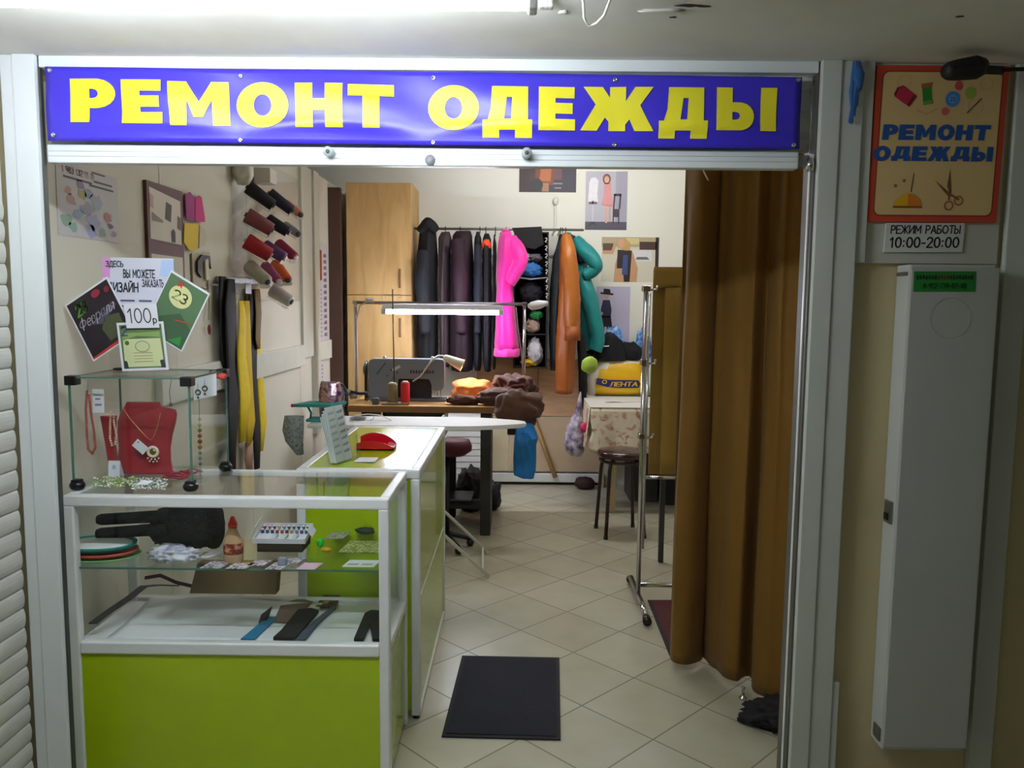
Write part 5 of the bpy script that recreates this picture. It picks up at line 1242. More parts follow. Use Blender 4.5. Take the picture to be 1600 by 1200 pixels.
# thread stand with two spools
px_, py_ = 622, 628
b = P(px_, py_, Z=tz); TSX, TSY = b.x, ty0 + .05
TS = thing('thread_stand', 'tall thin thread stand rising in front of the sewing machine', 'thread stand', (TSX, TSY, tz))
ztop = P(622, 452, Y=TSY).z
mb = MB(); mb.tube([Vector((TSX, TSY, tz + .001)), Vector((TSX - .01, TSY, ztop))], .004, mat('#3f3a36', .4, .6), 8); mb.build('pole', TS)
mb = MB(); zz = P(620, 461, Y=TSY).z
mb.tube([Vector((TSX - .075, TSY, zz - .03)), Vector((TSX - .07, TSY, zz)), Vector((TSX + .04, TSY, zz + .004)), Vector((TSX + .05, TSY, zz - .012)), Vector((TSX + .03, TSY, zz - .02))], .002, STEEL, 5); mb.tube([Vector((TSX - .06, TSY - .01, zz - .028)), Vector((TSX - .058, TSY - .01, zz)), Vector((TSX - .05, TSY - .01, zz - .03))], .0015, STEEL, 5); mb.build('thread_guide', TS)
MB().box(TSX - .085, TSX + .095, TSY - .02, TSY + .035, tz + .0005, tz + .012, mat('#8a7a5c', .6), .003).build('base', TS)
for x0, x1, yt, yb, h, lb in ((605, 621, 598, 622, '#7a6a40', 'olive brown thread spool on the stand before the sewing machine'), (626, 640, 596, 624, '#d3141c', 'bright red thread spool on the stand before the sewing machine')):
    p = P((x0 + x1) / 2, yb, Y=TSY); r = (P(x1, yb, Y=TSY).x - P(x0, yb, Y=TSY).x) / 2; zt_ = P(x0, yt, Y=TSY).z; z0_ = tz + .0125
    t = thing('thread_spool', lb, 'thread spool', (p.x, TSY, z0_), 'thread spools on the thread stand')
    MB().lathe((p.x, TSY + .008, z0_), [(r, .006), (r * 1.02, .02), (r, zt_ - z0_ - .01), (r * .9, zt_ - z0_ - .006)], mat(h, .6, bump=.2, bscale=300), 20).build('thread', t)
    MB().lathe((p.x, TSY + .008, z0_), [(r * .9, 0), (r * .9, .006), (r * .35, .007), (r * .35, zt_ - z0_ - .008), (r * .75, zt_ - z0_ - .007), (r * .6, zt_ - z0_ + .002), (.004, zt_ - z0_ + .004)], mat('#d9cba0', .6), 18).build('core', t)
# small things on the table
c = P(597, 625, Z=tz); tag(MB().box(c.x - .022, c.x + .022, TSY - .015, TSY + .02, tz + .0005, tz + .045, mat('#55565a', .5), .006).build('tape_holder'), 'small dark grey block on the table left of the thread spools', 'block')
mb = MB(); q = [P(575, 627, Z=tz + .006), P(588, 620, Z=tz + .006), P(600, 618, Z=tz + .01), P(606, 622, Z=tz + .006)]; mb.tube(q, .004, mat('#d9cfb0', .6), 6); tag(mb.build('tape_strip'), 'cream tape curling on the table in front of the machine', 'tape')
c = P(556, 610, Y=my); mb = MB()
for i in range(7): mb.ball((c.x + random.uniform(-.05, .02), my + random.uniform(-.08, .02), MZ + .012 + random.uniform(0, .05)), random.uniform(.012, .02), mat(random.choice(['#c9b894', '#3a3530', '#8c8474', '#e4d9bc']), .5), 2)
for v in mb.bm.verts: v.co.z = max(v.co.z, MZ + .0003)
tag(mb.build('bobbin_heap'), 'small heap of bobbins on the table left of the sewing machine', 'bobbins')
mb = MB(); q = [P(x, y, Y=ty0 + .06) for x, y in ((536, 618), (548, 612), (562, 615), (574, 614))]; mb.tube(q, .010, NAVY, 8)  # loose navy cord along the left end of the table
for v in mb.bm.verts: v.co.z = max(v.co.z, tz + .0004); v.co.x = max(v.co.x, tx0 + .005)
tag(mb.build('navy_cord'), 'dark navy cord lying at the left end of the sewing table', 'cord')
# swan-neck work lamp
WL = thing('work_lamp', 'small cream work lamp on a bent neck fixed to the sewing machine', 'lamp', P(680, 575, Y=my - .06))
q = [P(x, y, Y=my - .064) for x, y in ((645, 596), (657, 588), (668, 572), (676, 562), (684, 556), (692, 556), (697, 560))]
MB().tube(q, .006, mat('#d9d9d6', .4), 8).build('neck', WL)
a, b = P(696, 559, Y=my - .064), P(723, 571, Y=my - .064)
ax = (b - a).normalized()
mb = MB(); L = (b - a).length; SHADE = mat('#e3ddc6', .5)
mb.lathe(a, [(.016, -.012), (.022, 0), (.030, L * .4), (.042, L), (.040, L), (.028, L * .4), (.018, .004), (.004, 0)], SHADE, 22, ax); mb.build('lamp_shade', WL)
MB().ball(a + ax * L * .62, .018, mat('#ffb46a', .4, var=0, emit=BULB), 2).build('bulb', WL)
tip = a + ax * (L + .012) 
lamp('work_lamp_light', 'SPOT', a + ax * (L * .9), 5.5, (1.0, .55, .25), .02).rotation_euler = Vector((.30, .1, -.95)).to_track_quat('-Z', 'Y').to_euler()
bpy.data.objects['work_lamp_light'].data.spot_size = 2.2; bpy.data.objects['work_lamp_light'].data.spot_blend = .6
# chrome gantry with tube lamp
gy = ty1 - .06
gxl, gxr = P(556, 540, Y=gy).x, P(819, 540, Y=gy).x; gz = P(690, 474, Y=gy).z
GT_ = thing('lamp_gantry', 'chrome frame over the sewing table carrying a tube lamp', 'lamp frame', ((gxl + gxr) / 2, gy, tz))
for x in (gxl, gxr): MB().cyl((x, gy, tz + .0006), (x, gy, gz), .011, CHROME, 12).build('post', GT_)
MB().cyl((gxl - .02, gy, gz), (gxr + .012, gy, gz), .011, mat('#8d8d92', .3, .9), 12).build('cross_bar', GT_)
for x in (gxl, gxr): MB().box(x - .017, x + .017, gy - .017, gy + .017, gz - .018, gz + .014, CHROME, .005).build('corner_clamp', GT_)
t0, t1 = P(600, 488, Y=gy - .03).x, P(783, 488, Y=gy - .03).x; tzz = P(690, 487, Y=gy - .03).z
MB().box(t0 - .01, t1 + .012, gy - .05, gy - .012, tzz + .012, gz - .012, mat('#dfe2e6', .4), .004).build('lamp_housing', GT_)
for x in (t0, t1): MB().box(x - .016, x + .016, gy - .052, gy - .008, tzz - .020, tzz + .016, mat('#c9ced6', .4), .004).build('lamp_socket', GT_)
MB().cyl((t0 + .016, gy - .03, tzz), (t1 - .016, gy - .03, tzz), .019, mat('#eaf0ff', .4, var=0, emit=SEWING_TUBE), 14).build('tube', GT_)
q = [P(x, y, Y=gy - .02) for x, y in ((559, 612), (558, 560), (557, 500), (562, 478), (574, 471), (585, 473))]; MB().tube(q, .005, mat('#b9a9a9', .6), 6).build('cable', GT_)
q = [P(x, y, Y=gy - .02) for x, y in ((806, 480), (809, 510), (815, 550), (818, 590), (822, 605))]; MB().tube(q, .005, mat('#6a5a5a', .6), 6).build('cable', GT_)
c = P(577, 468, Y=gy); tag(MB().blob((c.x, gy, gz + .024), (.03, .02, .013), WHITE, 3, .1, 2, 3, floor=gz + .0112).build('white_lump'), 'small white wad on top of the chrome lamp frame', 'wad')
a = P(822, 480, Y=gy); b = P(856, 473, Y=gy)
mb = MB().tube([Vector((gxr + .022, gy, gz - .012)), a.lerp(b, .25), a.lerp(b, .6), b, P(854, 470, Y=gy)], [.012, .030, .032, .014, .010], mat('#e3e6ee', .6), 12); tag(mb.build('white_bag'), 'white rolled bag tied to the right corner of the chrome lamp frame', 'bag')

# brown and orange garments heaped on the right of the table
BR = mat('#552414', .75, var=.25, scale=6, bump=.5, bscale=12, sheen=.2); ORG = mat('#d9743a', .7, var=.1)
ORG2 = mat('#e08a4c', .7, var=.1, bump=.4, bscale=10)
def at(x, y, Y): return P(x, y, Y=Y)
mb = MB(); c = at(737, 606, my + .02)
mb.blob((c.x, c.y, MZ + .075), (.145, .12, .075), ORG2, 11, .35, 1.6, 4, floor=MZ, ridge=.08)
tag(mb.build('orange_cloth'), 'bright orange cloth heap lit by the work lamp beside the machine', 'cloth')
mb = MB(); c = at(795, 615, my - .02)
mb.blob((c.x + .03, c.y - .04, MZ + .085), (.15, .16, .105), BR, 15, .35, 1.7, 5, floor=MZ, ridge=.14)
c = at(770, 620, ty0 + .05); mb.blob((c.x + .02, c.y + .03, MZ + .05), (.12, .08, .06), mat('#4a2012', .75, var=.3, scale=6, sheen=.2), 16, .3, 1.9, 4, floor=MZ, ridge=.14)
c = at(725, 622, ty0 + .05); mb.blob((c.x, c.y + .04, MZ + .03), (.12, .05, .032), mat('#441c10', .75, var=.3, scale=6), 17, .3, 1.9, 4, floor=MZ, ridge=.14)
c = at(818, 640, ty0 + .03); mb.blob((c.x - .03, ty0 - .095, .875), (.15, .075, .125), mat('#56321a', .75, var=.2, scale=6, sheen=.2), 18, .25, 1.8, 4, ridge=.14)
for v in mb.bm.verts:
    if v.co.y > ty0 - .006 and v.co.z < MZ and v.co.x < tx1: v.co.z = MZ
tag(mb.build('brown_garment'), 'crumpled brown garment heaped at the right end of the sewing table', 'garment')
mb = MB(); c = at(818, 596, my + .12); mb.blob((c.x - .01, c.y, MZ + .06), (.06, .05, .10), mat('#d9631c', .7), 21, .3, 2.5, 3, floor=MZ); tag(mb.build('orange_scrap'), 'small orange cloth peak behind the brown garment', 'cloth')
# hanging bag and dark box under the board tip
YBG = ty0 - .16
BLB = mat('#1c7fd0', .35, var=.12, scale=8, bump=.5, bscale=14)
rows = [(662, 808, 833, .03), (674, 806, 838, .05), (684, 804, 841, .055), (694, 803, 838, .05), (715, 802, 838, .05), (735, 802, 837, .05), (742, 803, 835, .045), (747, 815, 834, .03)]
mb = MB(); rings = []
for y, l, r, d in rows:
    a, b = P(l, y, Y=YBG), P(r, y, Y=YBG); hw = (b.x - a.x) / 2
    rings.append([Vector(((a.x + b.x) / 2 + hw * math.cos(t), YBG + d * math.sin(t) * (1 + .2 * math.sin(4 * t + y)), a.z)) for t in [2 * PI * i / 18 for i in range(18)]])
a = P(820, 700, Y=YBG); BBG = thing('blue_bag', 'bright blue plastic bag hanging at the right end of the sewing table', 'bag', (a.x, YBG, P(820, 747, Y=YBG).z))
mb.loft(rings, BLB, True, False).build('bag_body', BBG)
for dx in (-.03, .03): MB().tube([Vector((a.x + dx, YBG, .77)), Vector((a.x + dx * .6, YBG + .08, .83)), Vector((a.x + dx * .4, ty0 - .006, tz - .02)), Vector((a.x + dx * .4, ty0 + .02, tz + .009))], .006, BLB, 6, flat=.4).build('bag_handle', BBG)
a, b = P(792, 686, Y=YBG + .03), P(818, 660, Y=YBG + .03); tag(MB().box(a.x, b.x - .01, ty0 + .02, ty0 + .08, a.z, tz - .0455, mat('#2a1518', .6), .008).build('dark_pouch'), 'dark maroon pouch hanging under the sewing table beside the blue bag', 'pouch')
# chair with a red seat under the table
RS_ = 3.5
CH = thing('work_chair', 'work chair with a dark red round seat behind the long counter', 'chair', (P(712, 690, Y=2.62).x, 2.62, 0))
cx = P(709, 690, Y=2.62).x
zt = P(709, 686, Y=2.62).z; zb = P(709, 711, Y=2.62).z
MB().lathe((cx, 2.62, zb), [(.02, -.004), (.07, 0), (.112, .03), (.115, .06), (.10, zt - zb - .006), (.06, zt - zb), (.002, zt - zb)], mat('#4e0b16', .7), 24).build('seat', CH)
MB().cyl((cx - .05, 2.62, .09), (cx - .05, 2.62, zb), .024, BLACKP, 12).build('pedestal', CH)
for k in range(5):
    an = 2 * PI * k / 5 + .3; MB().tube([Vector((cx - .05, 2.62, .10)), Vector((cx - .05 + .16 * math.cos(an), 2.62 + .16 * math.sin(an), .05))], [.018, .012], BLACKP, 8).build('leg', CH)
    MB().ball((cx - .05 + .16 * math.cos(an), 2.62 + .16 * math.sin(an), .025), .025, BLACKP, 2).build('caster', CH)
# white panel box and black bags under the table
a, b = P(707, 735, Y=3.9), P(750, 660, Y=3.9)
WP = MB(); zz = 0.0
WP.box(a.x - .05, b.x + .02, 3.9, 4.2, 0, b.z + .03, mat('#d4d2cc', .6), .004)
z = .05
while z < b.z: WP.box(a.x - .05, b.x + .02, 3.897, 3.9, z, z + .003, mat('#9a988f', .7)); z += .05
tag(WP.build('white_crate'), 'white slatted box seen under the sewing table', 'box')
c = P(735, 755, Y=3.5); tag(MB().blob((c.x - .0, 3.56, .15), (.11, .12, .175), mat('#121216', .5, bump=.4, bscale=20), 5, .18, 2, 4, floor=.0005, ridge=.2).build('black_bag'), 'black bulging bag on the floor under the sewing table', 'bag')
c = P(770, 770, Y=3.55); tag(MB().blob((c.x, 3.6, .10), (.06, .08, .12), mat('#17171d', .6), 6, .3, 2.4, 3, floor=.0005, ridge=.3).build('black_sack'), 'small black sack behind the right leg of the sewing table', 'bag')
MB_ = MB().box(-.95, -.44, 3.34, 3.40, .0, .55, mat('#1b1917', .8), .01)
tag(MB_.build('dark_board'), 'dark board leaning upright under the back of the sewing table', 'board')
# ================================================================== WARDROBE, CLOTHES RAIL, GARMENTS
wy0, wy1 = 3.96, YB - .02
wx0, wx1 = P(541, 400, Y=wy0).x, P(643, 400, Y=wy0).x; wz = P(600, 285, Y=wy0).z
WD = thing('wardrobe', 'tall light wooden wardrobe in the back left corner', 'wardrobe', ((wx0 + wx1) / 2, (wy0 + wy1) / 2, 0))
BIRCH = ramp_mat('birch_veneer', 'noise', 4, [(.3, '#b9925a'), (.55, '#c8a268'), (.85, '#d4b078')], .55, 6, .8, (3, 3, .6))
MB().box(wx0, wx1, wy0 + .020, wy1, 0, wz, BIRCH, .003).build('body', WD)
zs = P(600, 461, Y=wy0).z
for z0_, z1_, nm in ((zs + .003, wz - .004, 'door'), (.05, zs - .003, 'door')):
    d_ = MB().box(wx0 + .003, wx1 - .003, wy0, wy0 + .019, z0_, z1_, BIRCH, .002).build(nm, WD)
    hx = P(625, 435, Y=wy0).x; zz = P(625, 435, Y=wy0).z if z1_ > 2 else z1_ - .25
    MB().box(hx - .008, hx + .008, wy0 - .018, wy0 - .001, zz - .075, zz + .075, mat('#7a5228', .5), .006).build('handle', d_)
# shade of the recess left of the wardrobe, put in as a dark strip
struct('recess_shade', MB().box(XL + .001, wx0 - .03, wy0 - .06, wy0 + .0, 0.0, 2.42, mat('#4a3226', .8), .002), 'dark brown strip put in for the shaded recess between the left wall and the wardrobe')
YR = 4.12
zr = P(760, 358, Y=YR).z
rx0, rx1 = wx1 + .001, P(912, 358, Y=YR).x
CR = thing('clothes_rail', 'thin metal clothes rail running from the wardrobe along the back wall', 'clothes rail', ((rx0 + rx1) / 2, YR, zr))
MB().cyl((rx0, YR, zr), (rx1, YR, zr), .010, mat('#8f8d8c', .35, .8), 10).build('rod', CR)
mb = MB(); 
for px_ in (866, 875): x = P(px_, 358, Y=YR).x; mb.box(x - .006, x + .006, YR - .004, YB, zr - .016, zr - .004, STEEL)
mb.build('bracket', CR)
x = P(868, 330, Y=YB - .01).x; z0 = P(868, 362, Y=YB).z; z1 = P(868, 312, Y=YB).z
mb = MB().box(x - .012, x + .012, YB - .014, YB - .001, z0, z1 - .03, mat('#dcdad0', .6), .003).blob((x, YB - .02, z1 - .015), (.025, .02, .035), mat('#e4e2da', .6), 2, .2, 2, 2); tag(mb.build('wall_bracket'), 'white upright wall bracket above the clothes rail', 'bracket')


def loft_px(rows, Y, m, n=30, fold=.06, k=7, seed=0, tw=.0):
    """rows of (y px, left px, right px, half depth) -> closed cloth body"""
    rings = []
    dense = []
    for (a, b) in zip(rows, rows[1:]):
        st = max(2, int(abs(b[0] - a[0]) / 8))
        for i in range(st):
            t = i / st; t2 = t
            dense.append(tuple(a[j] + (b[j] - a[j]) * t2 for j in range(4)))
    dense.append(rows[-1])
    for y, l, r, d in dense:
        pa, pb = P(l, y, Y=Y), P(r, y, Y=Y); hw = (pb.x - pa.x) / 2; cx = (pa.x + pb.x) / 2
        ring = []
        for i in range(n):
            t = 2 * PI * i / n
            f = 1 + fold * math.sin(k * t + seed + .01 * y) + fold * .8 * noise.noise(Vector((3 * math.cos(t), 3 * math.sin(t) + seed, pa.z * 5)))
            ring.append(Vector((cx + hw * math.cos(t) * (1 + .3 * (f - 1)), Y + d * math.sin(t) * f, pa.z)))
        rings.append(ring)
    return MB().loft(rings, m)


def hook(root, px_, neck_y):
    x = P(px_, 358, Y=YR).x; zn = P(px_, neck_y, Y=YR).z
    q = [Vector((x, YR - .017, zr - .008)), Vector((x, YR - .015, zr + .008)), Vector((x, YR, zr + .017)), Vector((x, YR + .016, zr + .004)), Vector((x, YR + .008, zr - .02)), Vector((x, YR, zr - .03)), Vector((x, YR, zn))]
    MB().tube(q, .0035, mat('#2c2a2a', .4), 6).build('hanger_hook', root)


GRP = 'garments hanging on the clothes rail'
def garment(name, label, rows, h, hook_px, Y=YR, fold=.07, k=7, seed=0, rough=.8, sheen=.15, extra=None, m=None, cat='garment'):
    m = m or mat(h, rough, var=.15, scale=7, bump=.45, bscale=16)
    neck = rows[0][0]; g = thing(name, label, cat, P((rows[0][1] + rows[0][2]) / 2, rows[-1][0], Y=Y), GRP)
    if hook_px: hook(g, hook_px, neck + 3)
    wrinkle(loft_px(rows, Y, m, fold=fold, k=k, seed=seed), .007, 9, seed).build('garment_body', g)
    if extra: extra(g, m)
    return g


def wrinkle(mb, amp=.007, freq=9.0, seed=0.0):
    mb.bm.normal_update()
    for v in mb.bm.verts:
        p = v.co * freq; w = noise.noise(Vector((p.x * 1.4, p.y * 1.4 + seed, p.z * .55))) + .6 * noise.noise(Vector((p.x * 2.5 + p.z * 1.2, p.y * 2.5, p.z * 1.6 + seed)))
        v.co += v.normal * amp * w
    return mb


def cat(p, t):
    s = max(0, min(.99999, t)) * (len(p) - 1); i = int(s); f = s - i
    a, b, c, d = p[max(0, i - 1)], p[i], p[i + 1], p[min(len(p) - 1, i + 2)]
    return .5 * ((2 * b) + (c - a) * f + (2 * a - 5 * b + 4 * c - d) * f * f + (3 * b - a - 3 * c + d) * f ** 3)


def sleeve(root, pts, r, h, Y, m=None, name='sleeve'):
    m = m or mat(h, .8, var=.15, scale=7, bump=.45, bscale=16)
    mb = MB(); q = [P(x, y, Y=Y + dy) for x, y, dy in pts]; n = 26
    mb.tube([cat(q, i / n) for i in range(n + 1)], [cat(r, i / n) for i in range(n + 1)], m, 20)
    wrinkle(mb, .009, 11, len(pts) + pts[0][0] * .1)
    return mb.build(name, root)


garment('black_coat', 'black padded coat with a hood next to the wardrobe', [(349, 662, 680, .03), (356, 658, 682, .06), (370, 655, 682, .10), (400, 653, 683, .13), (460, 652, 683, .13), (540, 652, 684, .13), (580, 652, 684, .13), (584, 654, 682, .11)], '#07070d', None, seed=1, sheen=.05, extra=lambda g, m: (sleeve(g, [(662, 392, -.2), (660, 440, -.24), (664, 520, -.24)], [.05, .055, .04], '#0a0b14', YR), sleeve(g, [(656, 362, -.06), (670, 350, -.08), (682, 362, -.06)], [.03, .05, .03], '#050508', YR, None, 'hood')))
garment('pale_blouse', 'dim pinkish blouse hanging right of the black coat', [(363, 690, 702, .02), (372, 685, 705, .07), (400, 686, 704, .16), (470, 687, 702, .17), (560, 688, 703, .16), (572, 690, 702, .12)], '#3f3033', 696, seed=2)
garment('maroon_coat', 'dark maroon coat in the middle of the dark garments', [(361, 712, 736, .03), (368, 707, 738, .10), (400, 704, 739, .2), (470, 704, 739, .22), (560, 704, 739, .2), (578, 706, 738, .16)], '#1f0715', 719, seed=3, extra=lambda g, m: sleeve(g, [(714, 376, -.14), (719, 430, -.23), (720, 520, -.22)], [.05, .055, .04], '#280a1d', YR))
garment('navy_jacket', 'narrow dark navy jacket right of the maroon coat', [(362, 744, 749, .02), (372, 741, 752, .10), (420, 741, 752, .2), (500, 741, 752, .2), (570, 741, 752, .18), (578, 742, 751, .12)], '#090b15', 750, seed=4, extra=lambda g, m: sleeve(g, [(746, 384, -.14), (747, 440, -.21), (746, 520, -.2)], [.024, .03, .024], '#0d1020', YR))
def orange_lining(g, m):
    mb = loft_px([(374, 756, 764, .02), (382, 752, 768, .03), (388, 752, 768, .03)], YR - .10, mat('#e6461e', .7), fold=.02); o = mb.build('orange_lining', g); o['label'] = 'bright orange lining at the neck'
garment('dark_jacket', 'charcoal jacket with an orange lining at the neck', [(365, 757, 764, .02), (374, 754, 767, .08), (390, 754, 768, .16), (460, 754, 768, .2), (560, 755, 768, .2), (579, 757, 767, .15)], '#0c0e18', 759, seed=5, extra=orange_lining)
garment('black_jacket', 'thin black jacket squeezed in left of the pink coat', [(366, 771, 774, .01), (380, 770, 775, .10), (460, 770, 775, .17), (560, 770, 774, .17), (576, 770, 774, .12)], '#08080b', 774, seed=6)
PINK = mat('#e8189c', .55, var=.08, scale=8, sheen=.3, bump=.6, bscale=14)
def pink_extra(g, m):
    sleeve(g, [(799, 372, -.20), (808, 394, -.25), (812, 410, -.27), (803, 430, -.30), (796, 442, -.30)], [.045, .065, .062, .052, .04], '', YR, PINK)
    o = loft_px([(544, 772, 812, .125), (555, 771, 812, .128), (557, 773, 811, .12)], YR - .19, mat('#f03aac', .55, sheen=.3), fold=.07, seed=7).build('hem_band', g)
    sleeve(g, [(783, 366, -.03), (790, 362, -.07), (798, 366, -.03)], [.014, .018, .014], '', YR, PINK, 'collar')
garment('pink_coat', 'bright hot pink padded coat on the clothes rail', [(363, 784, 797, .03), (370, 780, 802, .08), (390, 778, 806, .11), (410, 777, 808, .12), (430, 776, 804, .12), (452, 776, 802, .12), (500, 775, 806, .12), (545, 773, 811, .12)], '', 791, Y=YR - .19, fold=.09, k=5, seed=7, m=PINK, extra=pink_extra)
# hanging organiser with folded clothes
YO = YR + .10
oL, oR = P(803, 450, Y=YO - .15).x, P(856, 450, Y=YO - .15).x
OZ1 = P(830, 362, Y=YO - .15).z; OZ0 = P(830, 576, Y=YO - .15).z
OG = thing('hanging_organiser', 'black hanging cloth organiser with shelves of folded clothes on the rail', 'organiser', ((oL + oR) / 2, YO, OZ0))
KB = mat('#17161b', .8, var=.1)
d0, d1 = YO - .15, YO + .13
MB().box(oL - .002, oL + .010, d0, d1, OZ0, OZ1, KB, .002).build('side_panel', OG)
sp2 = MB().box(oR - .010, oR + .002, d0, d1, OZ0, OZ1, KB, .002).build('side_panel', OG)
MB().box(oL, oR, d1 - .008, d1, OZ0, OZ1, KB).build('back_panel', OG)
zsh = [P(830, y, Y=d0).z for y in (574, 522, 475, 434)]
for z in zsh: MB().box(oL + .010, oR - .010, d0, d1 - .008, z - .008, z, KB, .002).build('shelf', OG)
MB().box(oL, oR, d0, d1, OZ1 - .012, OZ1, KB, .002).build('top_panel', OG)
mb = MB(); mb.prism([P(x, y, Y=d0 - .004) for x, y in ((800, 356), (846, 354), (850, 382), (836, 389), (812, 386))], (0, .006, 0), mat('#141317', .85)); o = mb.build('front_flap', OG)
mb = MB(); xx = oR - .004
for i in range(9):
    z = OZ1 - .07 - .062 * i; x_ = P(853 + .35 * i, 400, Y=d0 - .003).x
    mb.tube([Vector((x_ - .010, d0 - .003, z + .018)), Vector((x_ + .004, d0 - .003, z + .022)), Vector((x_ + .006, d0 - .003, z + .006)), Vector((x_ - .008, d0 - .003, z - .006)), Vector((x_ + .005, d0 - .003, z - .016))], .004, mat('#d9d7d2', .7), 5)
o = mb.build('strap_pattern', OG); o['label'] = 'white curly marks down the right front edge'
mb = MB(); mb.tube([Vector((P(805, 430, Y=d0).x + .0, d0 - .004, zsh[3] + .004)), Vector(((oL + oR) / 2, d0 - .008, zsh[3] - .012)), Vector((oR - .005, d0 - .004, zsh[3] + .002))], .006, mat('#8f9096', .5), 8); mb.build('shelf_edge', OG)
def stuff_in(px0, px1, yb, yt, h, name, label, seed, m=None, dz=.0015, cat='clothes'):
    a, b = P(px0, yb, Y=d0 + .02), P(px1, yt, Y=d0 + .02); cx = (a.x + b.x) / 2
    z0_ = max([z for z in zsh + [-1] if z < b.z - .01 and z <= a.z + .05] or [a.z]) + dz
    m = m or mat(h, .8, var=.25, scale=14, bump=.5, bscale=24)
    zc = (max(z0_, a.z) + b.z) / 2; hz = (b.z - max(z0_, a.z)) / 2
    mb = MB().blob((cx, d0 + .07, zc), ((b.x - a.x) / 2 * .86, .06, hz * 1.0), m, seed, .18, 2.4, 4, floor=z0_, ridge=.25)
    return tag(mb.build(name), label, cat)
stuff_in(806, 832, 410, 393, '#a9b4c4', 'folded_shirt', 'pale grey blue folded shirt on the top shelf of the organiser', 1)
stuff_in(822, 848, 409, 396, '#5b5560', 'folded_shirt', 'dark grey folded shirt on the top shelf of the organiser', 2)
stuff_in(806, 850, 433, 410, '#2f6fb4', 'folded_jeans', 'blue folded jeans on the top shelf of the organiser', 3)
stuff_in(808, 850, 474, 440, '#0e0a18', 'folded_trousers', 'dark violet folded trousers on the second shelf of the organiser', 4)
stuff_in(826, 850, 500, 486, '#1c7a3c', 'folded_tshirt', 'green folded shirt on the third shelf of the organiser', 5)
stuff_in(818, 846, 521, 499, '#9c8a78', 'knitted_scarf', 'greyish brown knitted scarf on the third shelf of the organiser', 6)
stuff_in(822, 850, 572, 530, '#cfcdd4', 'white_bundle', 'white bundle of cloth on the lowest shelf of the organiser', 7)
stuff_in(812, 842, 574, 562, '#e0bd1a', 'yellow_packet', 'yellow packet at the bottom left of the organiser', 8)
garment('grey_coat', 'dark grey coat hanging right of the organiser', [(366, 874, 880, .02), (378, 871, 882, .06), (400, 865, 880, .12), (450, 860, 879, .13), (510, 858, 876, .13), (560, 859, 872, .12), (578, 860, 870, .08)], '#2b3035', 876, Y=YR + .11, seed=8)
LEA = mat('#9c5216', .45, var=.12, scale=9, bump=.5, bscale=18)
def lea_extra(g, m):
    sleeve(g, [(885, 368, -.18), (889, 400, -.24), (893, 460, -.26), (894, 500, -.27), (895, 515, -.27)], [.035, .062, .064, .062, .052], '', YR, mat('#a8601f', .42, var=.12, scale=9, bump=.5, bscale=18))
    q = [P(894.5, 510, Y=YR - .27), P(894.5, 532, Y=YR - .27)]; MB().tube(q, [.060, .062], mat('#944e18', .5, bump=.3), 14).build('cuff', g)
garment('leather_coat', 'long orange brown leather coat on the clothes rail', [(363, 880, 886, .03), (372, 876, 892, .07), (400, 874, 897, .10), (460, 873, 900, .11), (520, 869, 901, .11), (560, 867, 898, .11), (600, 867, 896, .10), (614, 867, 894, .10)], '', 879, Y=YR - .15, fold=.08, k=5, seed=9, m=LEA, rough=.45, extra=lea_extra)
TE = mat('#057f80', .6, var=.1, scale=8, sheen=.1, bump=.5, bscale=14)
def teal_extra(g, m):
    NV = mat('#131a30', .7)
    loft_px([(368, 884, 898, .06), (380, 890, 908, .10), (400, 896, 916, .12), (412, 900, 920, .12)], YR + .105, NV, fold=.05).build('shoulder_yoke', g)
    sleeve(g, [(900, 376, .06), (914, 392, .0), (928, 408, -.04), (931, 420, -.04), (912, 430, -.02)], [.045, .062, .060, .05, .045], '', YR, TE)
    sleeve(g, [(908, 425, .04), (919, 460, .0), (930, 505, -.01), (934, 530, -.01), (930, 548, -.01)], [.05, .062, .062, .058, .05], '', YR, TE)
garment('teal_jacket', 'teal jacket with a navy yoke at the right end of the clothes rail', [(363, 884, 892, .03), (374, 887, 902, .07), (400, 894, 916, .10), (440, 899, 920, .11), (480, 902, 931, .11), (530, 908, 938, .11), (545, 914, 939, .10)], '', 884, Y=YR + .12, fold=.08, k=5, seed=10, m=TE, extra=teal_extra)
garment('dark_trousers', 'black trousers hanging low under the teal jacket', [(520, 902, 912, .03), (545, 903, 916, .045), (600, 904, 918, .05), (640, 905, 916, .045)], '#0c0b10', None, Y=YR - .05, seed=11)

# ================================================================== PICTURES ON THE BACK WALL
YP = YB - .0015
def poster(rect, base, layers, label, name='poster'):
    fr = rect_back(*rect, YP); mb = MB(); mb.sheet(fr, mat(base, .5, var=.05), .0012)
    for lv, pts, h in layers: mb.art(fr, pts, mat(h, .5, var=.12, scale=30), lv)
    return tag(mb.build(name), label, 'poster')
R4 = lambda a, b, c, d: [(a, b), (c, b), (c, d), (a, d)]
poster((811, 244, 901, 300), '#2a2238', [(1, R4(0, 0, .28, 1), '#33191f'), (1, R4(.28, .2, .6, 1), '#7a3a22'), (2, [(.35, .3), (.55, .3), (.58, .95), (.4, .95)], '#b8693a'), (2, R4(.6, .35, .75, .7), '#6a3c44'), (3, ell(.3, .2, .12, .18, 12), '#1c141c'), (2, R4(.4, .02, .52, .25), '#a9785a'), (3, R4(.62, .1, .74, .14), '#8a8090'), (3, R4(.6, .22, .76, .26), '#8a8090')], 'dark orange and violet picture poster high on the back wall')
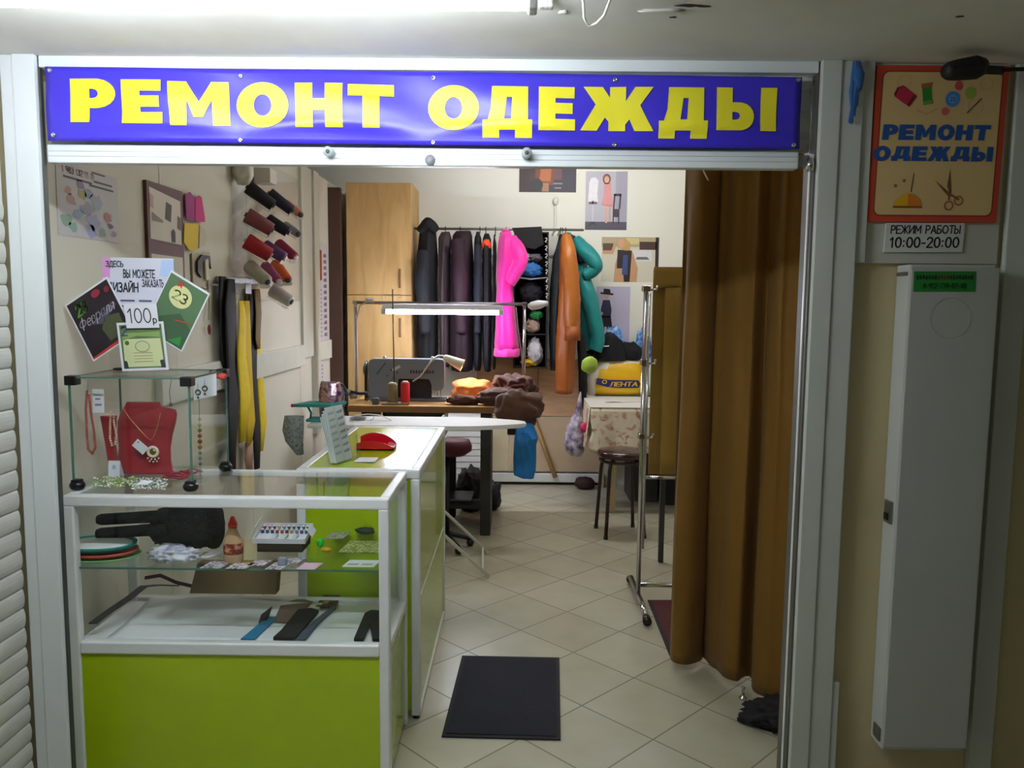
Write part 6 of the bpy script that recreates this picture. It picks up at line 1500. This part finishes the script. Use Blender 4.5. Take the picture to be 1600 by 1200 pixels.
poster((914, 268, 981, 359), '#b9b6c6', [(1, R4(0, 0, 1, .14), '#4a4658'), (1, R4(.72, .14, 1, 1), '#a29fb2'), (2, [(.06, .48), (.3, .48), (.28, .62), (.3, .84), (.22, .9), (.12, .88), (.08, .8)], '#e8e6ee'), (2, R4(.16, .16, .2, .5), '#c9c6d2'), (2, [(.08, .06), (.14, .14), (.22, .14), (.28, .06), (.2, .1)], '#2c2838'), (2, R4(.08, .44, .28, .48), '#5a5060'), (2, [(.42, .42), (.68, .40), (.62, .6), (.6, .8), (.44, .8), (.44, .6), (.38, .44)], '#d98f94'), (3, ell(.5, .86, .06, .06, 12), '#d9a88c'), (2, ell(.5, .87, .10, .09, 14), '#7a4438'), (2, R4(.48, .12, .53, .42), '#d9a894'), (2, R4(.57, .14, .61, .42), '#cf9c88'), (2, R4(.66, .22, .82, .36), '#2c2636'), (2, [(.66, .36), (.7, .36), (.72, .62), (.68, .62)], '#2c2636'), (2, [(.80, .36), (.84, .36), (.86, .62), (.82, .62)], '#2c2636'), (2, R4(.68, .58, .86, .62), '#2c2636'), (2, R4(.66, .1, .69, .24), '#2c2636'), (2, R4(.79, .1, .82, .24), '#2c2636')], 'poster of a woman in a pink dress beside a dress form on the back wall')
poster((939, 371, 1030, 440), '#d9d4c4', [(1, R4(0, .78, 1, 1), '#b9a88c'), (2, R4(.02, .68, .2, .86), '#5a4034'), (2, R4(.4, .84, .65, .98), '#d6c890'), (2, R4(.66, .72, .96, .9), '#4a322c'), (1, R4(.55, .46, .88, .72), '#dfe2e4'), (2, [(.6, .5), (.84, .5), (.8, .56), (.62, .56)], '#6f6d70'), (2, R4(.94, .3, 1, 1), '#33242a'), (3, [(.22, 0), (.62, 0), (.64, .3), (.55, .66), (.3, .66), (.24, .4)], '#c99c74'), (4, [(.27, .3), (.38, .3), (.40, .0), (.5, .0), (.53, .7), (.28, .72)], '#2a1c22'), (5, [(.36, .16), (.46, .16), (.46, .6), (.38, .6)], '#3a4a80'), (5, ell(.34, .86, .06, .10, 12), '#d6a486'), (4, [(.28, .76), (.28, .95), (.4, .99), (.5, .86), (.5, .7), (.4, .7)], '#c8a468'), (4, [(.02, .62), (.2, .62), (.27, .86), (.22, .88), (.17, .7), (.02, .7)], '#c99c74')], 'poster of a long-haired woman in a dark fur vest on the back wall')
poster((930, 448, 985, 552), '#c4bcd8', [(2, [(.12, .0), (.24, .0), (.26, .4), (.32, .4), (.36, .0), (.46, .0), (.48, .42), (.44, .56), (.14, .56)], '#191424'), (2, [(.16, .54), (.44, .54), (.46, .66), (.40, .80), (.20, .80), (.14, .66)], '#2f2a50'), (3, ell(.31, .86, .07, .045, 12), '#d0a08e'), (4, [(.12, .89), (.5, .87), (.5, .90), (.42, .90), (.40, .96), (.22, .97), (.2, .91), (.12, .92)], '#15101c'), (3, ell(.16, .6, .05, .02, 8), '#d0a08e')], 'lavender poster of a woman in black trousers and a hat on the back wall')

# ================================================================== RIGHT-HAND TABLE, STOOL, RACK
qz = .80; qy0 = P(975, 637, Z=qz).y; qx0 = P(923, 640, Y=qy0).x
QT = thing('cutting_table', 'table with a flowered cloth at the right of the back wall', 'table', (qx0 + .5, qy0 + .4, 0))
MB().box(qx0 + .01, 1.55, qy0 + .01, YB - .03, qz - .03, qz - .003, mat('#cdbb93', .6)).build('table_top', QT)
LG = mat('#b8a27a', .6)
lxx = P(957, 760, Y=qy0 + .08).x
for x in (lxx - .022, 1.46):
    for y in (qy0 + .06, YB - .12): MB().box(x, x + .045, y, y + .045, 0, qz - .03, LG, .003).build('leg', QT)
TCM = ramp_mat('flowered_cloth', 'noise', 15, [(.28, '#7a7a4c'), (.4, '#c99a86'), (.47, '#dccdb2'), (.62, '#e2d6bd'), (.7, '#b88a7a'), (.8, '#8f8a5a')], .8, 3, .8)
x1c = 1.545
def drape(u, v):
    x = qx0 + (x1c - qx0) * u
    y = qy0 + .0 - .012 - .012 * math.sin(26 * u) * v - .02 * v
    return Vector((x - (.02 * v * (1 - u) * math.sin(3 * v * PI)), y, qz - .003 - (.32 + .015 * math.sin(17 * u)) * v))
mb = MB().grid(drape, 50, 10, TCM); mb.grid(lambda u, v: Vector((qx0 - .004 - .03 * v * (1 - .3 * u) - .012 * math.sin(18 * u) * v, qy0 - .012 + (YB - .04 - qy0) * u, qz - .003 - .30 * v)), 24, 10, TCM)
o = mb.build('flowered_tablecloth', solid=.002); tag(o, 'flowered cloth hanging down the front of the right-hand table', 'tablecloth')
mb = MB().box(qx0 - .006, x1c, qy0 - .016, YB - .035, qz, qz + .004, mat('#eceae4', .5), .001)
ov = mb.build('white_overlay'); tag(ov, 'white sheet covering the top of the right-hand table', 'sheet')
QZ = qz + .0045
a = P(945, 629, Z=QZ); b = P(1004, 628, Z=QZ); mb = MB(); mb.tube([a, a.lerp(b, .2), a.lerp(b, .45)], [.004, .011, .006], mat('#4c525a', .5), 8, flat=.5); mb.tube([a.lerp(b, .42), b], .003, mat('#9aa0a4', .3, .8), 6)
for v in mb.bm.verts: v.co.z = max(v.co.z, QZ)
tag(mb.build('scissors'), 'dark handled tool lying on the white table sheet before the carrier bag', 'tool')
a = P(930, 619, Z=QZ); b = P(1000, 618, Z=QZ); tag(MB().box(a.x, b.x + .1, a.y + .0, a.y + .018, QZ, QZ + .012, mat('#3a342c', .6), .003).build('ruler'), 'dark ruler lying along the foot of the carrier bag', 'ruler')
# carrier bag with lettering
yb_ = a.y + .10
rows = [(617, 920, 1004, .09), (605, 918, 1004, .10), (590, 918, 1004, .10), (575, 923, 1003, .085), (566, 930, 1002, .06), (562, 940, 1000, .04)]
BAGY = mat('#e9b80f', .4, var=.1, bump=.35, bscale=14); BAGW = mat('#e4ddce', .45, var=.08, bump=.35, bscale=14)
SBG = thing('carrier_bag', 'white and yellow carrier bag with a dark blue lettered band on the right-hand table', 'bag', (P(960, 617, Y=yb_).x, yb_, QZ))
rings = []
for y, l, r, d in rows:
    pa, pb = P(l, y, Y=yb_), P(r, y, Y=yb_); z = max(pa.z, QZ + .0005)
    if y == 617: z = QZ + .0005
    hw = (pb.x - pa.x) / 2; cx = (pa.x + pb.x) / 2
    rings.append([Vector((cx + hw * abs(math.cos(t)) ** .5 * (1 if math.cos(t) > 0 else -1), yb_ + d * abs(math.sin(t)) ** .7 * (1 if math.sin(t) > 0 else -1), z)) for t in [2 * PI * i / 40 for i in range(40)]])
mb = MB(); mb.loft(rings, BAGW)
iy_ = mb.mi(BAGY)
xl_ = P(931, 600, Y=yb_ - .09).x
for f in mb.bm.faces:
    c = f.calc_center_median(); zt_ = P(960, 568, Y=yb_).z
    if c.x > xl_ and c.y < yb_ and c.z < zt_ - max(0, (.10 - (c.x - xl_) * .6)): f.material_index = iy_
mb.build('bag_body', SBG)
fr = (P(931, 615, Y=yb_ - .1055), P(1000, 615, Y=yb_ - .1055) - P(931, 615, Y=yb_ - .1055), Vector((0, 0, .155)), Vector((0, -1, 0)))
mb = MB(); mb.art(fr, [(.0, .50), (.02, .82), (.3, .72), (.96, .70), (1.0, .52), (.97, .30), (.5, .30), (.25, .36)], mat('#1d1a6e', .5), 0)
bd = [(v[0]) for v in mb.art_shape(fr, shape2d([ell(.19, .62, .06, .11, 18), ell(.19, .62, .036, .065, 14)]), mat('#f0c01c', .5), 2) and []]
mb.text(fr, 'ЛЕНТА', (.30, .37, .94, .62), mat('#f2c820', .5), 2, .02, 0, .12)
o = mb.build('printed_band', SBG); o['label'] = 'dark blue band with yellow lettering'
# dark garment heap, bags, light green pouch on the table
ytop = P(960, 562, Y=yb_).z + .001
c = P(953, 545, Y=yb_ - .02)
mb = MB().blob((c.x, yb_ - .01, ytop + .05), (.155, .085, .175), mat('#0b0d16', .85, bump=.4, bscale=16), 5, .25, 1.7, 4, floor=ytop, ridge=.10)
for v in mb.bm.verts: v.co.z -= max(0, v.co.x - c.x - .03) * .35 * max(0, (v.co.z - ytop)) / .2
q = P(921, 560, Y=yb_ - .03); mb.blob((q.x, yb_ - .01, max(q.z, ytop + .035)), (.075, .06, .04), mat('#0a0c15', .85), 8, .25, 2.0, 3, floor=ytop)
q = P(985, 556, Y=yb_ - .03); mb.blob((q.x, yb_ - .01, ytop + .06), (.10, .06, .09), mat('#0d101c', .85), 9, .25, 2.0, 3, floor=ytop)
tag(mb.build('navy_garment'), 'heap of dark navy clothes on top of the carrier bag', 'clothes')
c = P(944, 541, Y=yb_ - .10); mb = MB(); fr = (Vector((c.x - .035, yb_ - .105, c.z - .008)), Vector((.075, 0, .008)), Vector((0, .03, .018)), Vector((0, -.6, .8))); mb.sheet(fr, PAPER, .002); tag(mb.build('paper_tag'), 'white paper tag on the heap of navy clothes', 'tag')
yq_ = YB - .062
c = P(960, 520, Y=yq_); mb = MB().blob((c.x, yq_, (QZ + 1.36) / 2), (.10, .036, (1.36 - QZ) / 2), ramp_mat('blue_film', 'noise', 22, [(.35, '#2f6fd0'), (.5, '#7fb4ee'), (.65, '#d3e4f6')], .25, 3), 3, .15, 3, 4, floor=QZ, ridge=.15); tag(mb.build('blue_bag'), 'light blue plastic bag behind the heap of navy clothes', 'bag')
c = P(1001, 522, Y=yq_); mb = MB().blob((c.x + .02, yq_, (QZ + 1.33) / 2), (.085, .036, (1.33 - QZ) / 2), ramp_mat('blue_film2', 'noise', 22, [(.35, '#1d4fae'), (.5, '#5f9ae2'), (.65, '#c9dcf2')], .25, 3), 4, .15, 3, 4, floor=QZ, ridge=.15); tag(mb.build('blue_bag'), 'deep blue plastic bag just left of the chrome rack', 'bag')
mb = MB().blob((1.115, yb_ + .0, QZ + .13), (.055, .07, .14), mat('#cfe2cf', .5, var=.15), 6, .2, 2.5, 3, floor=QZ, ridge=.2); tag(mb.build('pale_bag'), 'pale green white bag on the table beside the carrier bag', 'bag')
mb = MB().blob((1.20, yq_, QZ + .24), (.06, .036, .26), mat('#8a4a5c', .6, var=.2), 7, .2, 2.5, 3, floor=QZ); tag(mb.build('pink_bundle'), 'dull pink bundle on the table behind the chrome rack', 'bundle')
c = P(921, 570, Y=qy0 + .06); mb = MB(); mb.blob((c.x, qy0 + .05, c.z), (.060, .03, .064), mat('#a8c64a', .6, var=.08), 3, .12, 2, 3, R=Matrix.Rotation(.5, 3, 'Y'))
GP = thing('green_pouch', 'light green pouch hanging left of the carrier bag', 'pouch', c - Vector((0, 0, .066))); mb.build('pouch_body', GP)
MB().tube([c + Vector((.02, 0, .05)), P(926, 558, Y=qy0 + .2), P(926, 558, Y=yb_ - .05)], .005, mat('#a8c64a', .6), 6).build('strap', GP)
# transparent bag hanging from the table side
c = P(905, 690, Y=qy0 + .15); zt_ = P(905, 600, Y=qy0 + .15).z
rows = [(612, 912, 916, .01), (640, 905, 918, .03), (665, 893, 919, .06), (690, 886, 920, .08), (705, 890, 920, .07), (712, 898, 916, .04)]
HB = loft_px([(y, l - 6, r - 8, d * .8) for y, l, r, d in rows], qy0 + .16, ramp_mat('film_bag', 'noise', 20, [(.32, '#4a4450'), (.45, '#8f8298'), (.6, '#c9bfd0'), (.72, '#e9e2ea')], .25, 4), fold=.15, k=6, seed=3)
tag(HB.build('film_bag'), 'greyish translucent bag hanging at the left side of the right-hand table', 'bag')
c = P(913, 668, Y=qy0 + .06); tag(MB().blob(c, (.03, .02, .04), mat('#d0245c', .5), 3, .3, 2, 3).build('red_label'), 'small crimson thing in front of the translucent bag', 'scrap')
# wooden stick leaning at the back wall
a, b = P(868, 738, Y=YB - .10), P(833, 640, Y=YB - .03)
mb = MB(); mb.tube([Vector((a.x, YB - .075, a.z - .05)), Vector((b.x - .07, YB - .036, b.z + .12))], .020, mat('#c6a06a', .6), 4); 
tag(mb.build('wooden_batten'), 'wooden batten leaning diagonally against the back wall', 'batten')
c = P(915, 757, Y=YB - .25); tag(MB().blob((c.x, YB - .16, .05), (.09, .06, .055), mat('#3a1c1a', .7), 4, .2, 2, 3, floor=.0005).build('slipper'), 'dark red brown slipper on the floor by the back wall', 'slipper')
# dark boxes under the table
a = P(985, 800, Y=qy0 + .35); tag(MB().box(a.x, a.x + .22, qy0 + .4, qy0 + .75, 0, .40, mat('#4a4648', .7), .01).build('grey_box'), 'grey box in the shade under the right-hand table', 'box')
tag(MB().box(a.x + .26, a.x + .62, qy0 + .3, qy0 + .75, 0, .34, mat('#1c1b22', .7), .01).build('dark_box'), 'dark box under the right-hand table behind the chrome rack', 'box')

# stool
sy_ = 3.0; ft = P(935, 838, Z=0)
sx_ = P(971, 706, Y=sy_).x; r_ = (P(1010, 706, Y=sy_).x - P(933, 706, Y=sy_).x) / 2; sz = P(971, 701, Y=sy_).z
STL = thing('stool', 'round stool with a shiny dark brown seat before the right-hand table', 'stool', (sx_, sy_, 0))
MB().lathe((sx_, sy_, sz - .055), [(r_ * .90, 0), (r_ * .99, .012), (r_, .03), (r_ * .94, .046), (r_ * .6, .055), (.002, .056)], mat('#40231f', .22, var=.08, coat=.4), 36).build('seat', STL)
MB().ring((sx_, sy_, sz - .075), r_ * .86, .010, mat('#2a1815', .4), (0, 0, 1), 30, 8).build('seat_ring', STL)
for k in range(4):
    an = PI / 4 + k * PI / 2 + .15; ca, sa = math.cos(an), math.sin(an)
    MB().tube([Vector((sx_ + ca * r_ * .55, sy_ + sa * r_ * .55, sz - .06)), Vector((sx_ + ca * r_ * .84, sy_ + sa * r_ * .84, sz - .085)), Vector((sx_ + ca * r_ * .92, sy_ + sa * r_ * .92, sz - .13)), Vector((sx_ + ca * r_ * 1.12, sy_ + sa * r_ * 1.12, .012))], .0125, mat('#2c1815', .35), 10).build('leg', STL)
    MB().cyl((sx_ + ca * r_ * 1.12, sy_ + sa * r_ * 1.12, 0), (sx_ + ca * r_ * 1.12, sy_ + sa * r_ * 1.12, .02), .015, BLACKP, 10).build('foot_cap', STL)

# chrome garment rack
ry = P(999, 930, Z=.05).y - .02
ry = 1.72
pxx = P(1003, 700, Y=ry).x
RKK = thing('chrome_rack', 'chrome garment stand with hooks beside the mustard curtain', 'garment rack', (pxx, ry, 0))
zt_ = P(1009, 449, Y=ry).z
MB().cyl((pxx, ry, .045), (pxx, ry, zt_), .0125, CHROME, 14).build('post', RKK)
MB().cyl((pxx + .014, ry - .026, .3), (pxx + .014, ry - .026, zt_ - .03), .006, CHROME, 10).build('guide_rod', RKK)
f0 = P(999, 966, Z=.035); f1 = P(992, 908, Z=.035)
mb = MB().tube([Vector((pxx, f0.y, .03)), Vector((pxx, f0.y + .12, .045)), Vector((pxx, ry + .26, .045))], .0165, CHROME, 12); mb.build('foot_bar', RKK)
MB().tube([Vector((pxx, f0.y - .022, .024)), Vector((pxx, f0.y + .02, .032))], [.022, .019], BLACKP, 14).build('foot_cap', RKK)
MB().tube([Vector((pxx, ry + .26, .030)), Vector((pxx, ry + .30, .024))], [.019, .022], BLACKP, 14).build('foot_cap', RKK)
x2 = P(1062, 742, Y=ry).x; zb_ = P(1030, 746, Y=ry).z
MB().cyl((pxx, ry, zb_), (x2, ry, zb_), .0085, CHROME, 10).build('arm', RKK)
MB().cyl((x2, ry, zb_ - .02), (x2, ry, zb_ + .03), .008, CHROME, 10).ball((x2, ry, zb_ + .035), .011, CHROME, 2).build('arm_end', RKK)
zl = P(1030, 914, Y=ry + .02).z
MB().cyl((pxx, ry + .02, max(.05, zl)), (x2 + .45, ry + .02, max(.05, zl)), .012, CHROME, 10).build('lower_bar', RKK)
for y_ in (451, 566, 681):
    z = P(1009, y_, Y=ry).z
    MB().box(pxx - .02, pxx + .022, ry - .022, ry + .02, z - .014, z + .014, CHROME, .004).tube([Vector((pxx + .02, ry - .01, z - .006)), Vector((pxx + .05, ry - .012, z - .006)), Vector((pxx + .055, ry - .012, z + .016))], .006, CHROME, 8).build('hook_clamp', RKK)
# olive cloth over a board behind the rack
oy = 2.35
OL = mat('#8a6a1c', .75, var=.12, scale=10, sheen=.3, bump=.3, bscale=16)
x0, x1 = P(1018, 560, Y=oy).x, 1.40; z1 = P(1040, 419, Y=oy).z; z0 = P(1040, 742, Y=oy).z
SC = thing('draped_screen', 'screen covered with olive mustard cloth behind the chrome rack', 'screen', ((x0 + x1) / 2, oy, 0))
MB().box(x0 + .006, x1, oy + .035, oy + .055, z0 - .02, z1 - .008, mat('#2c1c14', .7)).build('panel', SC)
for x in (x0 + .08, x1 - .05): MB().box(x, x + .03, oy + .03, oy + .06, 0, z0, mat('#3a3634', .6), .003).build('leg', SC)
def olive(u, v):
    w = .008 * math.sin(u * 22) * (1 - .4 * v) + .006 * math.sin(u * 9 + 2)
    return Vector((x0 + (x1 - x0) * u, oy + w, z0 + (z1 - z0) * v))
MB().grid(olive, 60, 12, OL).build('cloth', SC, solid=.003)
za = P(1040, 452, Y=oy - .02).z
MB().grid(lambda u, v: Vector((x0 - .004 + (x1 - x0) * u, oy - .018 - .010 * math.sin(u * 13 + 1) * (1 - v), za + .012 * math.sin(u * 11) * (1 - v) + (z1 + .006 - za) * v)), 50, 5, mat('#947322', .7, var=.12, scale=10, sheen=.3)).build('cloth_flap', SC, solid=.003)
MB().grid(lambda u, v: Vector((x0 + .065 + .09 * u, oy - .016 - .012 * math.sin(PI * u), z0 + .01 + (za - z0) * v)), 10, 10, mat('#9a7824', .7, var=.12, scale=10, sheen=.3)).build('cloth_fold', SC, solid=.003)

# ================================================================== CURTAIN OF THE FITTING ROOM, MATS
CM = mat('#74500a', .8, var=.10, scale=5, sheen=.06, bump=.25, bscale=22)
cpath = [(P(1057, 1030, Z=.045), 0), ]
A0 = P(1046, 1024, Z=.04); A1 = P(1094, 1040, Z=.04); A2 = P(1165, 1062, Z=.04); A3 = Vector((XQ0 + .16, .42, .04)); A25 = P(1205, 1080, Z=.04)
def cpt(t):
    pts = [A0, A1, A2, A25, A3]; s = t * (len(pts) - 1); i = min(int(s), len(pts) - 2); return pts[i].lerp(pts[i + 1], s - i)
zc1 = 2.16
HEM = [(1060, 998), (1040, 1004), (1030, 1018), (1042, 1032), (1068, 1036), (1090, 1022), (1094, 1004), (1099, 1004), (1101, 1030), (1108, 1050), (1128, 1060), (1146, 1060), (1154, 1044), (1160, 1044), (1168, 1062), (1190, 1074), (1216, 1081), (1240, 1084), (1262, 1082), (1280, 1076), (1292, 1060)]
HP = [P(x, y, Z=.04) for x, y in HEM]
def curt(u, v):
    uu = u + .012 * math.sin(5 * v + 9 * u) * math.sin(PI * u)
    p = cat(HP, uu); m = cpt(uu * .95); k = .42 + .28 * v
    p = p.lerp(Vector((m.x, m.y, .04)), k)
    q = cpt(min(1, uu * .95 + .02)) - cpt(max(0, uu * .95 - .02)); q.normalize(); n = Vector((q.y, -q.x, 0))
    s1 = math.sin(2 * PI * 5.3 * uu ** .85 + .9 * math.sin(2.2 * v + 1)); s2 = math.sin(2 * PI * 9.1 * uu + 2.4 * v)
    a1 = .024 * (1 - .45 * uu) * (1 - .2 * v); a2 = .010 * (.35 + .65 * v)
    w = a1 * (s1 - .25 * s1 * s1) + a2 * s2 + .006 * noise.noise(Vector((uu * 9, v * 5, 1)))
    return Vector((p.x + n.x * w, p.y + n.y * w, .035 + .012 * math.sin(15 * uu) - .018 * uu + (zc1 - .03) * v))
CU = thing('curtain', 'long mustard brown fitting room curtain at the right of the opening', 'curtain', cpt(.4))
MB().grid(curt, 200, 40, CM).build('curtain_cloth', CU, solid=.002)
rp = [cpt(i / 20) for i in range(21)]
RDD = MB().tube([Vector((p.x, p.y, zc1 + .035)) for p in rp] , .011, mat('#d2c9b0', .4), 8); tag(RDD.build('curtain_rod'), 'pale rod carrying the mustard curtain rings', 'rod')
for i in range(9):
    p = curt(.02 + .12 * i, 1.0); c = cpt(.02 + .12 * i)
    MB().ring((c.x, c.y, zc1 + .012), .034, .0035, mat('#e6dcc0', .4), (cpt(min(1, .03 + .12 * i)) - cpt(.02 + .12 * i)).normalized() if i < 8 else (1, -.6, 0), 18, 6).build('ring', CU)
c = P(1102, 272, Y=A0.y - .09)
tag(MB().ring(c, .026, .0035, mat('#efe4c4', .4), (.85, -.3, .45), 22, 6).tube([c + Vector((.010, 0, .02)), Vector((c.x + .012, A0.y - .05, zc1 + .035))], .002, mat('#efe4c4', .4), 5).build('loose_ring'), 'cream ring hanging loose in front of the mustard curtain top', 'ring')
# curtain stand foot and dark bag on the floor
c = P(1161, 1084, Z=.02); tag(MB().lathe((c.x, c.y, 0), [(.016, 0), (.016, .006), (.006, .010), (.006, .04), (.010, .045), (.002, .05)], CHROME, 14).build('floor_stud'), 'tiny chrome stud on the floor below the curtain', 'stud')
c = P(1204, 1128, Z=.03); mb = MB().blob((c.x + .05, c.y + .05, .035), (.12, .10, .048), mat('#1b181d', .85, bump=.4, bscale=30), 9, .3, 2.2, 4, floor=.0005, ridge=.3); tag(mb.build('dark_cloth'), 'dark crumpled cloth on the floor under the curtain by the right post', 'cloth')
MATT = mat('#1f1f2c', .95, var=.2, scale=60, bump=.5, bscale=220)
def floormat(pts, m, label, edge=None):
    q = [P(x, y, Z=.004) for x, y in pts]
    t = thing('floor_mat', label, 'mat', sum(q, Vector()) / 4 - Vector((0, 0, .004)))
    mb = MB(); mb.prism([Vector((p.x, p.y, .0004)) for p in q], (0, 0, .006), edge or m); mb.build('mat_edge', t)
    c = sum(q, Vector()) / 4; mb = MB(); mb.prism([Vector((c.x + (p.x - c.x) * .93, c.y + (p.y - c.y) * .95, .0066)) for p in q], (0, 0, .003), m); mb.build('pile', t)
floormat([(722, 1025), (874, 1028), (876, 1156), (690, 1151)], MATT, 'dark charcoal floor mat in the middle of the tiled floor', mat('#17171d', .8))
floormat([(1012, 938), (1150, 938), (1190, 1024), (1046, 1024)], mat('#55262b', .95, var=.2, scale=60, bump=.5, bscale=220), 'dark red floor mat under the mustard curtain', mat('#1d1a1e', .8))
